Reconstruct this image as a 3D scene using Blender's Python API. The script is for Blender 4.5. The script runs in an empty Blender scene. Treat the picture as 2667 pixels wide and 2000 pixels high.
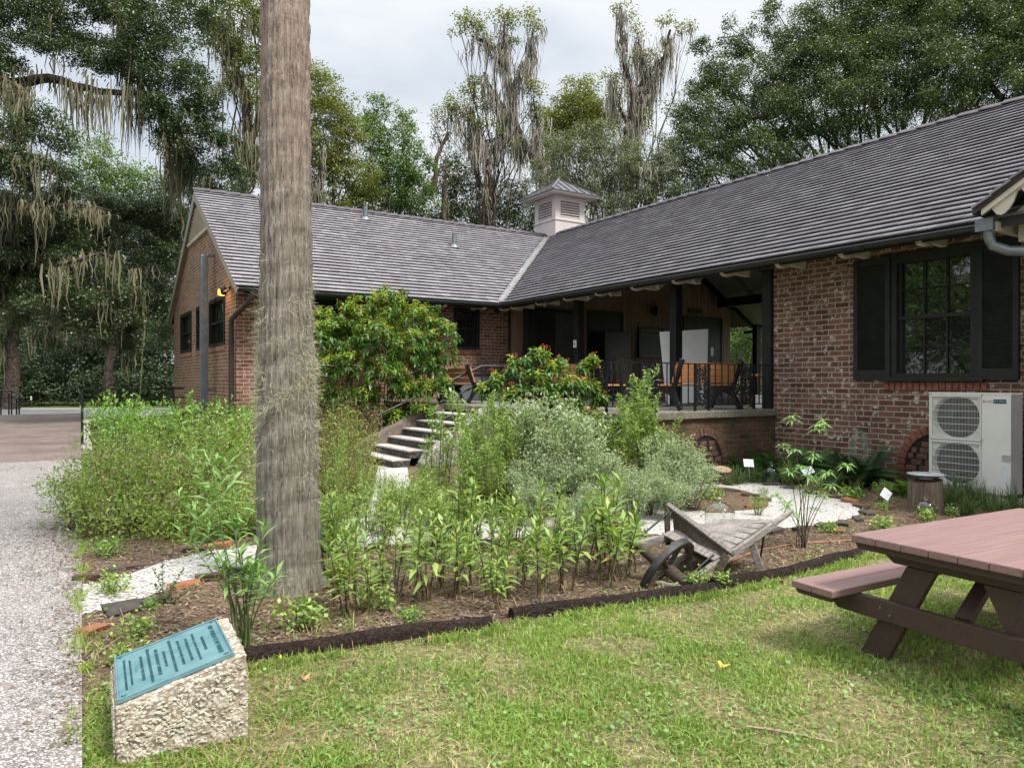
import bpy, math, random
import numpy as np
from mathutils import Vector, Matrix
random.seed(7)
RNG = np.random.default_rng(11)
SC = bpy.context.scene
COL = SC.collection

# ------------------------------------------------------------------ camera, sky, sun
F, HV, CU, H = 1902.0, 994.3, 1333.5, 1.65          # focal length, horizon row, centre column (photo pixels), eye height
cam = bpy.data.cameras.new('camera')
cam.sensor_width = 36.0
cam.lens = 36.0 * F / 2667.0
cam.clip_start = 0.05
cam.clip_end = 2000
cam_o = bpy.data.objects.new('camera', cam)
cam_o.location = (0, 0, H)
cam_o.rotation_euler = (math.radians(90 - 0.172), 0, 0)
COL.objects.link(cam_o)
SC.camera = cam_o

SUN_AZ, SUN_EL = math.radians(128), math.radians(56)   # clockwise from +Y
world = bpy.data.worlds.new('World')
SC.world = world
world.use_nodes = True
nt = world.node_tree
nt.nodes.clear()
def wn(t, **k):
    n = nt.nodes.new(t)
    for a, b in k.items(): setattr(n, a, b)
    return n
out = wn('ShaderNodeOutputWorld'); bg = wn('ShaderNodeBackground')
sky = wn('ShaderNodeTexSky', sky_type='NISHITA', sun_disc=False, sun_elevation=SUN_EL, sun_rotation=SUN_AZ)
tc = wn('ShaderNodeTexCoord'); sep = wn('ShaderNodeSeparateXYZ')
mp = wn('ShaderNodeMapping'); mp.inputs['Scale'].default_value = (1.3, 1.3, 3.6)
nz = wn('ShaderNodeTexNoise'); nz.inputs['Scale'].default_value = 1.6; nz.inputs['Detail'].default_value = 5; nz.inputs['Roughness'].default_value = .5
cr = wn('ShaderNodeValToRGB')
cr.color_ramp.elements[0].position = .40; cr.color_ramp.elements[0].color = (4.1, 4.5, 5.0, 1)
cr.color_ramp.elements[1].position = .57; cr.color_ramp.elements[1].color = (5.7, 5.85, 6.0, 1)
gr = wn('ShaderNodeMapRange'); gr.inputs['From Min'].default_value = .46; gr.inputs['From Max'].default_value = 1.0
gr.inputs['To Min'].default_value = 1.0; gr.inputs['To Max'].default_value = 3.5     # overcast sky: brighter overhead
mul = wn('ShaderNodeMixRGB', blend_type='MULTIPLY'); mul.inputs[0].default_value = 1
mx = wn('ShaderNodeMixRGB'); mx.inputs[0].default_value = .92
L = nt.links.new
L(tc.outputs['Generated'], mp.inputs['Vector']); L(mp.outputs[0], nz.inputs['Vector']); L(nz.outputs['Fac'], cr.inputs[0])
L(tc.outputs['Generated'], sep.inputs[0]); L(sep.outputs['Z'], gr.inputs['Value'])
L(cr.outputs[0], mul.inputs[1]); L(gr.outputs[0], mul.inputs[2])
L(sky.outputs[0], mx.inputs[1]); L(mul.outputs[0], mx.inputs[2])
L(mx.outputs[0], bg.inputs[0]); bg.inputs[1].default_value = .112
L(bg.outputs[0], out.inputs[0])

sun = bpy.data.lights.new('sun', 'SUN')
sun.energy = 3.1; sun.angle = math.radians(13); sun.color = (1, .955, .88)
sun_o = bpy.data.objects.new('sun', sun)
d = Vector((math.sin(SUN_AZ) * math.cos(SUN_EL), math.cos(SUN_AZ) * math.cos(SUN_EL), math.sin(SUN_EL)))
sun_o.rotation_euler = d.to_track_quat('Z', 'Y').to_euler()
sun_o.location = (8, -8, 30)
COL.objects.link(sun_o)
SC.view_settings.view_transform = 'Standard'
SC.view_settings.look = 'None'
SC.view_settings.exposure = 0.62
SC.view_settings.gamma = 1.0
SC.cycles.max_bounces = 6
SC.cycles.diffuse_bounces = 2
SC.cycles.transparent_max_bounces = 12

# ------------------------------------------------------------------ photo pixel -> place
def at(u, v, Y):
    return Vector(((u - CU) / F * Y, Y, H - (v - HV) / F * Y))
def gp(u, v, z=0.0):
    return at(u, v, (H - z) * F / (v - HV))
TH = 0.569
A = Vector((math.cos(TH), math.sin(TH), 0)); B = Vector((-math.sin(TH), math.cos(TH), 0))
O = Vector((-0.2989, 20.0508, 0))
ZE, ZR, S, PR, OV = 3.80, 7.175, 5.588, 6.93, 0.75
M = (ZR - ZE) / S
def loc2w(p, q, z=0): return O + A * p + B * q + Vector((0, 0, z))
def w2loc(P):
    r = Vector(P) - O
    return r.dot(A), r.dot(B)
def onp(p, u, v):
    """pixel on the vertical plane p = const -> (q, z)"""
    b = O + A * p; k = (u - CU) / F
    t = (k * b.y - b.x) / (B.x - k * B.y)
    Y = b.y + t * B.y
    return t, H - (v - HV) / F * Y
def onq(q, u, v):
    b = O + B * q; k = (u - CU) / F
    t = (k * b.y - b.x) / (A.x - k * A.y)
    Y = b.y + t * A.y
    return t, H - (v - HV) / F * Y

# ------------------------------------------------------------------ object helpers
def tag(o, label=None, cat=None, group=None, kind=None):
    if label: o['label'] = label
    if cat: o['category'] = cat
    if group: o['group'] = group
    if kind: o['kind'] = kind
    return o
def empty(name, loc=(0, 0, 0), rz=0.0, label=None, cat=None, group=None):
    o = bpy.data.objects.new(name, None); COL.objects.link(o)
    o.empty_display_size = .1
    o.location = loc; o.rotation_euler = (0, 0, rz)
    return tag(o, label, cat, group)
def link(name, me, parent=None):
    o = bpy.data.objects.new(name, me); COL.objects.link(o)
    if parent: o.parent = parent
    return o
def copy_tree(o, parent=None):
    c = o.copy(); COL.objects.link(c)
    if parent: c.parent = parent
    for ch in list(o.children): copy_tree(ch, c)
    return c

class MB:
    """collects shapes and links them as one mesh object"""
    def __init__(s): s.v = []; s.f = []; s.m = []
    def add(s, vs, fs, mi=0):
        b = len(s.v); s.v += [tuple(x) for x in vs]
        for f in fs: s.f.append([b + i for i in f]); s.m.append(mi)
    def box(s, c, d, R=None, mi=0):
        x, y, z = d[0] / 2, d[1] / 2, d[2] / 2
        vs = [Vector(p) for p in ((-x,-y,-z),(x,-y,-z),(x,y,-z),(-x,y,-z),(-x,-y,z),(x,-y,z),(x,y,z),(-x,y,z))]
        if R is not None: vs = [R @ p for p in vs]
        c = Vector(c)
        s.add([p + c for p in vs], [(0,3,2,1),(4,5,6,7),(0,1,5,4),(1,2,6,5),(2,3,7,6),(3,0,4,7)], mi)
    def bb(s, a, b, mi=0):
        s.box([(a[i] + b[i]) / 2 for i in range(3)], [abs(b[i] - a[i]) for i in range(3)], None, mi)
    def beam(s, p0, p1, w, h, up=(0, 0, 1), mi=0):
        p0, p1 = Vector(p0), Vector(p1); d = (p1 - p0); l = d.length; d.normalize()
        up = Vector(up)
        if abs(d.dot(up)) > .98: up = Vector((1, 0, 0))
        sd = d.cross(up).normalized(); u = sd.cross(d).normalized()
        R = Matrix((d, sd, u)).transposed()
        s.box((p0 + p1) / 2, (l, w, h), R, mi)
    def tube(s, pts, rad, n=10, caps=True, mi=0):
        pts = [Vector(p) for p in pts]
        if not hasattr(rad, '__len__'): rad = [rad] * len(pts)
        rings = []; ref = None
        for i, p in enumerate(pts):
            t = (pts[min(i + 1, len(pts) - 1)] - pts[max(i - 1, 0)]).normalized()
            if ref is None:
                ref = t.orthogonal().normalized()
            ref = (ref - t * ref.dot(t)).normalized(); bn = t.cross(ref)
            rings.append([p + (ref * math.cos(2 * math.pi * k / n) + bn * math.sin(2 * math.pi * k / n)) * rad[i] for k in range(n)])
        vs = [q for r in rings for q in r]; fs = []
        for i in range(len(pts) - 1):
            for k in range(n):
                a, b = i * n + k, i * n + (k + 1) % n
                fs.append((a, b, b + n, a + n))
        if caps:
            fs.append(tuple(range(n - 1, -1, -1))); e = (len(pts) - 1) * n
            fs.append(tuple(range(e, e + n)))
        s.add(vs, fs, mi)
    def lathe(s, prof, c=(0, 0, 0), n=24, mi=0):
        c = Vector(c); vs = []; fs = []
        for r, z in prof:
            for k in range(n):
                a = 2 * math.pi * k / n
                vs.append(c + Vector((r * math.cos(a), r * math.sin(a), z)))
        for i in range(len(prof) - 1):
            for k in range(n):
                a, b = i * n + k, i * n + (k + 1) % n
                fs.append((a, b, b + n, a + n))
        s.add(vs, fs, mi)
    def prism(s, poly, ex, mi=0):
        """extrude a 3-D polygon by the vector ex"""
        poly = [Vector(p) for p in poly]; ex = Vector(ex); n = len(poly)
        vs = poly + [p + ex for p in poly]
        fs = [tuple(range(n - 1, -1, -1)), tuple(range(n, 2 * n))] + [(i, (i + 1) % n, n + (i + 1) % n, n + i) for i in range(n)]
        s.add(vs, fs, mi)
    def build(s, name, mats, parent=None, smooth=None, uv=False, bevel=0, wn=0):
        me = bpy.data.meshes.new(name)
        me.from_pydata([tuple(v) for v in s.v], [], s.f)
        for m in (mats if isinstance(mats, (list, tuple)) else [mats]): me.materials.append(m)
        if any(s.m): me.polygons.foreach_set('material_index', s.m)
        import bmesh
        bm = bmesh.new(); bm.from_mesh(me); bmesh.ops.recalc_face_normals(bm, faces=bm.faces); bm.to_mesh(me); bm.free()
        if uv: box_uv(me)
        if smooth:
            me.polygons.foreach_set('use_smooth', [True] * len(me.polygons)); me.set_sharp_from_angle(angle=math.radians(smooth))
        me.update()
        o = link(name, me, parent)
        if bevel:
            b = o.modifiers.new('bevel', 'BEVEL'); b.width = bevel; b.segments = 2; b.limit_method = 'ANGLE'; b.angle_limit = math.radians(40)
        return o
def box_uv(me):
    uvl = me.uv_layers.new(name='UVMap')
    for p in me.polygons:
        n = p.normal; ax = max(range(3), key=lambda i: abs(n[i]))
        for li in p.loop_indices:
            c = me.vertices[me.loops[li].vertex_index].co
            uvl.data[li].uv = (c.y, c.z) if ax == 0 else ((c.x, c.z) if ax == 1 else (c.x, c.y))
def np_mesh(name, V, Q, mats, parent=None, mi=None, smooth=False):
    """big mesh from arrays: V (n,3), Q (m,k)"""
    me = bpy.data.meshes.new(name)
    V = np.asarray(V, dtype=np.float32); Q = np.asarray(Q, dtype=np.int32)
    me.vertices.add(len(V)); me.vertices.foreach_set('co', V.ravel())
    k = Q.shape[1]
    me.loops.add(Q.size); me.loops.foreach_set('vertex_index', Q.ravel())
    me.polygons.add(len(Q)); me.polygons.foreach_set('loop_start', np.arange(len(Q), dtype=np.int32) * k)
    for m in (mats if isinstance(mats, (list, tuple)) else [mats]): me.materials.append(m)
    if mi is not None: me.polygons.foreach_set('material_index', np.asarray(mi, dtype=np.int32))
    if smooth: me.polygons.foreach_set('use_smooth', np.ones(len(Q), dtype=bool))
    me.update(calc_edges=True)
    return link(name, me, parent)
def text_mesh(s, size, depth, font_scale=1.0, align='CENTER'):
    cu = bpy.data.curves.new('lettering', 'FONT'); cu.body = s; cu.size = size; cu.extrude = depth; cu.align_x = align; cu.align_y = 'CENTER'
    cu.resolution_u = 2; cu.space_character = 1.22; cu.offset = -.012 * size
    o = bpy.data.objects.new('lettering', cu); COL.objects.link(o)
    dg = bpy.context.evaluated_depsgraph_get(); dg.update()
    me = bpy.data.meshes.new_from_object(o.evaluated_get(dg))
    vs = [v.co.copy() for v in me.vertices]; fs = [tuple(p.vertices) for p in me.polygons]
    bpy.data.objects.remove(o); bpy.data.curves.remove(cu); bpy.data.meshes.remove(me)
    return vs, fs
def unit(v):
    return v / np.maximum(np.linalg.norm(v, axis=-1, keepdims=True), 1e-9)
def leaves(P, D, N, l, w, droop=.15, mid=.45):
    """lens shaped leaves: base P, axis D, normal N -> V, Q (two quads, folded and drooping)"""
    D = unit(D); Sd = unit(np.cross(D, N)); N = np.cross(Sd, D)
    l = np.broadcast_to(np.asarray(l, float).reshape(-1, 1), (len(P), 1)); w = np.broadcast_to(np.asarray(w, float).reshape(-1, 1), (len(P), 1))
    m = P + D * l * mid + Sd * w * .5 + N * w * .12
    m2 = P + D * l * mid - Sd * w * .5 + N * w * .12
    t = P + D * l - np.array([0, 0, 1.]) * l * droop
    V = np.stack([P, m, t, m2], 1).reshape(-1, 3)
    Q = np.arange(len(P) * 4).reshape(-1, 4)
    return V, Q
def randdir(n):
    return unit(RNG.normal(size=(n, 3)))
def cat_parts(parts):
    Vs, Qs, Ms, b = [], [], [], 0
    for V, Q, m in parts:
        Vs.append(V); Qs.append(Q + b); Ms.append(np.full(len(Q), m)); b += len(V)
    return np.concatenate(Vs), np.concatenate(Qs), np.concatenate(Ms)

# ------------------------------------------------------------------ materials
class NT:
    def __init__(s, name):
        s.m = bpy.data.materials.new(name); s.m.use_nodes = True; s.t = s.m.node_tree
        s.p = s.t.nodes['Principled BSDF']; s.o = s.t.nodes['Material Output']
    def n(s, t, ins=None, **k):
        nd = s.t.nodes.new(t)
        for a, b in k.items(): setattr(nd, a, b)
        for a, b in (ins or {}).items():
            if isinstance(b, bpy.types.NodeSocket): s.t.links.new(b, nd.inputs[a])
            else: nd.inputs[a].default_value = b
        return nd
    def l(s, a, b): s.t.links.new(a, b)
    def coord(s, kind='Object'): return s.n('ShaderNodeTexCoord').outputs[kind]
    def mapped(s, c, scale=(1, 1, 1), rot=(0, 0, 0)):
        return s.n('ShaderNodeMapping', {'Vector': c, 'Scale': scale, 'Rotation': rot}).outputs[0]
    def noise(s, c, scale, detail=4, rough=.55, dist=0):
        return s.n('ShaderNodeTexNoise', {'Vector': c, 'Scale': scale, 'Detail': detail, 'Roughness': rough, 'Distortion': dist}).outputs['Fac']
    def ramp(s, f, stops):
        r = s.n('ShaderNodeValToRGB', {0: f}); e = r.color_ramp.elements
        while len(e) < len(stops): e.new(.5)
        for i, (p, c) in enumerate(stops):
            e[i].position = p; e[i].color = (*c, 1) if len(c) == 3 else c
        return r.outputs[0]
    def mix(s, f, a, b, mode='MIX'):
        nd = s.n('ShaderNodeMixRGB', blend_type=mode)
        for i, x in ((0, f), (1, a), (2, b)):
            if isinstance(x, bpy.types.NodeSocket): s.l(x, nd.inputs[i])
            else: nd.inputs[i].default_value = x if i == 0 else ((*x, 1) if len(x) == 3 else x)
        return nd.outputs[0]
    def math(s, op, a, b=0.0):
        return s.n('ShaderNodeMath', {0: a, 1: b}, operation=op).outputs[0]
    def bump(s, h, strength=.5, dist=.01, normal=None):
        i = {'Height': h, 'Strength': strength, 'Distance': dist}
        if normal is not None: i['Normal'] = normal
        return s.n('ShaderNodeBump', i).outputs[0]
    def set(s, **k):
        for a, b in k.items():
            i = s.p.inputs[{'col': 'Base Color', 'rough': 'Roughness', 'metal': 'Metallic', 'nor': 'Normal', 'spec': 'Specular IOR Level', 'ior': 'IOR', 'alpha': 'Alpha', 'trans': 'Transmission Weight', 'em': 'Emission Color', 'ems': 'Emission Strength'}[a]]
            if isinstance(b, bpy.types.NodeSocket): s.l(b, i)
            else: i.default_value = (*b, 1) if (hasattr(b, '__len__') and len(b) == 3) else b
        return s.m
def simple(name, c, rough=.6, var=.15, scale=8, bump=.0, metal=0, spec=.5, bdist=.004):
    """paint, metal or plastic with faint uneven wear"""
    t = NT(name); co = t.coord()
    f = t.noise(co, scale, 5, .6)
    lo = [x * (1 - var) for x in c]; hi = [min(1, x * (1 + var)) for x in c]
    t.set(col=t.ramp(f, [(.3, lo), (.7, hi)]), rough=rough, metal=metal, spec=spec)
    if bump: t.set(nor=t.bump(t.noise(co, scale * 6, 3), bump, bdist))
    return t.m
def leafmat(name, cols, rough=.45, trans=.28, spec=.5, tcol=None):
    """leaf colours vary leaf by leaf; thin leaves let some light through"""
    t = NT(name)
    g = t.n('ShaderNodeNewGeometry')
    n = len(cols)
    col = t.ramp(g.outputs['Random Per Island'], [(i / max(1, n - 1), c) for i, c in enumerate(cols)])
    big = t.noise(t.coord(), .55, 2)
    col = t.mix(1, col, t.ramp(big, [(.3, (.82, .86, .8)), (.7, (1.12, 1.1, 1.08))]), 'MULTIPLY')
    t.set(col=col, rough=rough, spec=spec)
    if trans:
        tr = t.n('ShaderNodeBsdfTranslucent'); t.l(t.mix(1, col, tcol or (1.25, 1.35, .6), 'MULTIPLY'), tr.inputs[0])
        ms = t.n('ShaderNodeMixShader', {0: trans}); t.l(t.p.outputs[0], ms.inputs[1]); t.l(tr.outputs[0], ms.inputs[2])
        t.l(ms.outputs[0], t.o.inputs[0])
    return t.m
def brickmat(name, c1, c2, mortar, bw=.255, rh=.0905, smear=.5, moss=0, dark=1.0, grime=0.0):
    t = NT(name)
    uv = t.coord('UV')
    wob = t.n('ShaderNodeTexNoise', {'Vector': uv, 'Scale': 14.0, 'Detail': 2.0}).outputs['Color']
    v = t.n('ShaderNodeVectorMath', {0: wob, 1: (-.5, -.5, -.5)}, operation='ADD').outputs[0]
    v = t.n('ShaderNodeVectorMath', {0: v, 3: .014}, operation='SCALE').outputs[0]
    v = t.n('ShaderNodeVectorMath', {0: v, 1: uv}, operation='ADD').outputs[0]
    br = t.n('ShaderNodeTexBrick', {'Vector': v, 'Color1': (0, 0, 0, 1), 'Color2': (1, 1, 1, 1), 'Mortar': (.5, .5, .5, 1), 'Scale': 1.0,
        'Mortar Size': .0105, 'Mortar Smooth': .25, 'Bias': 0.0, 'Brick Width': bw, 'Row Height': rh})
    br.offset = .5
    bright = t.n('ShaderNodeSeparateColor', {0: br.outputs['Color']}).outputs[0]
    col = t.ramp(bright, [(0, [x * .62 for x in c1]), (.22, c1), (.55, c2), (.85, [c1[0] * 1.25, c1[1] * 1.3, c1[2] * 1.25]), (1, [x * .5 for x in c2])])
    n1 = t.noise(uv, 35, 4, .7)
    col = t.mix(.55, col, t.ramp(n1, [(.3, (.45, .45, .45)), (.7, (1.35, 1.35, 1.35))]), 'MULTIPLY')
    n2 = t.noise(uv, 9, 4, .62, .3)
    sm = t.ramp(n2, [(.575, (0, 0, 0)), (.635, (1, 1, 1))])
    col = t.mix(t.math('MULTIPLY', t.n('ShaderNodeSeparateColor', {0: sm}).outputs[0], smear), col, (.52, .47, .41))
    mc = t.mix(.6, mortar, t.ramp(t.noise(uv, 22, 4), [(.3, (.55, .55, .55)), (.7, (1.2, 1.2, 1.2))]), 'MULTIPLY')
    col = t.mix(br.outputs['Fac'], col, mc)
    if moss:
        nm = t.noise(uv, 2.6, 5, .65)
        col = t.mix(t.n('ShaderNodeSeparateColor', {0: t.ramp(nm, [(.42, (0, 0, 0)), (.62, (moss, moss, moss))])}).outputs[0], col, (.052, .058, .022))
    if grime:
        ng = t.noise(uv, 1.3, 5, .6)
        col = t.mix(1, col, t.ramp(ng, [(.3, (1 - grime,) * 3), (.7, (1, 1, 1))]), 'MULTIPLY')
    hgt = t.math('ADD', t.math('MULTIPLY', t.math('SUBTRACT', 1.0, br.outputs['Fac']), 1.0), t.math('MULTIPLY', n1, .35))
    t.set(col=col, rough=.9, spec=.2, nor=t.bump(hgt, .9, .012))
    return t.m
def woodmat(name, c1, c2, axis_scale=(2, 30, 30), rough=.7, bump=.3, spec=.3):
    t = NT(name); co = t.mapped(t.coord(), axis_scale)
    f = t.noise(co, 1.6, 6, .65, .6)
    t.set(col=t.ramp(f, [(.28, c1), (.72, c2)]), rough=rough, spec=spec, nor=t.bump(f, bump, .004))
    return t.m
# ------------------------------------------------------------------ shared materials
BRICK = brickmat('red_brick', (.150, .070, .046), (.225, .115, .078), (.42, .37, .305), smear=1.0, grime=.35)
BRICK_L = brickmat('left_brick', (.20, .080, .050), (.26, .115, .072), (.42, .36, .29), smear=.5, grime=.3)
BRICK_PALE = brickmat('gable_brick', (.25, .125, .078), (.32, .165, .105), (.52, .44, .34), bw=.2, rh=.0905, smear=.3, grime=.2)
BRICK_OLD = brickmat('mossy_brick', (.17, .075, .045), (.21, .105, .06), (.2, .18, .12), smear=.25, moss=.9, grime=.6)
TRIM = simple('dark_trim_paint', (.012, .0145, .014), .55, .25, 5, .05, spec=.25)
SHUT = simple('shutter_paint', (.017, .020, .0165), .6, .25, 5, .08, spec=.25)
CREAM = simple('cream_paint', (.56, .50, .42), .6, .1, 4, .05)
WHITEP = simple('white_trim_paint', (.72, .70, .66), .55, .08, 4, .05)
TAUPE = simple('taupe_barge_paint', (.36, .315, .27), .6, .12, 4, .05)
PINKP = simple('cupola_paint', (.56, .49, .48), .6, .08, 3, .04)
GREYM = simple('galvanised_metal', (.20, .22, .235), .42, .25, 6, .05, metal=.6)
DARKM = simple('dark_gutter_metal', (.024, .026, .028), .4, .3, 6, .04, metal=.2)
BROWNM = simple('brown_pipe_paint', (.045, .030, .026), .5, .25, 6, .05)
IRON = simple('black_iron', (.008, .009, .011), .35, .3, 12, .08)
LEAD = simple('valley_lead', (.21, .205, .20), .5, .3, 4, .1, metal=.3)
CEIL = simple('ceiling_paint', (.24, .235, .23), .7, .15, 3, .05)

def glassmat(name, tint=(.012, .014, .014), rough=.015):
    t = NT(name)
    f = t.noise(t.coord(), 1.4, 2)
    t.set(col=tint, rough=rough, spec=.9, ior=1.75, nor=t.bump(f, .06, .05))
    return t.m
PANE = glassmat('window_glass')

def slatemat():
    t = NT('slate')
    g = t.n('ShaderNodeNewGeometry')
    c = t.ramp(g.outputs['Random Per Island'], [(0, (.165, .148, .168)), (.3, (.205, .188, .208)), (.7, (.240, .221, .243)), (.9, (.285, .266, .288)), (1, (.20, .170, .182))])
    co = t.coord()
    f = t.noise(t.mapped(co, (3, 3, 3)), 3, 5, .7)
    c = t.mix(.5, c, t.ramp(f, [(.3, (.65, .65, .65)), (.7, (1.25, 1.25, 1.25))]), 'MULTIPLY')
    lic = t.noise(co, 1.1, 5, .7)
    c = t.mix(t.n('ShaderNodeSeparateColor', {0: t.ramp(lic, [(.62, (0, 0, 0)), (.72, (.35, .35, .35))])}).outputs[0], c, (.27, .26, .25))
    t.set(col=c, rough=t.ramp(f, [(.3, (.38,) * 3), (.7, (.6,) * 3)]), spec=.55, nor=t.bump(f, .35, .004))
    return t.m
SLATE = slatemat()
SLATE_DK = simple('roof_underlay', (.045, .038, .042), .8, .2, 4)

def sidingmat():
    t = NT('siding_boards')
    g = t.n('ShaderNodeNewGeometry'); co = t.coord()
    c = t.ramp(g.outputs['Random Per Island'], [(0, (.27, .165, .135)), (1, (.34, .215, .178))])
    f = t.noise(t.mapped(co, (14, 14, .7)), 2, 5, .6)
    c = t.mix(.6, c, t.ramp(f, [(.3, (.7, .7, .7)), (.7, (1.2, 1.2, 1.2))]), 'MULTIPLY')
    t.set(col=c, rough=.75, spec=.25, nor=t.bump(f, .3, .004))
    return t.m
SIDING = sidingmat()

BLD = empty('brick_building', O, TH, 'long brick building with grey slate roofs, a white roof cupola and an open porch', 'building')
PIT = math.atan(M)
def roof_z(p, q): return ZE + M * min(p, 2 * S - p) if q < p and False else None
def zright(p): return ZE + M * (p if p <= S else 2 * S - p)
def zleft(q): return ZE + M * (q if q <= S else 2 * S - q)

# ---- roof slabs
rb = MB()
TK = .13
def slab(pts):
    rb.prism([Vector(p) for p in pts], (0, 0, -TK))
QE = -21.0
slab([(-PR, 0, ZE), (0, 0, ZE), (S, S, ZR), (-PR, S, ZR)])
slab([(0, 0, ZE), (0, QE, ZE), (S, QE, ZR), (S, S, ZR)])
slab([(S, QE, ZR), (2 * S, QE, ZE), (2 * S, 2 * S, ZE), (S, S, ZR)])
slab([(-PR, S, ZR), (S, S, ZR), (2 * S, 2 * S, ZE), (-PR, 2 * S, ZE)])
roof = rb.build('roof', [SLATE_DK], BLD)
# painted boards lining the underside over the porch
cb = MB()
for (p0, p1) in ((.05, S - .05), (S + .05, 2 * S - .05)):
    cb.prism([(p0, .7, zright(p0) - TK - .006), (p1, .7, zright(p1) - TK - .006), (p1, -8.3, zright(p1) - TK - .006), (p0, -8.3, zright(p0) - TK - .006)], (0, 0, -.02))
cb.build('porch_ceiling', CEIL, BLD)

def slates(name, along0, along1, fixed, parent):
    """slates of one slope. fixed='right': along = q ; 'left': along = p"""
    e = .21; n = int(S / math.cos(PIT) / e) + 1
    Vs, Qs = [], []
    nv = 0
    cs, sn = math.cos(PIT), math.sin(PIT)
    for i in range(n):
        y0 = i * e - .06
        x = along0 - RNG.uniform(0, .28)
        wv = RNG.uniform(-.005, .005)
        while x < along1:
            w = RNG.uniform(.2, .31)
            xa, xb = max(x + .002, along0), x + w - .002
            x += w
            ya = y0 + wv + RNG.uniform(-.0025, .0025) + .006 * math.sin(x * .7 + i * .7)
            yb = min(y0 + e * 1.12, S / cs)
            if yb - ya < .03: continue
            hv = (ya) * cs           # horizontal distance from eave
            if fixed == 'right':
                lim = max(hv - .07, -.02)       # valley: q <= p
                if xa > lim: continue
                xb = min(xb, lim + .05)
                if xb > (lim): xb = lim
            else:
                lim = hv - .07 if hv > 0 else -.05   # p <= q
                if xa > lim: continue
                xb = min(xb, lim)
            if xb - xa < .01: continue
            hh = .039 + RNG.uniform(-.003, .003); h1 = .006
            def P(xx, yy, hgt):
                hp, z = yy * cs - hgt * sn, ZE + yy * sn + hgt * cs
                return (hp, xx, z) if fixed == 'right' else (xx, hp, z)
            Vs += [P(xa, ya, hh), P(xb, ya, hh), P(xb, yb, h1), P(xa, yb, h1), P(xa, ya + .055, .003), P(xb, ya + .055, .003)]
            q = [(0, 1, 2, 3), (4, 5, 1, 0), (4, 0, 3, 3), (1, 5, 2, 2)]
            Qs += [(nv, nv + 1, nv + 2, nv + 3), (nv + 4, nv + 5, nv + 1, nv)]
            nv += 6
    Q = np.array(Qs)
    if fixed == 'right': Q = Q[:, ::-1]
    return np_mesh(name, Vs, Q, SLATE, parent)
slates('slates', -18.5, 6.0, 'right', roof)
slates('slates', -PR - .04, 6.0, 'left', roof)
# ridge caps
RIDGE = simple('ridge_slate', (.085, .072, .082), .7, .35, 5, .2, spec=.3)
def ridge(name, along0, along1, fixed):
    m = MB(); x = along0; k = 0
    while x < along1:
        l = .42; x2 = min(x + l + .04, along1)
        for sg in (-1, 1):
            z0, z1 = ZR + .075, ZR + .05
            dx = .17
            def P(xx, off, z): return (S + off, xx, z) if fixed == 'right' else (xx, S + off, z)
            m.prism([P(x, 0, z0 - .012), P(x2, 0, z0 + .018), P(x2, sg * dx, z0 + .018 - dx * M), P(x, sg * dx, z0 - .012 - dx * M)], (0, 0, -.022))
        x += l
    return m.build(name, RIDGE, roof)
ridge('ridge_caps', -18.5, S - .4, 'right')
ridge('ridge_caps', -PR - .04, S - .2, 'left')
# valley flashing
m = MB()
n_ = 14
for i in range(n_):
    a, b = i / n_, (i + 1.04) / n_
    w = .085
    lift = .052 + .004 * (i % 2)
    pa = Vector((S * a, S * a, ZE + M * S * a + lift)); pb = Vector((S * b, S * b, ZE + M * S * b + lift))
    if b > 1: pb = Vector((S, S, ZR + lift))
    m.prism([pa + Vector((w, -w, .03)), pa, pb, pb + Vector((w, -w, .03))], (0, 0, -.01))
    m.prism([pa, pa + Vector((-w, w, .03)), pb + Vector((-w, w, .03)), pb], (0, 0, -.01))
m.build('valley_flashing', LEAD, roof)

# ---- brick walls
def wall_grid(mb, fixed, c, u0, u1, z0, z1, holes, depth, sgn, mi=0, top=None):
    """wall in a vertical plane with rectangular openings and reveals"""
    us = sorted({u0, u1, *[h[i] for h in holes for i in (0, 1)]}); zs = sorted({z0, z1, *[h[i] for h in holes for i in (2, 3)]})
    def P(u, z, d=0): return (c + d, u, z) if fixed == 'p' else (u, c + d, z)
    for i in range(len(us) - 1):
        for j in range(len(zs) - 1):
            cu, cz = (us[i] + us[i + 1]) / 2, (zs[j] + zs[j + 1]) / 2
            if any(h[0] < cu < h[1] and h[2] < cz < h[3] for h in holes): continue
            mb.add([P(us[i], zs[j]), P(us[i + 1], zs[j]), P(us[i + 1], zs[j + 1]), P(us[i], zs[j + 1])], [(0, 1, 2, 3)], mi)
    for h in holes:
        a, b, z_0, z_1 = h
        for (ua, za, ub, zb) in ((a, z_0, b, z_0), (b, z_0, b, z_1), (b, z_1, a, z_1), (a, z_1, a, z_0)):
            mb.add([P(ua, za), P(ub, zb), P(ub, zb, depth), P(ua, za, depth)], [(0, 1, 2, 3)], mi)
QC = -8.32
w = MB()
WIN_R = (-11.80, -10.56, 1.72, 3.58)
wall_grid(w, 'p', OV, -20.4, QC, 0, 4.12, [WIN_R], .16, 1)
w.add([(OV, QC, 0), (10.43, QC, 0), (10.43, QC, 4.12), (S, QC, ZR - .2), (OV, QC, 4.12)], [(0, 1, 2, 3, 4)])
w.add([(10.43, QC, 0), (10.43, -20.4, 0), (10.43, -20.4, 4.1), (10.43, QC, 4.1)], [(0, 1, 2, 3)])
w.add([(OV, -20.4, 0), (10.43, -20.4, 0), (10.43, -20.4, 4.12), (S, -20.4, ZR - .2), (OV, -20.4, 4.12)], [(0, 1, 2, 3, 4)])
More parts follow.
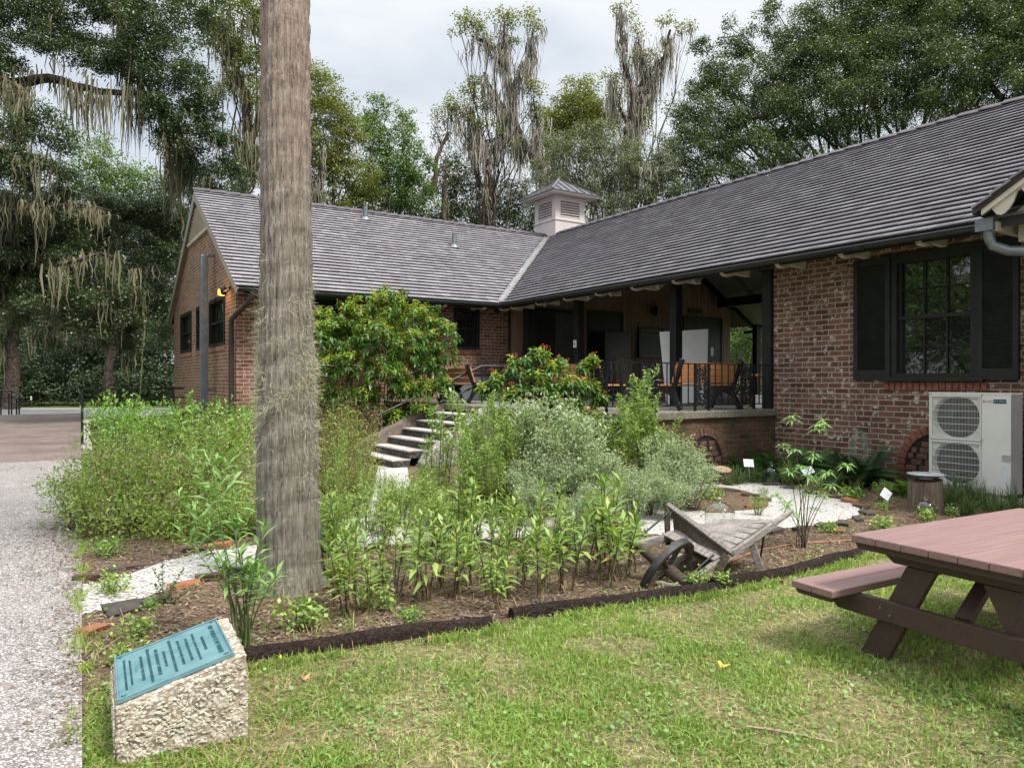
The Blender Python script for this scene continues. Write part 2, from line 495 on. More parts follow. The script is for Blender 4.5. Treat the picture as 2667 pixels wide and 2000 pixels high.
# dark room behind the window
w.build('wall', BRICK, BLD, uv=True)
w = MB()
WIN_F1 = (-1.06, -.27, 2.56, 3.69); WIN_F2 = (-5.1, -4.3, 2.7, 3.69)
wall_grid(w, 'q', OV, -6.8, OV - .05, 0, 4.1, [WIN_F1, WIN_F2], .12, 1)
w.add([(-6.8, 10.43, 0), (10.43, 10.43, 0), (10.43, 10.43, 4.1), (-6.8, 10.43, 4.1)], [(0, 1, 2, 3)])
w.build('wall', BRICK_L, BLD, uv=True)
w = MB()
GW = [(6.85, 8.9, 2.57, 3.80), (4.42, 5.92, 2.57, 3.80), (1.98, 3.96, 2.57, 3.80)]
wall_grid(w, 'p', -6.8, OV, 10.43, 0, 3.86, GW, .12, 1)
zt = ZR - TK - .02
w.add([(-6.8, OV, 3.86), (-6.8, 10.43, 3.86), (-6.8, 10.43, zleft(10.43) - TK), (-6.8, S, zt), (-6.8, OV, zleft(OV) - TK)], [(0, 1, 2, 3, 4)])
w.build('wall', BRICK_PALE, BLD, uv=True)

# ---- windows: sash window with glazing bars
def sash(fixed, c, hole, depth, cols, rows, fr=.055, mat=TRIM, sill=True, outw=-1):
    a, b, z0, z1 = hole
    f = MB()
    cc = c + depth * .55
    def bx(ua, ub, za, zb, d0, d1):
        if fixed == 'p': f.bb((min(d0, d1), ua, za), (max(d0, d1), ub, zb))
        else: f.bb((ua, min(d0, d1), za), (ub, max(d0, d1), zb))
    o0, o1 = c - .028, c + depth * .7
    bx(a - .012, a + fr, z0, z1, o0, o1); bx(b - fr, b + .012, z0, z1, o0, o1)
    bx(a + fr, b - fr, z1 - fr, z1 + .01, o0, o1); bx(a + fr, b - fr, z0 - .01, z0 + fr * .8, o0, o1)
    zm = (z0 + z1) / 2
    bx(a + fr, b - fr, zm - .028, zm + .028, cc - .045, cc + .02)
    # stiles of the two sashes
    for zz0, zz1, off in ((z0 + fr * .8, zm - .028, 0), (zm + .028, z1 - fr, -.02)):
        bx(a + fr, a + fr + .04, zz0, zz1, cc - .02 + off, cc + .015 + off); bx(b - fr - .04, b - fr, zz0, zz1, cc - .02 + off, cc + .015 + off)
        ia, ib = a + fr + .04, b - fr - .04
        for k in range(1, cols):
            x = ia + (ib - ia) * k / cols
            bx(x - .01, x + .01, zz0, zz1, cc - .012 + off, cc + .008 + off)
        for k in range(1, rows):
            z = zz0 + (zz1 - zz0) * k / rows
            bx(ia, ib, z - .009, z + .009, cc - .010 + off, cc + .007 + off)
    o = f.build('window', mat, BLD)
    g = MB()
    if fixed == 'p': g.bb((cc + .018, a + .02, z0 + .01), (cc + .024, b - .02, z1 - .01))
    else: g.bb((a + .02, cc + .018, z0 + .01), (b - .02, cc + .024, z1 - .01))
    g.build('pane', PANE, o)
    return o
wR = sash('p', OV, WIN_R, .16, 3, 2, .075, SHUT)
s_ = MB(); s_.bb((OV - .075, -11.92, 1.655), (OV + .1, -10.44, 1.715)); s_.build('window_sill', SHUT, wR, bevel=.006)
h_ = MB(); h_.bb((OV - .05, -11.9, 3.585), (OV + .1, -10.5, 3.66)); h_.build('window_head', SHUT, wR, bevel=.006)
# row of bricks on edge under the sills
def soldier(fixed, c, a, b, z, mat, parent, hgt=.13):
    m = MB(); n = max(2, int((b - a) / .092))
    for k in range(n):
        x = a + (b - a) * (k + .5) / n; wv = (b - a) / n * .43; pr = RNG.uniform(.02, .032)
        if fixed == 'p': m.bb((c - pr, x - wv, z - hgt), (c + .05, x + wv, z + RNG.uniform(-.004, .004)))
        else: m.bb((x - wv, c - pr, z - hgt), (x + wv, c + .05, z + RNG.uniform(-.004, .004)))
    return m.build('brick_sill', mat, parent, bevel=.008)
SOLD = simple('sill_brick', (.19, .07, .042), .9, .45, 14, .6, bdist=.01)
SOLD_P = simple('pale_sill_brick', (.28, .15, .09), .9, .4, 14, .6, bdist=.01)
soldier('p', OV, -11.95, -10.42, 1.645, SOLD, wR)
for hk in GW:
    ww = sash('p', -6.8, hk, .12, 3, 1, .09, TRIM)
    soldier('p', -6.8, hk[0] - .05, hk[1] + .05, hk[2] - .012, SOLD_P, ww)
ww = sash('q', OV, WIN_F1, .12, 2, 2, .09, TRIM); soldier('q', OV, -1.15, -.2, 2.545, SOLD, ww)
ww = sash('q', OV, WIN_F2, .12, 2, 2, .09, TRIM); soldier('q', OV, -5.2, -4.2, 2.685, SOLD, ww)
# louvred shutters beside the right window
def shutter(a, b, z0, z1):
    m = MB(); x0, x1 = OV - .062, OV - .012
    st = .075
    m.bb((x0, a, z0), (x1, a + st, z1)); m.bb((x0, b - st, z0), (x1, b, z1))
    m.bb((x0 + .002, a + st, z1 - .11), (x1 - .002, b - st, z1)); m.bb((x0 + .002, a + st, z0), (x1 - .002, b - st, z0 + .16))
    z = z0 + .175
    R = Matrix.Rotation(math.radians(-38), 3, 'Y')
    while z < z1 - .12:
        m.box(((x0 + x1) / 2, (a + b) / 2, z), (.008, b - a - 2 * st + .004, .048), R); z += .038
    m.bb((x1 - .005, a + st, z0 + .16), (x1 - .002, b - st, z1 - .11))
    return m.build('shutter', SHUT, BLD)
shutter(-10.545, -9.93, 1.68, 3.63)
shutter(-12.36, -11.825, 1.68, 3.66)

# ---- eaves: fascia, gutters, rafter tails, downspouts
m = MB()
m.bb((.02, -12.2, ZE - .16), (.05, -.02, ZE - .012)); m.bb((.02, -18, ZE - .16), (.05, -15.0, ZE - .012))
m.bb((-PR + .05, .02, ZE - .16), (-.02, .05, ZE - .012))
m.build('fascia', TRIM, BLD)
def gutter(pts):
    m = MB(); r = .075; n = 9
    vs = []; fs = []
    for (x, y, z, ax) in pts:
        for rr in (r, r - .008):
            for k in range(n):
                a = math.pi + math.pi * k / (n - 1)
                c, s2 = rr * math.cos(a), rr * math.sin(a)
                vs.append((x + c, y, z + s2) if ax == 'q' else (x, y + c, z + s2))
    for i in range(len(pts) - 1):
        b0, b1 = i * 2 * n, (i + 1) * 2 * n
        for k in range(n - 1):
            fs.append((b0 + k, b0 + k + 1, b1 + k + 1, b1 + k)); fs.append((b0 + n + k, b1 + n + k, b1 + n + k + 1, b0 + n + k + 1))
        for k in (0, n - 1): fs.append((b0 + k, b1 + k, b1 + n + k, b0 + n + k))
    m.add(vs, fs)
    # rolled bead along the outer lip and hanger straps
    x0, y0, z0, ax = pts[0]; x1, y1, z1, _ = pts[-1]
    if ax == 'q': m.tube([(x0 - r, y0, z0), (x1 - r, y1, z1)], .011, 6)
    else: m.tube([(x0, y0 - r, z0), (x1, y1 - r, z1)], .011, 6)
    return m.build('gutter', DARKM, BLD, smooth=40)
gutter([(-.065, -.14, ZE - .06, 'q'), (-.065, -6, ZE - .065, 'q'), (-.065, -12.25, ZE - .08, 'q')])
gutter([(-PR, -.065, ZE - .07, 'p'), (-.14, -.065, ZE - .06, 'p')])
tail_q = [.12, -.48, -1.66, -2.85, -4.06, -5.28, -6.5, -7.74, -8.95, -10.14, -11.36]
for tq in tail_q:
    m = MB()
    prof = []
    z0 = zright(.06) - TK - .01
    for k in range(9):
        a = math.pi * k / 8
        prof.append((.17 - .16 * math.cos(a) * 1.0, tq - .045, z0 - .03 - .06 * math.sin(a)))
    prof += [(OV, tq - .045, z0 - .05), (OV, tq - .045, zright(OV) - TK - .015), (.03, tq - .045, z0 + .0)]
    m.prism(prof, (0, .09, 0))
    m.build('rafter_tail', CREAM, BLD)
for tp in (-.5, -1.7, -2.9, -4.1, -5.3):
    m = MB(); prof = []; z0 = zleft(.06) - TK - .01
    for k in range(9):
        a = math.pi * k / 8
        prof.append((tp - .045, .17 - .16 * math.cos(a), z0 - .03 - .06 * math.sin(a)))
    prof += [(tp - .045, OV, z0 - .05), (tp - .045, OV, zleft(OV) - TK - .015), (tp - .045, .03, z0)]
    m.prism(prof, (.09, 0, 0)); m.build('rafter_tail', CREAM, BLD)
m = MB()
m.tube([(-6.62, -.065, 3.70), (-6.62, -.06, 3.58), (-6.66, .05, 3.46), (-6.84, .52, 3.22), (-6.9, .72, 3.1), (-6.9, .78, 2.95), (-6.9, .79, .05)], .062, 12)
for z in (2.6, 1.3): m.lathe([(.07, z - .02), (.072, z), (.07, z + .02)], (-6.9, .79, 0), 12)
m.build('downspout', BROWNM, BLD, smooth=50)
m = MB()
m.bb((-.17, -12.42, 3.63), (.02, -12.2, 3.79))
m.tube([(-.07, -12.32, 3.66), (-.07, -12.33, 3.54), (-.04, -12.36, 3.44), (.06, -12.5, 3.36), (.2, -12.75, 3.33), (.5, -13.3, 3.31), (.6, -13.6, 3.2), (.6, -13.65, .1)], .068, 14)
m.build('downspout', GREYM, BLD, smooth=50)

# ---- gable end trim on the left wing
for sg in (0, 1):
    m = MB()
    def q_(q): return q if sg == 0 else 2 * S - q
    w0 = .24
    m.prism([(-PR - .005, q_(-.06), ZE - .06 * M - .03), (-PR - .005, S, ZR - .03), (-PR - .005, S, ZR - .03 - w0 * 1.15), (-PR - .005, q_(.1), ZE - .17)], (.035, 0, 0))
    m.prism([(-PR + .03, q_(.0), ZE - TK - .012), (-PR + .03, S, ZR - TK - .012), (-6.795, S, ZR - TK - .012), (-6.795, q_(.0), ZE - TK - .012)], (0, 0, -.02))
    m.build('bargeboard', TAUPE, BLD)
m = MB()
zv = 5.86
qa, qb = S - (ZR - .38 - zv) / M, S + (ZR - .38 - zv) / M
m.prism([(-6.83, qa, zv), (-6.83, qb, zv), (-6.83, S, ZR - .36)], (.02, 0, 0))
m.bb((-6.87, qa - .1, zv - .09), (-6.8, qb + .1, zv))
z = zv + .06
R = Matrix.Rotation(math.radians(-40), 3, 'Y')
while z < ZR - .5:
    hw = (ZR - .38 - z) / M
    m.box((-6.86, S, z), (.012, 2 * hw - .1, .085), R); z += .085
m.build('gable_vent', CREAM, BLD)
m = MB(); R45 = None
dq_ = onp(-7.07, 531, 900)[0]; zt_d = onp(-7.07, 531, 666)[1]
m.bb((-7.16, dq_ - .1, 1.0), (-6.98, dq_ + .1, zt_d)); m.bb((-6.98, dq_ - .04, 4.9), (-6.8, dq_ + .04, 4.98)); m.bb((-6.98, dq_ - .04, 1.4), (-6.8, dq_ + .04, 1.48)); m.bb((-7.1, dq_ - .04, 0), (-7.04, dq_ + .04, 1.0))
m.build('duct', GREYM, BLD, bevel=.01)

# ---- cupola on the roof
CC = Vector((S + .5, S, 0)); hw = .685
m = MB()
m.bb((CC.x - hw, CC.y - hw, 6.3), (CC.x + hw, CC.y + hw, 7.66))
m.bb((CC.x - hw - .03, CC.y - hw - .03, 7.66), (CC.x + hw + .03, CC.y + hw + .03, 7.71))
# corner posts and rails of the louvred stage
for sx in (-1, 1):
    for sy in (-1, 1):
        m.bb((CC.x + sx * hw, CC.y + sy * hw, 7.71), (CC.x + sx * (hw - .24), CC.y + sy * (hw - .24), 8.58))
for z0, z1 in ((7.71, 7.80), (8.40, 8.58)):
    for sx in (-1, 1):
        m.bb((CC.x + sx * hw, CC.y - hw + .24, z0), (CC.x + sx * (hw - .1), CC.y + hw - .24, z1))
        m.bb((CC.x - hw + .24, CC.y + sx * hw, z0), (CC.x + hw - .24, CC.y + sx * (hw - .1), z1))
m.bb((CC.x - hw - .06, CC.y - hw - .06, 8.50), (CC.x + hw + .06, CC.y + hw + .06, 8.56))
cup = m.build('cupola', PINKP, BLD, bevel=.008)
for k in range(4):
    m = MB(); Rk = Matrix.Rotation(k * math.pi / 2, 3, 'Z'); tilt = Matrix.Rotation(math.radians(48), 3, 'Y')
    for i in range(6):
        z = 7.86 + i * .095
        m.box(Rk @ Vector((-hw + .05, 0, 0)) + CC + Vector((0, 0, z)), (.12, 2 * hw - .47, .016), Rk @ tilt.inverted())
    m.build('louvre_panel', PINKP, cup)
m = MB(); m.bb((CC.x - hw + .2, CC.y - hw + .2, 7.7), (CC.x + hw - .2, CC.y + hw - .2, 8.5)); m.build('louvre_backing', simple('dark_void', (.012, .011, .011), .9), cup)
m = MB(); ov = hw + .42; zr0, zr1 = 8.58, 9.42
m.bb((CC.x - ov, CC.y - ov, zr0), (CC.x + ov, CC.y + ov, zr0 + .03)); m.build('cupola_soffit', PINKP, cup)
m = MB(); ov += .02
m.add([(CC.x - ov, CC.y - ov, zr0 + .035), (CC.x + ov, CC.y - ov, zr0 + .035), (CC.x + ov, CC.y + ov, zr0 + .035), (CC.x - ov, CC.y + ov, zr0 + .035),
       (CC.x - ov, CC.y - ov, zr0 + .09), (CC.x + ov, CC.y - ov, zr0 + .09), (CC.x + ov, CC.y + ov, zr0 + .09), (CC.x - ov, CC.y + ov, zr0 + .09), (CC.x, CC.y, zr1)],
      [(0, 1, 5, 4), (1, 2, 6, 5), (2, 3, 7, 6), (3, 0, 4, 7), (4, 5, 8), (5, 6, 8), (6, 7, 8), (7, 4, 8), (3, 2, 1, 0)])
for sx, sy in ((-1, -1), (1, -1), (1, 1), (-1, 1)):
    m.beam((CC.x + sx * ov, CC.y + sy * ov, zr0 + .1), (CC.x, CC.y, zr1 + .02), .09, .03)
for k in range(4):
    Rk = Matrix.Rotation(k * math.pi / 2, 3, 'Z')
    for x in (-.72, -.36, .0, .36, .72):
        t1 = 1 - abs(x) / ov
        a = Rk @ Vector((x, -ov, 0)); b = Rk @ Vector((x, -ov * (1 - t1) - .0, 0))
        m.beam(a + CC + Vector((0, 0, zr0 + .1)), b + CC + Vector((0, 0, zr0 + .1 + (zr1 - zr0 - .09) * t1)), .03, .04)
m.build('cupola_roof', simple('cupola_metal', (.085, .082, .085), .4, .2, 4, .03, metal=.25), cup)
for (u, v0, v1) in ((952, 575, 552), (1183, 632, 613)):
    q = 4.9 if u < 1000 else 3.5
    p, z = onq(q, u, v0)
    m = MB(); zz = zleft(q); m.lathe([(.075, zz - .05), (.075, zz + .42), (.065, zz + .42), (.065, zz + .3)], (p, q, 0), 14); m.lathe([(.16, zz - .02), (.1, zz + .08), (.078, zz + .1)], (p, q, 0), 14)
    m.build('vent_pipe', GREYM, BLD, smooth=40)

# ---- gabled entry at the right end of the front wall
m = MB()
q0, q1 = -12.24, -16.6; qm = (q0 + q1) / 2; ze = 3.90; zr = ze + (q0 - qm) * .62
for (qa, qb) in ((q0, qm), (q1, qm)):
    m.prism([(-.32, qa, ze), (-.32, qb, zr), (2.5, qb, zr), (2.5, qa, ze)], (0, 0, -.07))
eg = m.build('entry_gable', SLATE_DK, BLD)
m = MB(); t = 0
ln = math.hypot(q0 - qm, zr - ze); n = int(ln / .24)
for k in range(n + 1):
    a, b = k / n, min(1, (k + 1.1) / n)
    for sg in (1, -1):
        qa, qb = qm + sg * (q0 - qm) * (1 - a), qm + sg * (q0 - qm) * (1 - b)
        za, zb = ze + (zr - ze) * a, ze + (zr - ze) * b
        m.prism([(-.36, qa, za + .035), (-.36, qb, zb + .012), (2.4, qb, zb + .012), (2.4, qa, za + .035)], (0, 0, -.03))
m.build('slates', SLATE, eg)
m = MB()
for sg in (1, -1):
    def QQ(x): return qm + sg * (q0 - qm) * (1 - x)
    def ZZ(x): return ze + (zr - ze) * x
    m.prism([(-.30, QQ(.045), ZZ(.045) - .075), (-.30, QQ(1), ZZ(1) - .075), (-.30, QQ(1), ZZ(1) - .15), (-.30, QQ(.045), ZZ(.045) - .15)], (.04, 0, 0))
    poly = [(-.27, QQ(.98), ZZ(.98) - .15), (-.27, QQ(.10), ZZ(.10) - .15)]
    # scalloped lower edge
    k = .10
    while k < .9:
        for j in range(7):
            a = j / 6
            poly.append((-.27, QQ(k + .13 * a), ZZ(k + .13 * a) - .17 - .16 * math.sin(math.pi * a) ** .7))
        k += .15
    poly.append((-.27, QQ(.98), ZZ(.98) - .2))
    m.prism(poly, (.03, 0, 0))
m.build('scalloped_bargeboard', CREAM, eg)
m = MB(); m.prism([(.05, q0 - .35, ze - .05), (.05, q1 + .35, ze - .05), (.05, qm, zr - .2)], (.03, 0, 0)); m.bb((-.1, q0 - .12, 3.62), (.7, q0 - .2, 3.74)); m.bb((.3, q0 - .28, 3.5), (.42, q0 - .42, 3.72))
m.build('gable_infill', CREAM, eg)
m = MB(); m.bb((.5, -12.72, 1.5), (.74, -12.505, 3.62)); m.bb((.5, -12.72, 0), (.72, -12.52, 1.5)); m.build('entry_post', WHITEP, BLD, bevel=.01)

# ---- open porch through the building
m = MB()
bw_ = .168; p = OV + .12
while p < 10.0:
    zt_ = min(zright(p), zright(p + bw_)) - TK - .04
    m.bb((p, OV + .0, 1.15), (p + bw_ - .012, OV + .03, zt_)); p += bw_
m.bb((OV + .1, OV + .03, 1.15), (10.05, OV + .1, 4.1))
m.build('siding_wall', SIDING, BLD)
def door(pa, pb, z1, leaf=None, mat=TRIM, label=None):
    m = MB(); y = OV
    m.bb((pa - .07, y - .05, 1.15), (pa, y, z1 + .07)); m.bb((pb, y - .05, 1.15), (pb + .07, y, z1 + .07)); m.bb((pa, y - .05, z1), (pb, y, z1 + .07))
    m.bb((pa, y - .02, 1.155), (pb, y - .004, z1))
    o = m.build('door', mat, BLD)
    return o
DARKDOOR = simple('dark_door_and_alcove', (.016, .016, .018), .45, .3, 6, .05)
GREYDOOR = simple('grey_panel_paint', (.075, .072, .072), .6, .15, 6, .05)
d0 = door(1.56, 3.1, 3.76, mat=DARKDOOR)  # open alcove drawn as a flat sheet, its shade put into the colour
m = MB(); m.bb((2.36, OV - .032, 1.16), (3.08, OV - .021, 3.72)); m.build('side_panel', GREYDOOR, d0)
m = MB(); m.bb((1.74, OV - .035, 1.16), (2.3, OV - .021, 3.5)); m.build('door_leaf', simple('near_black', (.006, .006, .007), .5), d0)
d1 = door(3.66, 4.97, 3.8, mat=DARKDOOR)
d2 = door(7.8, 9.6, 3.82, mat=DARKDOOR)
m = MB(); m.bb((9.05, OV - .04, 2.55), (9.2, OV - .02, 2.85)); m.tube([(9.12, OV - .05, 2.1), (9.12, OV - .09, 2.1), (9.12, OV - .09, 2.4), (9.12, OV - .05, 2.4)], .012, 8)
m.build('push_plate', simple('steel_plate', (.3, .3, .29), .35, .1, 5, metal=.7), d2)
for q in (-.16, -2.47, -5.83, -8.215):
    m = MB(); m.box((OV + .02, q, (1.15 + 3.72) / 2), (.19, .19, 3.72 - 1.15)); m.build('porch_post', TRIM, BLD, bevel=.006)
for q in (-.2, -2.9, -5.6, -8.2):
    m = MB(); m.box((10.33, q, 2.4), (.19, .19, 2.5)); m.build('porch_post', TRIM, BLD, bevel=.006)
m = MB(); m.bb((OV + .02, QC, 3.86), (OV + .13, OV, 4.05)); m.build('eave_beam', TRIM, BLD)
m = MB(); m.bb((9.35, QC, 4.25), (9.52, OV - .08, 4.55)); m.build('eave_beam', TRIM, BLD)
for q in (-6.9, -5.9, -4.4, -3.6, -1.8, -.7, .55):
    m = MB()
    for (pa, pb) in ((.15, S - .02), (S + .02, 2 * S - .15)):
        m.beam((pa, q, zright(pa) - TK - .12), (pb, q, zright(pb) - TK - .12), .09, .17)
    m.build('rafter', TRIM if q > .3 else CEIL, BLD)
m = MB(); m.bb((OV + .01, QC, 0.9), (10.43, OV, 1.146)); m.build('porch_floor', simple('porch_concrete', (.30, .28, .26), .85, .2, 3, .3), BLD)
m = MB(); m.tube([(10.6, -.2, 3.62), (10.62, -.1, 3.5), (10.5, .1, 3.42), (10.45, .4, 3.4)], .06, 10); m.build('downspout', DARKM, BLD, smooth=50)
# ------------------------------------------------------------------ ground sheets
def soilmat(name, stops, chip=60, bump=.7, green=0.0):
    t = NT(name); co = t.coord()
    n1 = t.noise(co, 1.1, 6, .6); n2 = t.noise(co, chip, 4, .75, .4)
    v = t.n('ShaderNodeTexVoronoi', {'Vector': t.mapped(co, (1, 1, 1)), 'Scale': chip * .8}, feature='F1')
    cc = t.n('ShaderNodeSeparateColor', {0: v.outputs['Color']}).outputs[0]
    c = t.ramp(t.math('ADD', t.math('MULTIPLY', n2, .55), t.math('MULTIPLY', cc, .45)), stops)
    c = t.mix(.7, c, t.ramp(n1, [(.3, (.6, .6, .6)), (.7, (1.25, 1.22, 1.2))]), 'MULTIPLY')
    if green:
        g = t.ramp(t.noise(co, 2.3, 6, .7), [(.5, (0, 0, 0)), (.68, (green,) * 3)])
        c = t.mix(t.n('ShaderNodeSeparateColor', {0: g}).outputs[0], c, (.10, .13, .035))
    t.set(col=c, rough=.95, spec=.15, nor=t.bump(t.math('ADD', n2, cc), bump, .015))
    return t.m
MULCH = soilmat('mulch', [(.2, (.055, .034, .024)), (.5, (.135, .088, .060)), (.72, (.23, .16, .115)), (.9, (.38, .29, .22))], 70, .8, .35)
LAWNSOIL = soilmat('lawn_soil', [(.2, (.085, .070, .038)), (.5, (.17, .155, .070)), (.8, (.29, .26, .13))], 55, .7, .85)
FARGRASS = soilmat('far_grass', [(.2, (.035, .055, .018)), (.5, (.075, .105, .03)), (.8, (.14, .15, .05))], 6, .5, .5)

def shellmat(name, base, flecks, scale=34, cover=.5, bump=.6, stretch=(1, 1, 1)):
    """concrete or gravel with broken oyster shell showing in it"""
    t = NT(name); co = t.coord()
    wob = t.n('ShaderNodeTexNoise', {'Vector': co, 'Scale': 20.0, 'Detail': 2.0}).outputs['Color']
    w = t.n('ShaderNodeVectorMath', {0: wob, 3: .03}, operation='SCALE').outputs[0]
    v0 = t.n('ShaderNodeVectorMath', {0: co, 1: w}, operation='ADD').outputs[0]
    fac = None
    for i, (sc, rot) in enumerate(((scale, .5), (scale * 1.7, 1.9), (scale * .8, 2.7))):
        v = t.n('ShaderNodeTexVoronoi', {'Vector': t.mapped(v0, stretch, (0.3 * i, 0.2 * i, rot)), 'Scale': sc, 'Randomness': 1.0}, feature='F1')
        rnd = t.n('ShaderNodeSeparateColor', {0: v.outputs['Color']}).outputs[0]
        sz = t.math('MULTIPLY', rnd, cover)
        m = t.math('LESS_THAN', v.outputs['Distance'], sz)
        fac = m if fac is None else t.math('MAXIMUM', fac, m)
    n = t.noise(co, 4, 5, .65)
    b = t.mix(.7, base, t.ramp(n, [(.3, (.62, .62, .62)), (.7, (1.25, 1.22, 1.2))]), 'MULTIPLY'); b = t.mix(.6, b, t.ramp(t.noise(co, .9, 6, .7), [(.36, (.55, .54, .52)), (.58, (1.15, 1.15, 1.15))]), 'MULTIPLY')
    fine = t.noise(co, 160, 3, .7)
    b = t.mix(.7, b, t.ramp(fine, [(.3, (.6, .6, .6)), (.7, (1.35, 1.35, 1.35))]), 'MULTIPLY')
    f = t.mix(.6, flecks, t.ramp(t.noise(co, 90, 3), [(.3, (.6, .6, .62)), (.7, (1.1, 1.1, 1.1))]), 'MULTIPLY')
    c = t.mix(fac, b, f)
    t.set(col=c, rough=.85, spec=.2, nor=t.bump(t.math('ADD', t.math('MULTIPLY', fac, .6), t.math('MULTIPLY', fine, .5)), bump, .006))
    return t.m
TABBY_PATH = shellmat('shell_concrete', (.195, .168, .155), (.50, .485, .47), 58, .50, .5, (1, 1.5, 1))
SHELL = shellmat('crushed_shell', (.28, .25, .215), (.58, .555, .52), 60, .85, 1.0, (1, 1.5, 1))
RAMPC = shellmat('ramp_concrete', (.19, .150, .134), (.32, .28, .25), 40, .25, .3)
TABBY = shellmat('tabby_stone', (.36, .29, .215), (.62, .56, .47), 26, .55, 1.0, (1.5, 1.5, 2.6))
ASPHALT = soilmat('asphalt', [(.2, (.10, .10, .105)), (.8, (.17, .17, .175))], 80, .3)

def sheet(name, pts, z, mat, kind='structure', tess=0, parent=None):
    import bmesh
    bm = bmesh.new()
    f = bm.faces.new([bm.verts.new((p[0], p[1], z)) for p in pts])
    bmesh.ops.recalc_face_normals(bm, faces=bm.faces)
    if bm.faces[:][0].normal.z < 0: bmesh.ops.reverse_faces(bm, faces=bm.faces[:])
    bmesh.ops.triangulate(bm, faces=bm.faces[:])
    me = bpy.data.meshes.new(name); bm.to_mesh(me); bm.free(); me.materials.append(mat)
    o = link(name, me, parent)
    if kind: tag(o, kind=kind)
    return o
sheet('ground', [(-500, -60), (500, -60), (500, 600), (-500, 600)], 0, FARGRASS)
# edging line between bed and lawn
EDGE = [gp(440, 1765), gp(630, 1737), gp(1285, 1640), gp(1340, 1618), gp(1870, 1545), gp(2160, 1478), gp(2255, 1447)]
EDGE.append(Vector((6.2, 8.0, 0))); EDGE.append(Vector((16, 12.5, 0)))
EX = np.array([p.x for p in EDGE]); EY = np.array([p.y for p in EDGE])
PD = Vector((-.508, .861, 0)).normalized(); PE0 = Vector((gp(212, 2000).x, gp(212, 2000).y, 0))
def path_x(y): return PE0.x + (y - PE0.y) * PD.x / PD.y
lawn = [(path_x(-4), -4), (path_x(2.2), 2.2), (path_x(3.6) + .02, 3.6)] + [(p.x, p.y) for p in EDGE] + [(16, -4)]
sheet('lawn', lawn, .004, LAWNSOIL)
bed = [(path_x(3.6), 3.6)] + [(p.x, p.y) for p in EDGE] + [tuple(loc2w(OV, -20)[:2]), tuple(loc2w(OV, OV)[:2]), tuple(loc2w(-6.8, OV)[:2]), (path_x(17) + .3, 17), (path_x(10), 10)]
sheet('garden_bed', bed, .008, MULCH)
# concrete path in slabs, then the ramp
def pp(s, w): return PE0 + PD * s + Vector((-PD.y, PD.x, 0)) * w
joints = [-7, (9.6 - PE0.y) / PD.y, (12.25 - PE0.y) / PD.y, (15.4 - PE0.y) / PD.y]
pathm = MB()
for a, b in zip(joints[:-1], joints[1:]):
    pathm.prism([pp(a + .008, 0), pp(b - .008, 0) + A * 0, pp(b - .008, 6.5), pp(a + .008, 6.5)][::-1], (0, 0, .022))
po = pathm.build('path', TABBY_PATH); tag(po, kind='structure')
s0 = joints[-1]; s1 = s0 + 15
rp = MB()
def rz(s): return .022 + .34 * (s - s0) / 12.5
for i in range(15):
    a, b = s0 + i, s0 + i + 1
    rp.prism([pp(a, 0) + Vector((0, 0, rz(a))), pp(b, 0) + Vector((0, 0, rz(b))), pp(b, 7) + Vector((0, 0, rz(b))), pp(a, 7) + Vector((0, 0, rz(a)))], (0, 0, -.3))
tag(rp.build('ramp', RAMPC), kind='structure')
rk = MB()
rk.prism([pp(s0 + 1.6, 0) + Vector((0, 0, 0)), pp(s1, 0), pp(s1, 0) + Vector((0, 0, rz(s1) + .06)), pp(s0 + 1.6, 0) + Vector((0, 0, .1))], Vector((PD.y, -PD.x, 0)) * .22)
tag(rk.build('ramp_kerb', shellmat('kerb_concrete', (.40, .36, .33), (.55, .52, .48), 40, .2, .3)), kind='structure')
sheet('road', [(-90, 35), (60, 35), (60, 43.7), (-90, 43.7)], .006, ASPHALT)
sheet('road_kerb', [(-90, 43.7), (60, 43.7), (60, 45.4), (-90, 45.4)], .012, shellmat('far_kerb', (.36, .34, .31), (.5, .48, .45), 20, .2, .2))
# crushed shell path: a band from the concrete path to the steps with a loop round a small island
def G2(u, v): p = gp(u, v); return (p.x, p.y)
def smooth_poly(pts, n=6):
    out = []; N = len(pts)
    for i in range(N):
        p0, p1, p2, p3 = [np.array(pts[(i + k - 1) % N]) for k in range(4)]
        for j in range(n):
            t = j / n
            out.append(tuple(.5 * ((2 * p1) + (-p0 + p2) * t + (2 * p0 - 5 * p1 + 4 * p2 - p3) * t * t + (-p0 + 3 * p1 - 3 * p2 + p3) * t ** 3)))
    return out
band = [G2(213, 1605), G2(290, 1588), G2(390, 1555), G2(520, 1512), G2(660, 1478), G2(850, 1440), G2(1100, 1415), G2(1400, 1402), G2(1640, 1398), G2(1800, 1388), G2(1800, 1348), G2(1640, 1350), G2(1400, 1350), G2(1150, 1362), G2(1080, 1330), G2(1060, 1215), G2(985, 1215), G2(960, 1330), G2(840, 1385), G2(660, 1425), G2(540, 1440), G2(420, 1468), G2(300, 1512), G2(213, 1530)]
tag(sheet('shell_path', band, .013, SHELL, kind=None), kind='structure')
ring_o = smooth_poly([G2(1600, 1330), G2(1700, 1272), G2(1850, 1252), G2(2000, 1262), G2(2130, 1288), G2(2215, 1312), G2(2240, 1340), G2(2180, 1362), G2(2060, 1378), G2(1900, 1390), G2(1720, 1396), G2(1620, 1375)])
ring_i = smooth_poly([G2(1740, 1315), G2(1800, 1284), G2(1880, 1272), G2(1960, 1288), G2(2000, 1312), G2(1985, 1328), G2(1880, 1334), G2(1790, 1332)])
sheet('shell_loop', ring_o, .017, SHELL); sheet('island_bed', ring_i, .024, MULCH)
SHELL_POLY = [np.array(band), np.array(ring_o)]
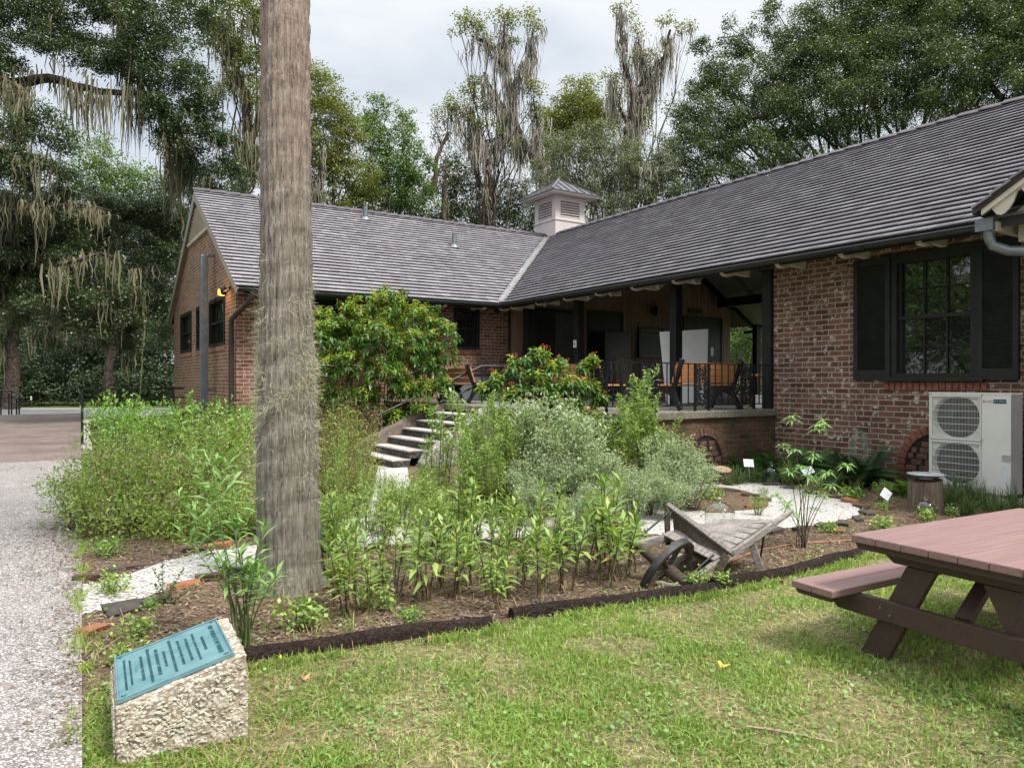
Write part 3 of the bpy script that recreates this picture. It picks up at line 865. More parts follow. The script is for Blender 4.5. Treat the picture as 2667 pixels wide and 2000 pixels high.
def inside(poly, X, Y):
    poly = np.asarray(poly); c = np.zeros(len(X), bool); n = len(poly); j = n - 1
    for i in range(n):
        xi, yi, xj, yj = poly[i, 0], poly[i, 1], poly[j, 0], poly[j, 1]
        cond = ((yi > Y) != (yj > Y)) & (X < (xj - xi) * (Y - yi) / (yj - yi + 1e-12) + xi)
        c ^= cond; j = i
    return c
def in_shell(X, Y):
    return inside(SHELL_POLY[0], X, Y) | (inside(SHELL_POLY[1], X, Y) & ~inside(ring_i, X, Y))
def lawn_side(X, Y):
    return (Y < np.interp(X, EX, EY)) & (X > path_x(Y) + .02)
def bed_side(X, Y):
    lp = (X - O.x) * A.x + (Y - O.y) * A.y; lq = (X - O.x) * B.x + (Y - O.y) * B.y
    return (Y > np.interp(X, EX, EY) + .12) & (X > path_x(Y) + .02) & (lp < OV - .05) & (lq < OV - .05) & ~((lp > -2.9) & (lq > -8.3)) & ~((lp > -5.2) & (lq > -4.5) & (lq < -2))
def hashn(X, Y, sc, seed=0):
    r = np.random.default_rng(seed); s = 0
    for k in range(5):
        a = r.uniform(0, 6.28); f = sc * (1.0 + .9 * k); ph = r.uniform(0, 6.28, 2)
        s = s + np.sin((X * np.cos(a) + Y * np.sin(a)) * f + ph[0]) * np.cos((-X * np.sin(a) + Y * np.cos(a)) * f * .9 + ph[1]) / (1 + .5 * k)
    return s / 1.7

# ---- wood and shell chips lying loose (nobody could count them)
def chips(name, X, Y, z, lx, wx, mat, th=.006):
    n = len(X)
    a = RNG.uniform(0, 6.28, n); l = lx * RNG.uniform(.4, 1.5, n); w = wx * RNG.uniform(.5, 1.4, n)
    tl = RNG.normal(0, .25, (n, 2))
    ux = np.stack([np.cos(a), np.sin(a), tl[:, 0]], 1) * l[:, None] * .5; uy = np.stack([-np.sin(a), np.cos(a), tl[:, 1]], 1) * w[:, None] * .5
    c = np.stack([X, Y, z + RNG.uniform(.002, th, n) + np.abs(tl[:, 0]) * l * .5], 1)
    V = np.stack([c - ux - uy * .7, c + ux - uy, c + ux * .8 + uy, c - ux * .9 + uy], 1).reshape(-1, 3)
    o = np_mesh(name, V, np.arange(4 * n).reshape(-1, 4), mat)
    return tag(o, kind='stuff')
def fan(n, y0, y1, spread=.78, pw=1.6):
    """random places in front of the camera, denser near it"""
    Y = y0 + (y1 - y0) * RNG.uniform(0, 1, n) ** pw
    X = Y * RNG.uniform(-spread, spread, n)
    return X, Y
CHIP = leafmat('bark_chips', [(.055, .034, .024), (.12, .08, .055), (.20, .14, .10), (.30, .23, .17), (.10, .065, .05)], .9, 0)
X, Y = fan(52000, 3.3, 13)
k = bed_side(X, Y) & ~in_shell(X, Y); X, Y = X[k], Y[k]
chips('bark_mulch', X, Y, .009, .035, .012, CHIP, .014)
SCHIP = leafmat('shell_bits', [(.36, .33, .29), (.50, .475, .44), (.60, .58, .55), (.42, .37, .31)], .7, 0)
X, Y = fan(60000, 4.5, 13)
k = in_shell(X, Y); X, Y = X[k], Y[k]
chips('shell_fragments', X, Y, .018, .022, .014, SCHIP, .008)

# ---- lawn
def blades(name, X, Y, hgt, wid, mat, lean=.5, z0=.004):
    n = len(X); a = RNG.uniform(0, 6.28, n); h = hgt * RNG.uniform(.45, 1.4, n); w = wid * RNG.uniform(.6, 1.3, n)
    ln = np.abs(RNG.normal(0, lean, n)); b = RNG.uniform(0, 6.28, n)
    dx, dy = np.cos(b) * ln * h, np.sin(b) * ln * h
    sx, sy = np.cos(a) * w / 2, np.sin(a) * w / 2
    p0 = np.stack([X, Y, np.full(n, z0)], 1); pm = np.stack([X + dx * .35, Y + dy * .35, z0 + h * .6], 1); pt = np.stack([X + dx, Y + dy, z0 + h * (1 - .25 * np.minimum(ln, 1.6))], 1)
    s = np.stack([sx, sy, np.zeros(n)], 1)
    V = np.stack([p0 - s, p0 + s, pm + s * .8, pm - s * .8, pt], 1).reshape(-1, 3)
    i = np.arange(n)[:, None] * 5
    Q = np.concatenate([i + np.array([[0, 1, 2, 3]]), i + np.array([[3, 2, 4, 4]])])
    # second face is a triangle; write it as a quad with a tiny tip edge
    pt2 = pt + s * .12
    V = np.stack([p0 - s, p0 + s, pm + s * .8, pm - s * .8, pt2, pt - s * .12], 1).reshape(-1, 3)
    i = np.arange(n)[:, None] * 6
    Q = np.concatenate([i + np.array([[0, 1, 2, 3]]), i + np.array([[3, 2, 4, 5]])])
    return tag(np_mesh(name, V, Q, mat), kind='stuff')
GRASS = leafmat('grass_blades', [(.115, .205, .032), (.18, .295, .050), (.25, .37, .075), (.335, .43, .115), (.41, .41, .165)], .55, .3, .3)
STRAW = leafmat('dry_grass', [(.34, .27, .13), (.50, .42, .23), (.60, .52, .32), (.28, .20, .10)], .8, .15, .2)
X, Y = fan(270000, 2.55, 8.5, .76, 1.35)
k = lawn_side(X, Y); X, Y = X[k], Y[k]
cov = hashn(X, Y, 2.3, 3) + .6 * hashn(X, Y, 6.5, 4)
shade = ((X - 2.9) ** 2 / 2.2 + (Y - 3.3) ** 2 / 1.2 < 1)          # thinned grass and browner soil, also standing in for shade round the picnic table
bare = ((X + .35) ** 2 / .25 + (Y - 2.9) ** 2 / .06 < 1) | ((X - .62) ** 2 / .09 + (Y - 4.55) ** 2 / .035 < 1)
keep = (RNG.uniform(0, 1, len(X)) < np.clip(.68 + .60 * cov, .10, 1)) & ~(shade & (RNG.uniform(0, 1, len(X)) < .62)) & ~(bare & (RNG.uniform(0, 1, len(X)) < .85))
blades('lawn_grass', X[keep], Y[keep], .034 * np.clip(.8 + .5 * cov[keep], .5, 1.6), .0072, GRASS, .95)
X2, Y2 = fan(60000, 2.55, 8.0, .76, 1.35); k = lawn_side(X2, Y2); X2, Y2 = X2[k], Y2[k]
c2 = hashn(X2, Y2, 2.3, 3) + .6 * hashn(X2, Y2, 6.5, 4)
k = RNG.uniform(0, 1, len(X2)) < np.clip(.45 - .5 * c2, .08, 1)
blades('dry_grass', X2[k], Y2[k], .020, .0040, STRAW, 2.2)
def clover(name, X, Y, r, mat, zr=(.008, .03)):
    n = len(X); a = RNG.uniform(0, 6.28, n); rr = r * RNG.uniform(.5, 1.4, n)
    nrm = unit(np.stack([RNG.normal(0, .35, n), RNG.normal(0, .35, n), np.ones(n)], 1))
    d = np.stack([np.cos(a), np.sin(a), np.zeros(n)], 1)
    P = np.stack([X, Y, RNG.uniform(*zr, n)], 1)
    D = unit(d - nrm * (d * nrm).sum(1, keepdims=True)); S_ = np.cross(nrm, D)
    cs = [(0, 0), (.55, .5), (1.25, .42), (1.5, 0), (1.25, -.42), (.55, -.5)]
    V = np.stack([P + D * rr[:, None] * x + S_ * rr[:, None] * y * 1.3 for x, y in cs], 1).reshape(-1, 3)
    Q = np.arange(6 * n).reshape(-1, 6)
    return tag(np_mesh(name, V, Q, mat), kind='stuff')
CLOV = leafmat('weed_leaves', [(.09, .20, .04), (.14, .28, .06), (.20, .35, .09), (.27, .40, .15)], .45, .3)
X, Y = fan(26000, 2.55, 7.5, .76, 1.3); k = lawn_side(X, Y); X, Y = X[k], Y[k]
k = RNG.uniform(0, 1, len(X)) < np.clip(.25 + .55 * hashn(X, Y, 3.1, 9), 0, 1); clover('lawn_weeds', X[k], Y[k], .0125, CLOV, (.015, .04))
X, Y = fan(42000, 3.0, 12.5, .76, 1.4); k = bed_side(X, Y) & ~in_shell(X, Y); X, Y = X[k], Y[k]
k = RNG.uniform(0, 1, len(X)) < np.clip(.02 + .5 * (hashn(X, Y, 2.4, 21) - .25), 0.01, 1); clover('ground_cover', X[k], Y[k], .017, CLOV, (.012, .07))
X, Y = fan(70000, 3.0, 12.5, .76, 1.4); k = bed_side(X, Y) & ~in_shell(X, Y); X, Y = X[k], Y[k]
k = RNG.uniform(0, 1, len(X)) < np.clip(.03 + .45 * (hashn(X, Y, 1.7, 33) - .2), .01, 1); blades('bed_grass', X[k], Y[k], .075, .006, GRASS, .7, .01)
# longer grass left standing against the rubber edging
t_ = RNG.uniform(0, len(EDGE) - 2, 5200); i_ = t_.astype(int); fr_ = t_ - i_; ex_ = EX[i_] + (EX[i_ + 1] - EX[i_]) * fr_ ; ey_ = EY[i_] + (EY[i_ + 1] - EY[i_]) * fr_ - .07 - np.abs(RNG.normal(0, .05, 5200))
kk = hashn(ex_, ey_, 3.4, 77) > -.25; blades('edging_grass', ex_[kk], ey_[kk], .062, .007, GRASS, .7)
# grass and leaf crumbs creeping over the edge of the concrete path
s_e = RNG.uniform(.2, 12, 5200); w_e = np.abs(RNG.normal(0, .035, 5200)) * (1 + .8 * np.sin(s_e * 5)); ex_ = np.array([[PE0.x, PE0.y]]) + s_e[:, None] * np.array([[PD.x, PD.y]]) + w_e[:, None] * np.array([[-PD.y, PD.x]]) * RNG.choice([-1.6, .8], 5200)[:, None]
kk = hashn(ex_[:, 0], ex_[:, 1], 3.0, 41) > -.1; blades('edge_grass', ex_[kk, 0], ex_[kk, 1], .055, .007, GRASS, .9, .01)
n_ = 5200; s_e = np.concatenate([RNG.uniform(.2, 12, n_ // 2), RNG.normal(5.6, 1.2, n_ // 2)]); w_e = np.abs(RNG.normal(0, .34, n_)) * np.where(np.arange(n_) < n_ // 2, .35, 1)
ex_ = np.array([[PE0.x, PE0.y]]) + s_e[:, None] * np.array([[PD.x, PD.y]]) + w_e[:, None] * np.array([[-PD.y, PD.x]])
chips('path_litter', ex_[:, 0], ex_[:, 1], .023, .022, .009, CHIP, .008)
# pine straw over the bed and the strip by the path
X, Y = fan(16000, 2.6, 10, .76, 1.4); k = (bed_side(X, Y) | (lawn_side(X, Y) & (X < -.9))) & ~in_shell(X, Y); X, Y = X[k], Y[k]
chips('pine_straw', X, Y, .012, .10, .0026, leafmat('needles', [(.16, .095, .05), (.28, .18, .10), (.36, .26, .16)], .9, 0), .016)
def bthing(name, p, q, z, label, cat, group=None):
    o = empty(name, loc2w(p, q, z), TH, label, cat, group); return o
# ------------------------------------------------------------------ raised terrace, steps, railings
ter = bthing('brick_terrace', 0, 0, 0, 'raised brick terrace with a mossy stone edge in front of the porch', 'terrace')
STONE = shellmat('terrace_slab', (.15, .14, .11), (.36, .345, .30), 30, .35, .5)
TP0, TQ0 = -3.0, -8.42
m = MB(); m.bb((TP0, TQ0, 1.03), (OV + .003, OV - .01, 1.15)); m.build('floor_slab', STONE, ter, bevel=.012)
m = MB()
PA = (onq(-8.36, 1783, 1150)[0], onq(-8.36, 1885, 1150)[0])
pc, pr_ = (PA[0] + PA[1]) / 2, (PA[1] - PA[0]) / 2
zc = .30
wall_grid(m, 'q', -8.36, TP0 + .06, OV, 0, 1.03, [], .1, 1)
wall_grid(m, 'p', TP0 + .06, -8.36, OV - .02, 0, 1.03, [], .1, 1)
m.build('terrace_wall', BRICK_OLD, ter, uv=True)
DARKV = simple('hollow_shade', (.008, .007, .006), .9)
OLDB = simple('old_brick', (.12, .062, .04), .95, .55, 9, .8, bdist=.012)
def arch(parent, fixed, c, u0, zc, r, mat):
    def P(u, z, d): return (u, c - d, z) if fixed == 'q' else (c - d, u, z)
    m = MB(); n = 17
    for k in range(n):
        a0, a1 = math.pi * (k + .06) / n, math.pi * (k + .94) / n; pr = RNG.uniform(.02, .035)
        ro = r + RNG.uniform(-.006, .01); ri = r - .13
        quad = [(ri, a0), (ro, a0), (ro, a1), (ri, a1)]
        f = [P(u0 + q[0] * math.cos(q[1]), zc + q[0] * math.sin(q[1]), pr) for q in quad]
        m.prism(f, Vector(P(0, 0, 0)) - Vector(P(0, 0, pr)) + Vector((0, .02, 0) if fixed == 'q' else (.02, 0, 0)))
    for sg in (-1, 1):
        for k in range(3):
            z = zc - .05 - k * .1
            if z < .03: break
            x = u0 + sg * (r - .065)
            a, b = P(x - .06, z - .043, .028), P(x + .06, z + .043, -.02); m.bb(a, b)
    o = m.build('arch_vent', mat, parent, bevel=.008)
    m = MB(); poly = [P(u0 + (r - .125) * math.cos(math.pi * k / 14), zc + (r - .125) * math.sin(math.pi * k / 14), .006) for k in range(15)] + [P(u0 - r + .125, .0, .006), P(u0 + r - .125, .0, .006)]
    m.prism(poly, Vector(P(0, 0, 0)) - Vector(P(0, 0, -.004)) if False else ((0, .004, 0) if fixed == 'q' else (.004, 0, 0)))
    m.build('dark_sheet', DARKV, o)  # flat dark sheet on the wall; the opening's shade is in its colour
    m = MB(); z = .05; row = 0
    while z < zc + r - .16:
        half = math.sqrt(max(0, (r - .14) ** 2 - max(0, z + .045 - zc) ** 2)); x = -half + (0 if row % 2 else -.1)
        while x < half:
            a, b = max(x, -half), min(x + .16, half)
            if b - a > .04: m.bb(P(u0 + a, z - .04, .02), P(u0 + b, z + .04, .0))
            x += .21
        z += .092; row += 1
    m.build('lattice_bricks', OLDB, o, bevel=.006)
arch(ter, 'q', -8.36, pc, .33, pr_ + .06, OLDB)
arch(BLD, 'p', OV, -11.28, .36, .64, simple('arch_brick', (.19, .075, .048), .95, .45, 9, .8, bdist=.012))

stp = bthing('entrance_steps', TP0, -3.3, 0, 'flight of dark concrete steps with pale worn treads up to the terrace', 'steps')
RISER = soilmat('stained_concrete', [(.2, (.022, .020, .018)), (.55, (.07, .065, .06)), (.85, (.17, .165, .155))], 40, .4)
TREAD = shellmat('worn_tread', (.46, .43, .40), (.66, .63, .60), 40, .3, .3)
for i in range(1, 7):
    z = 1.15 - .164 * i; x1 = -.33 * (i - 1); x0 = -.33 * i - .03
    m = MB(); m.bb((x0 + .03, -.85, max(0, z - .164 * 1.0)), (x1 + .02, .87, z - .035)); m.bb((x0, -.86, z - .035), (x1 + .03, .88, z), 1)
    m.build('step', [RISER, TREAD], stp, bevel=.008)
for (qa, qb, zz0, pts) in ((-1.17, -.86, .05, [(.25, 1.17), (-.1, 1.12), (-.5, .86), (-.9, .56), (-1.35, .32), (-1.5, .1)]), (.89, 1.15, .05, [(.15, 1.2), (-.3, 1.1), (-1.0, .82), (-1.7, .5), (-2.0, .3), (-2.1, .1)])):
    m = MB(); poly = [(x, qa, z) for x, z in pts] + [(pts[-1][0], qa, 0), (pts[0][0], qa, 0)]
    m.prism(poly, (0, qb - qa, 0))
    m.build('cheek_wall', shellmat('cheek_stone', (.20, .18, .155), (.62, .59, .55), 34, .5, .7) if qa < 0 else shellmat('cheek_stone_brown', (.17, .135, .11), (.36, .31, .27), 34, .3, .7), stp, bevel=.05)
hr = bthing('iron_handrail', TP0, -2.3, 0, 'sloping black double handrail on the far side of the steps', 'handrail')
m = MB(); m.tube([(1.9, 0, 2.02), (1.05, 0, 2.02), (-1.55, 0, .93)], .026, 8); m.build('top_bar', IRON, hr, smooth=40)
m = MB(); m.tube([(1.05, 0, 1.62), (-1.5, 0, .55)], .022, 8); m.build('lower_bar', IRON, hr, smooth=40)
for x, z0, z1 in ((1.05, 1.15, 2.02), (-.35, .8, 1.43), (-1.5, .4, .95), (1.9, 1.15, 2.02)):
    m = MB(); m.tube([(x, 0, z0), (x, 0, z1)], .02, 8); m.build('post', IRON, hr)

# ---- ornamental iron railing round the terrace
RQ, RP, RZ0, RZ1 = -8.25, -2.87, 1.15, 1.958
rail = bthing('iron_railing', 0, 0, 0, 'black wrought iron terrace railing with scrollwork panels and thin bars', 'railing')
m = MB(); m.box(((RP + OV) / 2, RQ, RZ1), (OV - RP, .036, .022)); m.box((RP, (RQ - 4.6) / 2, RZ1), (.036, abs(RQ + 4.6) + .036, .0225)); m.build('top_rail', IRON, rail)
m = MB(); m.box(((RP + OV) / 2, RQ, RZ0 + .1), (OV - RP, .022, .02)); m.box((RP, (RQ - 4.6) / 2, RZ0 + .1), (.022, abs(RQ + 4.6), .0205)); m.build('bottom_rail', IRON, rail)
def scroll_panel(c, axis, w):
    """two bars with cast vine scrolls and leaves between them"""
    m = MB(); h0, h1 = RZ0 + .1, RZ1 - .01
    D = Vector((1, 0, 0)) if axis == 'p' else Vector((0, 1, 0)); N = Vector((0, 1, 0)) if axis == 'p' else Vector((1, 0, 0))
    c = Vector(c)
    def W(x, z, d=0): return c + D * x + N * d + Vector((0, 0, z))
    r_ = random.Random(3)
    stem = [W(.09 * w / .3 * math.sin(k * 1.05), h0 + (h1 - h0) * k / 22) for k in range(23)]
    m.tube(stem, .008, 5)
    for k in range(20):
        z = h0 + .03 + (h1 - h0 - .08) * k / 19
        for sg in (-1, 1):
            x0 = .09 * w / .3 * math.sin(22 * (k / 19) * 1.05)
            cx_, cz_ = sg * w * .27 + r_.uniform(-.015, .015), z + r_.uniform(-.015, .015)
            rr = r_.uniform(.028, .042)
            m.tube([W(cx_ + rr * (1 - i * .055) * math.cos(sg * i * .55 + 1.5), cz_ + rr * (1 - i * .055) * math.sin(i * .55 + 1.5), r_.uniform(-.006, .006)) for i in range(13)], .0075, 4, False)
            for j in range(4):
                a = r_.uniform(0, 6.28); l = r_.uniform(.045, .075); b = W(cx_ + r_.uniform(-.04, .04), cz_ + r_.uniform(-.04, .04), r_.uniform(-.012, .012))
                dx = D * math.cos(a) + Vector((0, 0, math.sin(a))); sx = D * -math.sin(a) + Vector((0, 0, math.cos(a)))
                m.add([b, b + dx * l * .45 + sx * l * .35 + N * .008, b + dx * l, b + dx * l * .45 - sx * l * .35 + N * .008], [(0, 1, 2, 3)])
    for x in (-w * .5 + .012, w * .5 - .012): m.beam(W(x, h0), W(x, h1), .012, .012)
    m.build('scroll_panel', IRON, rail)
    for x in (-w / 2 - .018, w / 2 + .018):
        m = MB(); m.beam(W(x, RZ0), W(x, RZ1), .036, .036); m.build('post', IRON, rail)
sp = [((onq(RQ, a, 1000)[0] + onq(RQ, b, 1000)[0]) / 2 for a, b in ((1670, 1708), (1812, 1845), (1933, 1962)))]
panp = [(onq(RQ, a, 1000)[0] + onq(RQ, b, 1000)[0]) / 2 for a, b in ((1670, 1708), (1812, 1845), (1933, 1962))]
for p in panp: scroll_panel((p, RQ, 0), 'p', .30)
qp = (onp(RP, 1543, 1000)[0] + onp(RP, 1578, 1000)[0]) / 2
scroll_panel((RP, qp, 0), 'q', .34)
m = MB(); m.box((RP, RQ, (RZ0 + RZ1) / 2), (.045, .045, RZ1 - RZ0)); m.build('post', IRON, rail)
m = MB(); m.box((OV - .06, RQ, (RZ0 + RZ1) / 2), (.04, .04, RZ1 - RZ0)); m.build('post', IRON, rail)
p = RP + .17
while p < OV - .1:
    if all(abs(p - x) > .2 for x in panp):
        m = MB(); m.box((p, RQ, (RZ0 + .1 + RZ1) / 2), (.016, .016, RZ1 - RZ0 - .1)); m.build('baluster', IRON, rail)
    p += .165
q = RQ + .2
while q < -4.6:
    if abs(q - qp) > .22:
        m = MB(); m.box((RP, q, (RZ0 + .1 + RZ1) / 2), (.016, .016, RZ1 - RZ0 - .1)); m.build('baluster', IRON, rail)
    q += .19

# ---- benches with wooden slats and cast iron ends
SLAT = woodmat('bench_slats', (.42, .175, .058), (.60, .29, .11), (3, 40, 40), .45, .15, .4)
def make_bench(label):
    o = empty('park_bench', (0, 0, 0), 0, label, 'bench', 'slatted benches on the terrace')
    L_ = 1.62
    m = MB()
    for k in range(4): m.bb((-L_ / 2, -.02 + k * .115, .425), (L_ / 2, .083 + k * .115, .455))
    m.build('seat', SLAT, o, bevel=.006)
    m = MB()
    R = Matrix.Rotation(math.radians(17), 3, 'X')
    for k in range(3):
        c = Vector((0, -.075 - k * .04, .54 + k * .118)); m.box(c, (L_, .03, .108), R)
    m.build('backrest', SLAT, o, bevel=.006)
    for sx in (-1, 1):
        m = MB(); x = sx * (L_ / 2 - .06)
        def strip(pts, w):  # flat cast profile
            for a, b, wa, wb in zip(pts[:-1], pts[1:], w[:-1], w[1:]):
                a, b = Vector((x, *a)), Vector((x, *b)); d = (b - a).normalized(); n_ = Vector((0, -d.z, d.y))
                m.prism([a + n_ * wa - d * .006 - Vector((.028, 0, 0)), b + n_ * wb + d * .006 - Vector((.028, 0, 0)), b - n_ * wb + d * .006 - Vector((.028, 0, 0)), a - n_ * wa - d * .006 - Vector((.028, 0, 0))], (.056, 0, 0))
        strip([(-.24, .88), (-.20, .80), (-.14, .62), (-.06, .46), (.06, .37), (.22, .36), (.40, .39), (.47, .43)], [.045, .036, .034, .045, .07, .06, .045, .025])
        strip([(.02, .36), (-.05, .26), (-.12, .14), (-.2, .03)], [.07, .05, .034, .045])
        strip([(.3, .36), (.37, .26), (.42, .14), (.48, .03)], [.06, .045, .034, .045])
        strip([(-.04, .24), (.06, .31), (.16, .33), (.26, .31), (.36, .24)], [.016, .03, .035, .03, .016])
        m.build('iron_end', IRON, o)
    return o
b1 = make_bench('slatted bench backed against the right-hand stretch of terrace railing')
b1.location = loc2w(-.62, -7.86, 1.15); b1.rotation_euler = (0, 0, TH)
b2 = copy_tree(b1); b2['label'] = 'slatted bench half hidden behind the small orange-flowered bush'
b2.location = loc2w(-2.42, -6.55, 1.15); b2.rotation_euler = (0, 0, TH - math.pi / 2)
b3 = copy_tree(b1); b3['label'] = 'slatted bench at the top of the steps behind the handrail'
b3.location = loc2w(-2.2, -1.7, 1.15); b3.rotation_euler = (0, 0, TH - math.pi / 2)

# ---- things standing in the porch
WB = simple('white_board', (.90, .91, .92), .5, .05, 3)
o = bthing('display_board', 1.45, -5.4, 1.15, 'tall plain white panel leaning behind the porch post', 'panel'); o.rotation_euler = (0, 0, TH - .62)
m = MB(); m.prism([(-.38, 0, .0), (.50, 0, .05), (.56, .1, 1.68), (-.52, .1, 1.62)], (0, .05, 0)); m.build('board', WB, o, bevel=.006)
m = MB(); m.beam((-.1, .1, 1.2), (-.15, .75, 0), .04, .04); m.beam((.3, .1, 1.2), (.35, .75, 0), .04, .04); m.build('strut', TRIM, o)
# drinks machine
BLACKP = simple('black_plastic', (.010, .010, .012), .3, .2, 5)
vm = bthing('vending_machine', 4.3, OV - .36, 1.15, 'black drinks vending machine in the porch doorway', 'vending machine')
m = MB(); m.bb((-.55, -.3, 0), (.5, .3, 2.05)); m.build('cabinet', BLACKP, vm, bevel=.02)
LETW = simple('pale_lettering', (.34, .42, .62), .5, .1)
def letters(parent, s, size, mat, place, name='lettering', depth=.003):
    vs, fs = text_mesh(s, size, depth); m = MB(); m.add([place(v) for v in vs], fs); return m.build(name, mat, parent)
letters(vm, 'DASANI', .17, LETW, lambda v: (v.x * .9 + .02, -.305 - v.z, v.y + 1.42))
for r_ in range(2):
    for c_ in range(4):
        m = MB(); cx_ = -.30 + c_ * .17; z0 = .98 - r_ * .36
        m.lathe([(.0, z0 - .13), (.045, z0 - .13), (.045, z0 + .04), (.02, z0 + .09), (.02, z0 + .12), (0, z0 + .12)], (cx_, -.30, 0), 10)
        col = [(.35, .36, .38), (.3, .32, .36), (.40, .40, .42), (.05, .25, .15)][c_] if r_ == 0 else [(.3, .3, .3), (.35, .06, .06), (.36, .36, .4), (.3, .3, .3)][c_]
        m.build('bottle_picture', simple('bottle_print', col, .4), vm, smooth=50)
m = MB(); m.bb((-.5, -.304, .2), (-.2, -.3, .5)); m.build('red_panel', simple('red_print', (.40, .02, .02), .4), vm)
# framed notice case, small signs, lantern
nc = bthing('notice_case', 6.22, OV, 2.42, 'black framed notice case hanging on the siding', 'notice case')
m = MB(); m.bb((-.56, -.09, 0), (.56, -.003, 1.0)); m.build('case', DARKDOOR, nc, bevel=.01)
m = MB(); s_ = .012
for a, b in (((-.45, -.095, .07), (.45, -.09, .07 + s_)), ((-.45, -.095, .74), (.45, -.09, .74 + s_)), ((-.45, -.095, .9), (.45, -.09, .9 + s_)), ((.45 - s_, -.0955, .07), (.45, -.09, .74))): m.bb(a, b)
m.build('frame_line', simple('pale_frame', (.32, .31, .29), .5), nc)
ln = bthing('wall_lantern', 6.3, OV - .16, 4.0, 'small black lantern fixed above the notice case', 'lantern')
m = MB(); m.lathe([(0, -.2), (.09, -.18), (.1, .05), (.13, .06), (.06, .14), (.02, .16), (.0, .2)], (0, 0, 0), 8); m.build('cage', IRON, ln)
m = MB(); m.tube([(0, .16, .0), (0, .16, .25), (0, .1, .33), (0, .03, .32), (0, 0, .25), (0, 0, .18)], .014, 8); m.bb((-.04, .14, -.1), (.04, .158, .1)); m.build('bracket', IRON, ln)
sg = bthing('door_sign', 8.3, OV - .02, 4.0, 'narrow dark nameplate above the double porch door', 'sign')
m = MB(); m.bb((-.32, -.02, 0), (.32, .018, .16)); m.build('plate', simple('dark_sign', (.03, .024, .02), .5), sg, bevel=.006)
es = bthing('easel_sign', 2.55, -2.2, 1.15, 'wood framed board leaning beside the vending machine', 'sign')
R = Matrix.Rotation(math.radians(-12), 3, 'X') @ Matrix.Rotation(math.radians(9), 3, 'Y')
m = MB(); m.box((0, .0, .62), (.55, .03, 1.15), R); m.build('frame', woodmat('easel_wood', (.20, .11, .06), (.30, .18, .10)), es)
m = MB(); m.box(R @ Vector((0, -.018, 0)) + Vector((0, 0, .62)), (.46, .01, 1.04), R); m.build('board', simple('tan_board', (.30, .25, .21), .7), es)
sw = bthing('switch_plate', OV - .1, -2.47, 2.6, 'small white switch plate on a dark porch post', 'switch plate')
m = MB(); m.bb((-.015, -.05, -.09), (.018, .05, .09)); m.build('plate', WHITEP, sw); m = MB(); m.bb((-.019, -.016, -.04), (-.014, .016, .04)); m.build('switch', BLACKP, sw)
db = bthing('deck_box', -.55, .35, 1.15, 'grey storage box against the brick wall beyond the steps', 'storage box')
m = MB(); m.bb((-.85, -.28, 0), (.75, .3, .68)); m.build('box', simple('grey_box', (.12, .125, .135), .5, .1), db, bevel=.015)
m = MB(); m.bb((-.89, -.32, .68), (.79, .34, .75)); m.build('lid', simple('black_lid', (.03, .03, .033), .5, .1), db, bevel=.015)
gk = bthing('covered_grill', .35, -.55, 1.15, 'dark maroon covered grill between the brick wall and the first porch post', 'grill')
m = MB(); m.lathe([(.28, .02), (.30, .5), (.36, .6), (.37, .85), (.33, 1.05), (.2, 1.2), (.0, 1.24)], (0, 0, 0), 18); m.build('cover', simple('maroon_cover', (.045, .012, .014), .5, .3, 4, .2), gk, smooth=40)
m = MB(); m.tube([(-.06, 0, 1.22), (-.05, 0, 1.27), (.05, 0, 1.27), (.06, 0, 1.22)], .012, 6); m.build('handle', IRON, gk)
st = bthing('side_table', 1.25, -7.55, 1.15, 'small round orange wooden table near the brick corner', 'table')
m = MB(); m.lathe([(0, .60), (.26, .60), (.27, .615), (.27, .635), (.26, .65), (0, .65)], (0, 0, 0), 24); m.build('tabletop', SLAT, st, smooth=40)
for a in (.5, 2.6, 4.7):
    m = MB(); m.tube([(.12 * math.cos(a), .12 * math.sin(a), .6), (.24 * math.cos(a), .24 * math.sin(a), .42), (.24 * math.cos(a), .24 * math.sin(a), .22), (.08 * math.cos(a), .08 * math.sin(a), .1), (.22 * math.cos(a), .22 * math.sin(a), 0)], .02, 8); m.build('leg', SLAT, st, smooth=50)
wb_ = bthing('white_carton', .95, -7.95, 1.15, 'small white carton on the terrace floor by the brick corner', 'box')
m = MB(); m.bb((-.1, -.12, 0), (.14, .12, .25)); m.build('carton', WHITEP, wb_, bevel=.008); m = MB(); m.bb((-.104, -.1, .19), (-.1, .1, .23)); m.build('tape', CREAM, wb_)
# amber flood light at the gable corner
fl = bthing('flood_light', -6.95, 1.42, 3.74, 'glowing amber flood light under the gable corner', 'lamp')
m = MB(); m.tube([(0, -.75, .08), (0, -.45, .05), (-.02, -.2, .06)], .035, 10); m.lathe([(.05, -.05), (.08, 0), (.085, .1), (.05, .14), (.0, .15)], (-.02, -.16, .02), 14); m.build('bracket', DARKM, fl, smooth=50)
m = MB(); m.prism([(-.10, -.05, -.04), (.03, -.05, -.04), (.03, -.05, .11), (-.10, -.05, .11)], (0, .17, .03)); 
t = NT('amber_glow'); g = t.noise(t.coord(), 9, 2); t.set(col=(.8, .3, .02), em=t.ramp(g, [(.35, (1, .30, .01)), (.65, (1, .62, .12))]), ems=2.6, rough=.3)
m.build('lens', t.m, fl, bevel=.02)
pl = bpy.data.lights.new('flood_glow', 'POINT'); pl.energy = 4; pl.color = (1, .55, .15); pl.shadow_soft_size = .08
po_ = bpy.data.objects.new('flood_glow', pl); COL.objects.link(po_); po_.location = (-.22, .12, -.05); po_.parent = fl

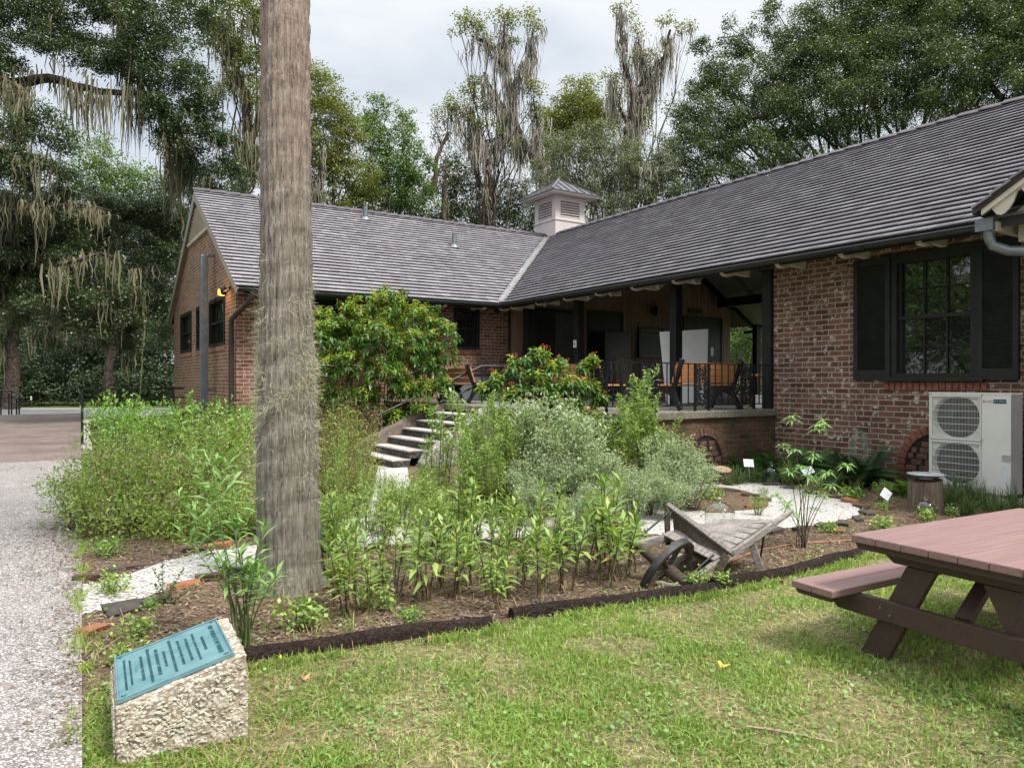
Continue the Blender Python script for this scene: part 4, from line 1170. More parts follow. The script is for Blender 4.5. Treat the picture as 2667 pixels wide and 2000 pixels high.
# ---- heat pump unit against the right wall
q1, q2 = onp(.149, 2633, 1100)[0], onp(.149, 2420, 1100)[0]
ACW = q2 - q1
ac = bthing('heat_pump', .149, (q1 + q2) / 2, 0, 'white two-fan heat pump unit standing by the brick wall', 'air conditioner')
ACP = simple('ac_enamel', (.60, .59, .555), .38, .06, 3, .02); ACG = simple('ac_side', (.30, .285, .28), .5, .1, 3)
hw_ = ACW / 2; z0, z1 = .15, 1.50
fy0, fy1 = hw_ - .70, hw_ - .03      # grille bay is on the far (left in the photo) side
m = MB()
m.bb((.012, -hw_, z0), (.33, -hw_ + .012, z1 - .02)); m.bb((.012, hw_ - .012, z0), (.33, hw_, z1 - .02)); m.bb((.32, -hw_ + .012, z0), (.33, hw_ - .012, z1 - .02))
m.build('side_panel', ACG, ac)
m = MB()
zc_ = [z1 - .345, z1 - .985]; R0 = .312; yc = (fy0 + fy1) / 2
# front sheet with two round openings
def front_with_hole(cy, cz, hy, hz, r):
    n = 40; ring = [(0, cy + r * math.cos(2 * math.pi * k / n), cz + r * math.sin(2 * math.pi * k / n)) for k in range(n)]
    outer = []
    for k in range(n):
        c, s2 = math.cos(2 * math.pi * k / n), math.sin(2 * math.pi * k / n); f = min(hy / max(abs(c), 1e-6), hz / max(abs(s2), 1e-6)); outer.append((0, cy + c * f, cz + s2 * f))
    inner = [(.07, cy + (r - .025) * math.cos(2 * math.pi * k / n), cz + (r - .025) * math.sin(2 * math.pi * k / n)) for k in range(n)]
    m.add(outer + ring + inner, [(k, (k + 1) % n, n + (k + 1) % n, n + k) for k in range(n)] + [(n + k, n + (k + 1) % n, 2 * n + (k + 1) % n, 2 * n + k) for k in range(n)])
for zz in zc_: front_with_hole(yc, zz, (fy1 - fy0) / 2, .32, R0)
m.bb((0, fy1, z0), (.012, hw_, z1 - .02)); m.bb((0, fy0, zc_[1] + .32), (.012, fy1, zc_[0] - .32)); m.bb((0, fy0, zc_[0] + .32), (.012, fy1, z1 - .02)); m.bb((0, fy0, z0), (.012, fy1, zc_[1] - .32))
m.bb((-.004, -hw_, z0), (.012, fy0, z1 - .02))
m.bb((-.008, -hw_ - .004, z1 - .02), (.335, hw_ + .004, z1))
m.build('front_panel', ACP, ac)
m = MB(); m.bb((.075, fy0 + .0, z0 + .02), (.31, fy1, z1 - .03)); cl = m.build('coil', None or simple('dark_coil', (.020, .021, .023), .6, .3, 30, .3), ac)
for zz in zc_:
    m = MB()
    for k in range(3):
        a = 2 * math.pi * k / 3 + .4
        for s2 in range(5):
            pass
    m.lathe([(.0, -.02), (.06, -.02), (.065, .01)], (0, 0, 0), 16)
    vs = []; fs = []
    for k in range(3):
        a0 = 2 * math.pi * k / 3
        for i in range(6):
            aa = a0 + 1.6 * i / 5; b = len(vs)
            vs += [(.06 * math.cos(aa), .06 * math.sin(aa), -.01 + .02 * i / 5), (.25 * math.cos(aa + .15), .25 * math.sin(aa + .15), -.02 + .05 * i / 5)]
        for i in range(5): fs.append((k * 12 + i * 2, k * 12 + i * 2 + 1, k * 12 + i * 2 + 3, k * 12 + i * 2 + 2))
    m.add(vs, fs)
    fan_o = m.build('fan', simple('fan_grey', (.022, .023, .025), .5), ac); fan_o.location = (.06, yc, zz); fan_o.rotation_euler = (0, -math.pi / 2, 0)
    m = MB(); y = fy0 + .03
    while y < fy1 - .02:
        m.box((-.012, y, zz), (.0022, .0022, .60)); y += .019
    for k in range(7):
        z = zz - .275 + k * .0915; m.box((-.016, yc, z), (.006, fy1 - fy0 - .02, .006))
    for z in (zz - .3, zz + .3): m.box((-.014, yc, z), (.02, fy1 - fy0 - .01, .022))
    for y in (fy0 + .012, fy1 - .012): m.box((-.012, y, zz), (.014, .014, .6))
    m.build('fan_grille', ACP, ac)
LOGOB = simple('logo_blue', (.014, .045, .085), .4, .05); LOGOR = simple('logo_red', (.42, .02, .03), .4, .05); INK = simple('dark_ink', (.05, .05, .055), .5)
m = MB(); ly = -hw_ + .05
m.bb((-.0065, ly, 1.36), (-.004, ly + .16, 1.415)); lb = m.build('badge', LOGOB, ac)
def acplace(y0, z): return lambda v: (-.0075 - v.z, y0 - v.x, z + v.y)
letters(lb, 'CITY MULTI', .03, WHITEP, acplace(ly + .08, 1.387), depth=.0008)
m = MB()
for k in range(3):
    a = math.pi / 2 + k * 2 * math.pi / 3; d = Vector((0, -math.cos(a), math.sin(a))); n_ = Vector((0, -math.sin(a), -math.cos(a))); c = Vector((-.0065, ly + .275, 1.385))
    m.prism([c, c + d * .0125 + n_ * .0075, c + d * .025, c + d * .0125 - n_ * .0075], (.002, 0, 0))
m.build('emblem', LOGOR, ac)
letters(ac, 'MITSUBISHI', .0145, INK, acplace(ly + .212, 1.394), depth=.0006); letters(ac, 'ELECTRIC', .0145, INK, acplace(ly + .212, 1.378), depth=.0006)
m = MB(); m.bb((-.0062, -hw_ + .19, 1.232), (-.004, -hw_ + .29, 1.240)); m.build('label_strip', WHITEP, ac)
m = MB(); m.bb((-.012, -hw_ + .0, .60), (-.004, -hw_ + .10, .68)); m.bb((-.016, -hw_ + .0, .665), (-.012, -hw_ + .1, .68)); m.build('handle', simple('handle_grey', (.34, .33, .31), .5), ac)
m = MB(); m.bb((-.0062, -hw_ + .04, .30), (-.004, -hw_ + .12, .52)); m.build('sticker', simple('pale_sticker', (.55, .58, .60), .5), ac)
m = MB()
for zz in (1.47, .86, .2):
    for y in (fy0 - .02, fy1 + .015): m.lathe([(.0, .0), (.007, 0), (.007, .006)], (-.006, y, zz), 8)
m.build('screw', INK, ac)
m = MB(); m.bb((-.05, -hw_ - .05, 0), (.4, hw_ + .05, .09)); m.bb((.02, -hw_ + .1, .09), (.1, -hw_ + .25, .15)); m.bb((.02, hw_ - .25, .09), (.1, hw_ - .1, .15)); m.bb((.24, -hw_ + .1, .09), (.31, hw_ - .1, .15)); m.build('base_pad', simple('pad_concrete', (.33, .30, .27), .9, .2, 6, .3), ac)

# ------------------------------------------------------------------ picnic table (near right)
PTOP = woodmat('picnic_top', (.185, .108, .100), (.275, .172, .160), (1.2, 26, 26), .5, .3, .4)
PDARK = woodmat('picnic_frame', (.046, .028, .022), (.072, .045, .036), (2, 30, 30), .55, .15, .35)
def rot2(v, a): return Vector((v[0] * math.cos(a) - v[1] * math.sin(a), v[0] * math.sin(a) + v[1] * math.cos(a), 0))
TA = math.radians(29.0)
Lx, Wy = Vector((math.cos(TA), math.sin(TA), 0)), Vector((-math.sin(TA), math.cos(TA), 0))
cornerA = gp(2216, 1390, .75)
TW, TL = 1.085, 1.85
ctr = Vector((cornerA.x, cornerA.y, 0)) + Lx * TL / 2 - Wy * TW / 2
pt = empty('picnic_table', ctr, TA, 'reddish brown picnic table with attached bench seats at the right', 'picnic table')
m = MB(); nb = 7; bw = TW / nb
for k in range(nb): m.bb((-TL / 2, -TW / 2 + k * bw + .0015, .705), (TL / 2, -TW / 2 + (k + 1) * bw - .0015, .75))
m.build('tabletop', PTOP, pt, bevel=.007)
def seat_y(sg): return sg * (TW / 2 + .17)
for sg in (1, -1):
    m = MB()
    for k in range(2):
        ya = seat_y(sg) - .145 + k * .147; m.bb((-TL / 2 - .13, ya + .0015, .375), (TL / 2 + .13, ya + .1455, .42))
    m.build('bench_seat', PTOP, pt, bevel=.007)
for sx in (-1, 1):
    x = sx * (TL / 2 - .15); fx = sx * .02
    m = MB()
    poly = [(x, -TW / 2 + .03, .705), (x, TW / 2 - .03, .705), (x, TW / 2 - .06, .68), (x, TW / 2 - .17, .595), (x, -TW / 2 + .17, .595), (x, -TW / 2 + .06, .68)]
    m.prism(poly, (.045, 0, 0)); m.build('top_batten', PDARK, pt, bevel=.004)
    ys = seat_y(1) + .10
    m = MB(); m.prism([(x, -ys, .375), (x, ys, .375), (x, ys - .03, .33), (x, ys - .1, .255), (x, -ys + .1, .255), (x, -ys + .03, .33)], (-.045 if sx < 0 else .045, 0, 0)); m.build('seat_beam', PDARK, pt, bevel=.004)
    for sg in (1, -1):
        m = MB(); y0, y1 = sg * .21, sg * .50
        m.prism([(x + .0465 * (1 if sx < 0 else 0), y0 - .085, .70), (x + .0465 * (1 if sx < 0 else 0), y0 + .085, .70), (x + .0465 * (1 if sx < 0 else 0), y1 + .085, .012), (x + .0465 * (1 if sx < 0 else 0), y1 - .085, .012)], (.045 if sx < 0 else -.045, 0, 0)) if False else \
        m.prism([(x, y0 - .085, .592), (x, y0 + .085, .592), (x, y1 + .085, .012), (x, y1 - .085, .012)], (.045, 0, 0))
        m.build('leg', PDARK, pt, bevel=.004)
    m = MB()
    for sg in (1, -1):
        for dz in (.30, .34): m.lathe([(0, 0), (.009, 0), (.009, .004), (0, .006)], (0, 0, 0), 8)
    m = MB(); m.beam((x + .045 * (1 if sx < 0 else 0), 0, .36), (x - sx * .42, 0, .66), .085, .04); m.build('brace', PDARK, pt, bevel=.004)
ZINC = simple('zinc_bolt', (.20, .19, .18), .45, .2, 20, metal=.6)
for sx in (-1, 1):
    for yy in (-.42, -.36, .36, .42):
        xx = sx * (TL / 2 - .15) - (.048 if sx < 0 else -.048); m = MB(); m.tube([(xx, yy, .30 + .03 * (abs(yy) > .4)), (xx + sx * .007, yy, .30 + .03 * (abs(yy) > .4))], .008, 8); m.build('bolt', ZINC, pt)
# end board under the overhang of the top and seats
m = MB(); x = -TL / 2
m.prism([(x + .03, -TW / 2 + .01, .704), (x + .03, TW / 2 - .005, .704), (x + .03, TW / 2 - .03, .665), (x + .03, -TW / 2 + .03, .665)], (.04, 0, 0))
m.build('end_cleat', PDARK, pt); m = MB()
m.prism([(-x - .03, -TW / 2 + .01, .704), (-x - .03, TW / 2 - .005, .704), (-x - .03, TW / 2 - .03, .665), (-x - .03, -TW / 2 + .03, .665)], (-.04, 0, 0)); m.build('end_cleat', PDARK, pt)
for sg in (1, -1):
    for xx, dd in ((-TL / 2 - .11, .04), (TL / 2 + .11, -.04)):
        m = MB(); c = seat_y(sg); m.prism([(xx, c - .14, .374), (xx, c + .14, .374), (xx, c + .115, .345), (xx, c - .115, .345)], (dd, 0, 0)); m.build('seat_cleat', PDARK, pt)

# ------------------------------------------------------------------ memorial plaque on its tabby stone
fr, fl_ = gp(647, 1925), gp(298, 2006)
back = Vector((-1.62, 3.95, 0)) - Vector((-1.245, 3.39, 0))
ex = (fr - fl_); wlen = ex.length; ex = ex.normalized(); ey = Vector((-ex.y, ex.x, 0)); dl = .63
ms = empty('memorial_stone', fl_, math.atan2(ex.y, ex.x), 'slanted tabby stone block carrying a blue-green plaque beside the path', 'memorial stone')
zl, zr_ = .255, .395
import bmesh
bm = bmesh.new()
nx, ny, nzv = 14, 16, 9
def stone_face(f, na, nb_):
    g = [[bm.verts.new(f(i / na, j / nb_)) for j in range(nb_ + 1)] for i in range(na + 1)]
    for i in range(na):
        for j in range(nb_): bm.faces.new((g[i][j], g[i + 1][j], g[i + 1][j + 1], g[i][j + 1]))
def zt_(x): return zl + (zr_ - zl) * x
stone_face(lambda a, b: (a * wlen, 0, zt_(a) * b), nx * 3, nzv * 3)
stone_face(lambda a, b: (a * wlen, dl, zt_(a) * b), nx, nzv)
stone_face(lambda a, b: (0, a * dl, zl * b), ny * 2, nzv * 2); stone_face(lambda a, b: (wlen, a * dl, zr_ * b), ny, nzv)
stone_face(lambda a, b: (a * wlen, b * dl, zt_(a)), nx * 2, ny * 2)
bmesh.ops.remove_doubles(bm, verts=bm.verts[:], dist=.002)
bmesh.ops.recalc_face_normals(bm, faces=bm.faces[:])
for v in bm.verts:
    c = v.co; e = 0
    for lo, hi, val in ((0, wlen, c.x), (0, dl, c.y)):
        d_ = min(val - lo, hi - val); e += max(0, .03 - d_)
    dt = zt_(c.x / wlen) - c.z
    r1 = .006 * math.sin(37 * c.x + 23 * c.y + 5) * math.sin(41 * c.z + 29 * c.y) + RNG.uniform(-.0022, .0022)
    cen = Vector((wlen / 2, dl / 2, .16)); dr = (c - cen); dr.normalize()
    v.co += dr * (r1 - .25 * e * (1 if dt < .03 else .3))
me = bpy.data.meshes.new('stone'); bm.to_mesh(me); bm.free(); me.materials.append(TABBY)
me.polygons.foreach_set('use_smooth', [True] * len(me.polygons)); me.set_sharp_from_angle(angle=math.radians(50))
link('stone', me, ms)
# shells standing proud of the block's faces
m = MB(); rr = random.Random(5)
SHB = leafmat('set_shells', [(.44, .37, .29), (.58, .52, .43), (.68, .63, .55), (.36, .29, .22)], .7, 0)
for k in range(640):
    if k < 470: a, b = rr.uniform(.02, .98), rr.uniform(.02, .95); c = Vector((a * wlen, -.001, zt_(a) * b)); n_ = Vector((0, -1, 0)); t1 = Vector((1, 0, 0))
    else: a, b = rr.uniform(.02, .98), rr.uniform(.02, .92); c = Vector((-.001, a * dl, zl * b)); n_ = Vector((-1, 0, 0)); t1 = Vector((0, 1, 0))
    t2 = n_.cross(t1); an = rr.gauss(0, .6); u_ = t1 * math.cos(an) + t2 * math.sin(an); w_ = n_.cross(u_)
    l_, h_ = rr.uniform(.005, .016), rr.uniform(.003, .008); tp = n_ * rr.uniform(.002, .006)
    ring = [c + u_ * l_ * math.cos(i * math.pi / 3 + .3) * rr.uniform(.7, 1.2) + w_ * h_ * math.sin(i * math.pi / 3 + .3) * rr.uniform(.7, 1.2) for i in range(6)]
    m.add(ring + [r + tp * 1 - (r - c) * .3 for r in ring], [(i, (i + 1) % 6, 6 + (i + 1) % 6, 6 + i) for i in range(6)] + [tuple(range(6, 12))])
o = m.build('shell_inclusions', SHB, ms); o['kind'] = 'stuff'
# plaque: x runs up the slope, text reads from the far edge towards the viewer
t = NT('verdigris_bronze'); f = t.noise(t.coord(), 9, 6, .72)
t.set(col=t.ramp(f, [(.25, (.060, .140, .152)), (.45, (.105, .218, .238)), (.62, (.135, .255, .272)), (.8, (.20, .32, .315))]), rough=.55, metal=.15, spec=.4, nor=t.bump(t.noise(t.coord(), 120, 3), .12, .002))
VERD = t.m
VERDK = simple('shadowed_bronze', (.050, .128, .138), .5, .3, 20, metal=.3)  # darkened verdigris: shadows of the raised letters put into their colour
sl = math.atan2(zr_ - zl, wlen); plq = empty('plaque', (0, 0, 0)); 
bpy.data.objects.remove(plq)
U = Vector((math.cos(sl), 0, math.sin(sl))); N_ = Vector((-math.sin(sl), 0, math.cos(sl)))
PLl = wlen / math.cos(sl)
px0, px1, py0, py1 = .012, PLl - .055, .035, dl - .03
def PLp(x, y, h): return U * x + Vector((0, y, 0)) + N_ * h + Vector((0, 0, zl + .002))
def plbox(mb, xa, xb, ya, yb, h0, h1):
    mb.prism([PLp(xa, ya, h0), PLp(xb, ya, h0), PLp(xb, yb, h0), PLp(xa, yb, h0)], N_ * (h1 - h0))
m = MB(); plbox(m, px0, px1, py0, py1, .0, .014); pq = m.build('plaque', VERD, ms, bevel=.003)
m = MB(); b_ = .012
for xa, xb, ya, yb in ((px0, px1, py0, py0 + b_), (px0, px1, py1 - b_, py1), (px0, px0 + b_, py0 + b_, py1 - b_), (px1 - b_, px1, py0 + b_, py1 - b_)): plbox(m, xa + .002, xb - .002, ya + .001, yb - .001, .014, .021)
m.build('rim', VERD, pq, bevel=.002)
m = MB()
for xx in (px0 + .03, px1 - .03):
    for yy in (py0 + .028, py1 - .028): m.tube([PLp(xx, yy, .012), PLp(xx, yy, .018)], .006, 8); m.tube([PLp(xx - .012, yy + .010, .0165), PLp(xx, yy + .006, .0165), PLp(xx + .010, yy + .012, .0165)], .003, 5)
m.build('corner_rosette', VERDK, pq)
lines = [('THE WORLD IS MY PARISH', .047, .044), ('COMMEMORATING', .100, .027), ('GENERAL JAMES OGLETHORPE', .136, .030), ('TO THIS ISLAND IN 1736 WERE', .170, .026), ('JOHN AND CHARLES WESLEY', .206, .032),
         ('LEADERS IN THE EVANGELICAL MOVEMENT', .243, .027), ('AND FOUNDERS OF', .276, .024), ('THE METHODIST CHURCH', .308, .031), ('THEIR FAITH AND INFLUENCE ARE BLESSINGS', .343, .027), ('THROUGHOUT THE WORLD', .376, .027), ('—', .40, .03),
         ('ERECTED BY THE COMMISSION ON ARCHIVES', .424, .018), ('SOUTH GEORGIA METHODIST CONFERENCE', .448, .020)]
vsA, fsA = MB(), None
avail = (py1 - py0) - .085; ymid = (py0 + py1) / 2; kx = (px1 - px0) / .49
wlim = {0: .88, 1: .40, 2: .80, 3: .66, 4: .72, 5: .93, 6: .45, 7: .74, 8: .95, 9: .68, 10: .1, 11: .68, 12: .82}
m = MB()
for i, (s, dx, size) in enumerate(lines):
    vs, fs = text_mesh(s, size * .8, .0026)
    wx = max(v.x for v in vs) - min(v.x for v in vs); sc = avail * wlim[i] / wx
    ysc = size * .47 / max(.001, max(v.y for v in vs) - min(v.y for v in vs)) if i != 10 else 1.2
    m.add([PLp(px1 - dx * kx - 0 + v.y * ysc, ymid - v.x * sc, .0155 + v.z) for v in vs], fs)
m.build('lettering', VERDK, pq)
# ------------------------------------------------------------------ trees
BARK = soilmat('oak_bark', [(.2, (.022, .017, .013)), (.5, (.06, .047, .037)), (.8, (.12, .10, .08))], 12, 1.0)
BARK_P = soilmat('pine_bark', [(.2, (.06, .04, .03)), (.5, (.13, .09, .07)), (.8, (.2, .16, .13))], 14, 1.0)
OAK = leafmat('live_oak_leaves', [(.032, .056, .024), (.050, .084, .032), (.074, .112, .044), (.10, .14, .060), (.155, .18, .10)], .38, .22, .6)
OAK_R = leafmat('right_oak_leaves', [(.036, .064, .028), (.060, .095, .037), (.090, .128, .050), (.125, .165, .064), (.16, .185, .085)], .38, .25, .6)
YEL = leafmat('yellowing_leaves', [(.10, .14, .028), (.155, .20, .042), (.21, .24, .058), (.26, .25, .075), (.22, .16, .055)], .5, .35)
GRN = leafmat('bright_leaves', [(.07, .135, .030), (.11, .19, .042), (.155, .24, .06), (.20, .27, .08)], .5, .35)
GREYL = leafmat('grey_green_leaves', [(.10, .125, .070), (.145, .165, .095), (.19, .205, .125), (.23, .235, .155)], .55, .25)
DARKL = leafmat('understory_leaves', [(.022, .040, .015), (.038, .064, .022), (.06, .09, .03)], .5, .2)
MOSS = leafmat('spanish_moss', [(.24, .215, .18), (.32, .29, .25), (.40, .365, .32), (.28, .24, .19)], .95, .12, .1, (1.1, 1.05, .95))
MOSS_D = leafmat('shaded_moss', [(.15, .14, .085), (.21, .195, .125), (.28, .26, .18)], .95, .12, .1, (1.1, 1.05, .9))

def moss_strands(anchors, n, lmin, lmax, wid, spread=.22, clump=None):
    """hanging festoons: tapering ribbons, several per anchor"""
    Aq = np.repeat(np.asarray(anchors, float), n, axis=0); N = len(Aq)
    base_l = np.repeat(lmin * .6 + (lmax * 1.15 - lmin * .6) * RNG.uniform(0, 1, len(anchors)) ** 1.5, n)
    P = Aq + RNG.normal(0, 1, (N, 3)) * np.array([spread, spread, spread * .3])
    l = base_l * RNG.uniform(.35, 1.15, N)
    w = wid * RNG.uniform(.5, 1.5, N); a = RNG.uniform(0, 6.28, N)
    s = np.stack([np.cos(a), np.sin(a), np.zeros(N)], 1)
    sway = RNG.normal(0, .05, (N, 2)) * l[:, None]
    rows = []
    for t, ww in ((0, .8), (.3, 1.1), (.65, .7), (1, .08)):
        c = P.copy(); c[:, 0] += sway[:, 0] * t ** 1.5 + .05 * np.sin(8 * t + a * 3); c[:, 1] += sway[:, 1] * t ** 1.5 + .04 * np.cos(9 * t + a * 5); c[:, 2] -= l * t
        rows += [c - s * (w * ww)[:, None] * .5, c + s * (w * ww)[:, None] * .5]
    V = np.stack(rows, 1).reshape(-1, 3); i = np.arange(N)[:, None] * 8
    Q = np.concatenate([i + np.array([[0, 1, 3, 2]]), i + np.array([[2, 3, 5, 4]]), i + np.array([[4, 5, 7, 6]])])
    return V, Q
def crown_leaves(clumps, l, cover=2.2, up=.55, sprig=.17, hang=0.0, gap=.0):
    """every clump is a handful of flattened leafy puffs with gaps between them"""
    Vs, Qs, b = [], [], 0
    for (c, r) in clumps:
        c = np.array(c, float)
        n = int(cover * math.pi * r * r / (.25 * l * l)); m = max(5, int(15 * r * r / (.35 + .4 * r))); k = max(6, n // m)
        d = randdir(m); pc = c + d * r * (RNG.uniform(0, 1, m) ** .38)[:, None] * RNG.uniform(.75, 1.12, m)[:, None] * np.array([1, 1, .85])
        pr = RNG.uniform(.26, .52, m) * (.55 + .38 * r) * (l / .12) ** .3
        d2 = randdir(m * k); d2[:, 2] = np.where(RNG.uniform(0, 1, m * k) < .45, np.abs(d2[:, 2]), d2[:, 2])
        P = np.repeat(pc, k, 0) + d2 * (np.repeat(pr, k) * RNG.uniform(0, 1, m * k) ** .42)[:, None] * np.array([1.05, 1.05, .78]) + RNG.normal(0, .04 + .25 * l, (m * k, 3))
        N = unit(RNG.normal(0, .75, (len(P), 3)) + np.array([0, 0, up * 2]) + d2 * .7)
        D = unit(np.cross(N, randdir(len(P)))); D[:, 2] -= hang
        V, Q = leaves(P, D, N, l * RNG.uniform(.6, 1.35, len(P)), l * .5 * RNG.uniform(.7, 1.3, len(P)), .08)
        Vs.append(V); Qs.append(Q + b); b += len(V)
    return np.concatenate(Vs), np.concatenate(Qs)
def wobble(p0, p1, n, amp, sag=0.0, rs=None):
    rs = rs or random; p0, p1 = Vector(p0), Vector(p1); out = []; L_ = (p1 - p0).length; ph = rs.uniform(0, 6)
    for i in range(n + 1):
        t = i / n; p = p0.lerp(p1, t); e = math.sin(math.pi * t)
        out.append(p + Vector((rs.uniform(-1, 1), rs.uniform(-1, 1), rs.uniform(-.6, .6))) * amp * L_ * e + Vector((0, 0, sag * L_ * e)))
    return out
def tree(name, label, base, fork, clumps, leaf, l, r0=.35, cover=2.2, limbs=(), moss=None, bark=None, moss_n=7, moss_l=(.5, 1.4), moss_w=.035, moss_mat=None, frac=1.0, group=None, cat='tree', hang=0, up=.55, limb_moss=(0, 0, 0), twig=True, sprig=.17):
    """base on the ground, trunk to fork, a limb to most clumps, leaf crown, hanging moss"""
    rs = random.Random(hash(label) % 1000 if False else len(label) * 7 + int(abs(base[0]) * 10))
    base = Vector((base[0], base[1], 0)); fork = Vector(fork)
    cl = [(at(u, v, Y), r) for (u, v, Y, r) in clumps]
    o = empty(name, base, 0, label, cat, group); off = np.array(base)
    tb = MB()
    trunk = wobble(base, fork, 7, .025, 0, rs)
    rad = [r0 * (1.25 if i == 0 else 1 - .35 * i / 7) for i in range(8)]
    tb.tube([p - base for p in trunk], rad, 12)
    lb = MB(); anchors = []
    for (c, r) in cl:
        if rs.random() > frac: continue
        s = trunk[rs.choice((4, 5, 6, 7, 7))] if c.z > fork.z * .75 else trunk[rs.choice((2, 3, 4))]
        pts = wobble(s, c, 6, .05, .06, rs)
        r1 = r0 * min(.42, .12 + .05 * r)
        lb.tube([p - base for p in pts], [r1 * (1 - .8 * i / 6) for i in range(7)], 7)
        if twig:
            for k in range(4):
                e = c + Vector((rs.uniform(-1, 1), rs.uniform(-1, 1), rs.uniform(-.4, .8))) * r * .85
                q = pts[rs.choice((4, 5, 6))]
                lb.tube([p - base for p in wobble(q, e, 4, .06, 0, rs)], [r1 * .3, r1 * .25, r1 * .18, r1 * .12, r1 * .06], 5)
        for p in pts[3:]: anchors.append(np.array(p))
    lim_anch = []
    for pts, ra, rb_ in limbs:
        P = [at(*q) for q in pts]; dense = []
        for a, b in zip(P[:-1], P[1:]):
            dense += wobble(a, b, 4, .03, 0, rs)[:-1]
        dense.append(P[-1]); n = len(dense)
        lb.tube([p - base for p in dense], [ra + (rb_ - ra) * i / (n - 1) for i in range(n)], 9)
        for a, b in zip(dense[:-1], dense[1:]):
            for t in (0, .33, .66):
                if rs.random() < .72: lim_anch.append(np.array(a.lerp(b, t)) + np.array([rs.gauss(0, .12), rs.gauss(0, .3), rs.gauss(-.05, .12)]))
    tr = tb.build('trunk', bark or BARK, o, smooth=60)
    if lb.v: lb.build('limbs', bark or BARK, tr, smooth=60)
    if cl:
        V, Q = crown_leaves([(c, r) for c, r in cl], l, cover, up=up, hang=hang, sprig=sprig)
        np_mesh('crown', V - off, Q, leaf, o)
    parts = []
    if moss:
        an = []
        for (c, r) in cl:
            for k in range(int(moss * r * r) + (1 if rs.random() < moss else 0)):
                d_ = Vector((rs.gauss(0, .5), rs.gauss(0, .5), rs.uniform(-.75, .3))) * r; an.append(np.array(c + d_))
        an += [a for a in anchors if rs.random() < moss * .35]
        if an: parts.append((*moss_strands(an, moss_n, *moss_l, moss_w), 0))
    if limb_moss[0]:
        parts.append((*moss_strands(lim_anch, int(limb_moss[0]), limb_moss[1], limb_moss[2], moss_w, .16), 0))
    if parts:
        V, Q, M_ = cat_parts(parts); np_mesh('hanging_moss', V - off, Q, moss_mat or MOSS, o)
    return o

# big live oaks at the left
tree('live_oak', 'huge dark live oak hung with moss, filling the top left corner', (-21.5, 25), (-20.0, 24.5, 6.5),
     [(60, 40, 24, 1.25), (180, 55, 24, 1.3), (300, 30, 25, 1.2), (420, 60, 24, 1.25), (515, 30, 25, .9), (235, 165, 24, .95), (345, 150, 24, 1.1), (440, 180, 24, 1.2), (520, 240, 24, .85),
      (-45, 110, 23, 1.2), (15, 165, 23, .6), (425, 285, 24, .95), (500, 330, 24, 1.0), (565, 350, 25, .75), (585, 430, 25, .8), (490, 430, 25, .8), (445, 360, 24, .6), (-60, -30, 24, 1.4), (90, -60, 24, 1.4), (230, -60, 25, 1.4), (380, -50, 25, 1.3), (530, -60, 26, 1.2), (640, 520, 27, .8), (560, 520, 26, .8), (120, 110, 23, .6)],
     OAK, .095, .55, 3.1, frac=0.0, limbs=[([(-140, 230, 24), (0, 222, 23.5), (130, 205, 24), (260, 240, 24), (400, 245, 24)], .22, .07), ([(-140, 210, 23), (10, 205, 22.5), (55, 235, 22.5), (75, 300, 22.4)], .09, .03), ([(300, -60, 25), (320, 30, 25), (330, 110, 25), (370, 200, 24.5)], .2, .05), ([(370, 200, 24.5), (450, 330, 25), (520, 430, 25)], .07, .03), ([(470, 300, 25), (455, 395, 25), (450, 430, 25)], .05, .02)],
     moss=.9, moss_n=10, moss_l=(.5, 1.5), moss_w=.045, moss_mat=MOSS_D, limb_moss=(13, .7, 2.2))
tree('live_oak', 'low spreading live oak with drooping dark boughs left of the brick gable', (-23.5, 30), (-21.5, 28, 5.0),
     [(20, 330, 22, .8), (105, 325, 22.5, .6), (165, 375, 22.5, .6), (-35, 420, 22, 1.1), (70, 450, 22, .95), (175, 480, 24, .8), (40, 560, 24, 1.1), (150, 570, 24, 1.1), (250, 540, 26, 1.1), (345, 545, 28, 1.1), (425, 530, 28, .95), (300, 640, 26, 1.2), (400, 640, 28, 1.1), (80, 680, 24, 1.2), (200, 690, 24, 1.2), (330, 730, 26, 1.2), (430, 740, 28, 1.1), (40, 790, 24, 1.0), (150, 780, 23, 1.2), (270, 800, 24, 1.2), (370, 815, 26, 1.1), (440, 850, 28, .9), (250, 860, 24, .8), (345, 870, 25, .8), (-60, 700, 24, 1.3), (-60, 560, 24, 1.3), (120, 870, 25, .7), (470, 480, 29, .8), (520, 500, 30, .8), (500, 560, 30, .9), (450, 590, 29, 1.0), (380, 575, 29, 1.1), (300, 560, 28, 1.0), (440, 660, 29, 1.0), (470, 700, 30, .9), (450, 800, 30, .9), (90, 520, 24, .9), (0, 640, 24, 1.1), (120, 640, 25, 1.1), (200, 620, 26, 1.1), (130, 740, 25, 1.0), (240, 760, 26, 1.0), (20, 740, 24, 1.0)],
     OAK, .095, .5, 3.1, frac=0.0, limbs=[([(-140, 640, 25), (20, 640, 24), (110, 645, 24), (190, 700, 24)], .2, .06), ([(-140, 470, 22), (0, 400, 22), (60, 395, 22), (110, 420, 22)], .14, .05), ([(90, 545, 22.5), (200, 530, 23), (290, 550, 24)], .06, .03), ([(-60, 560, 22), (40, 520, 22), (120, 540, 22.3)], .08, .03), ([(150, 690, 22), (260, 660, 23), (340, 690, 24)], .07, .03), ([(240, 770, 23), (330, 750, 24), (420, 770, 26)], .05, .02)],
     moss=1.1, moss_n=9, moss_l=(.4, 1.2), moss_w=.045, moss_mat=MOSS_D, limb_moss=(8, .4, 1.5))
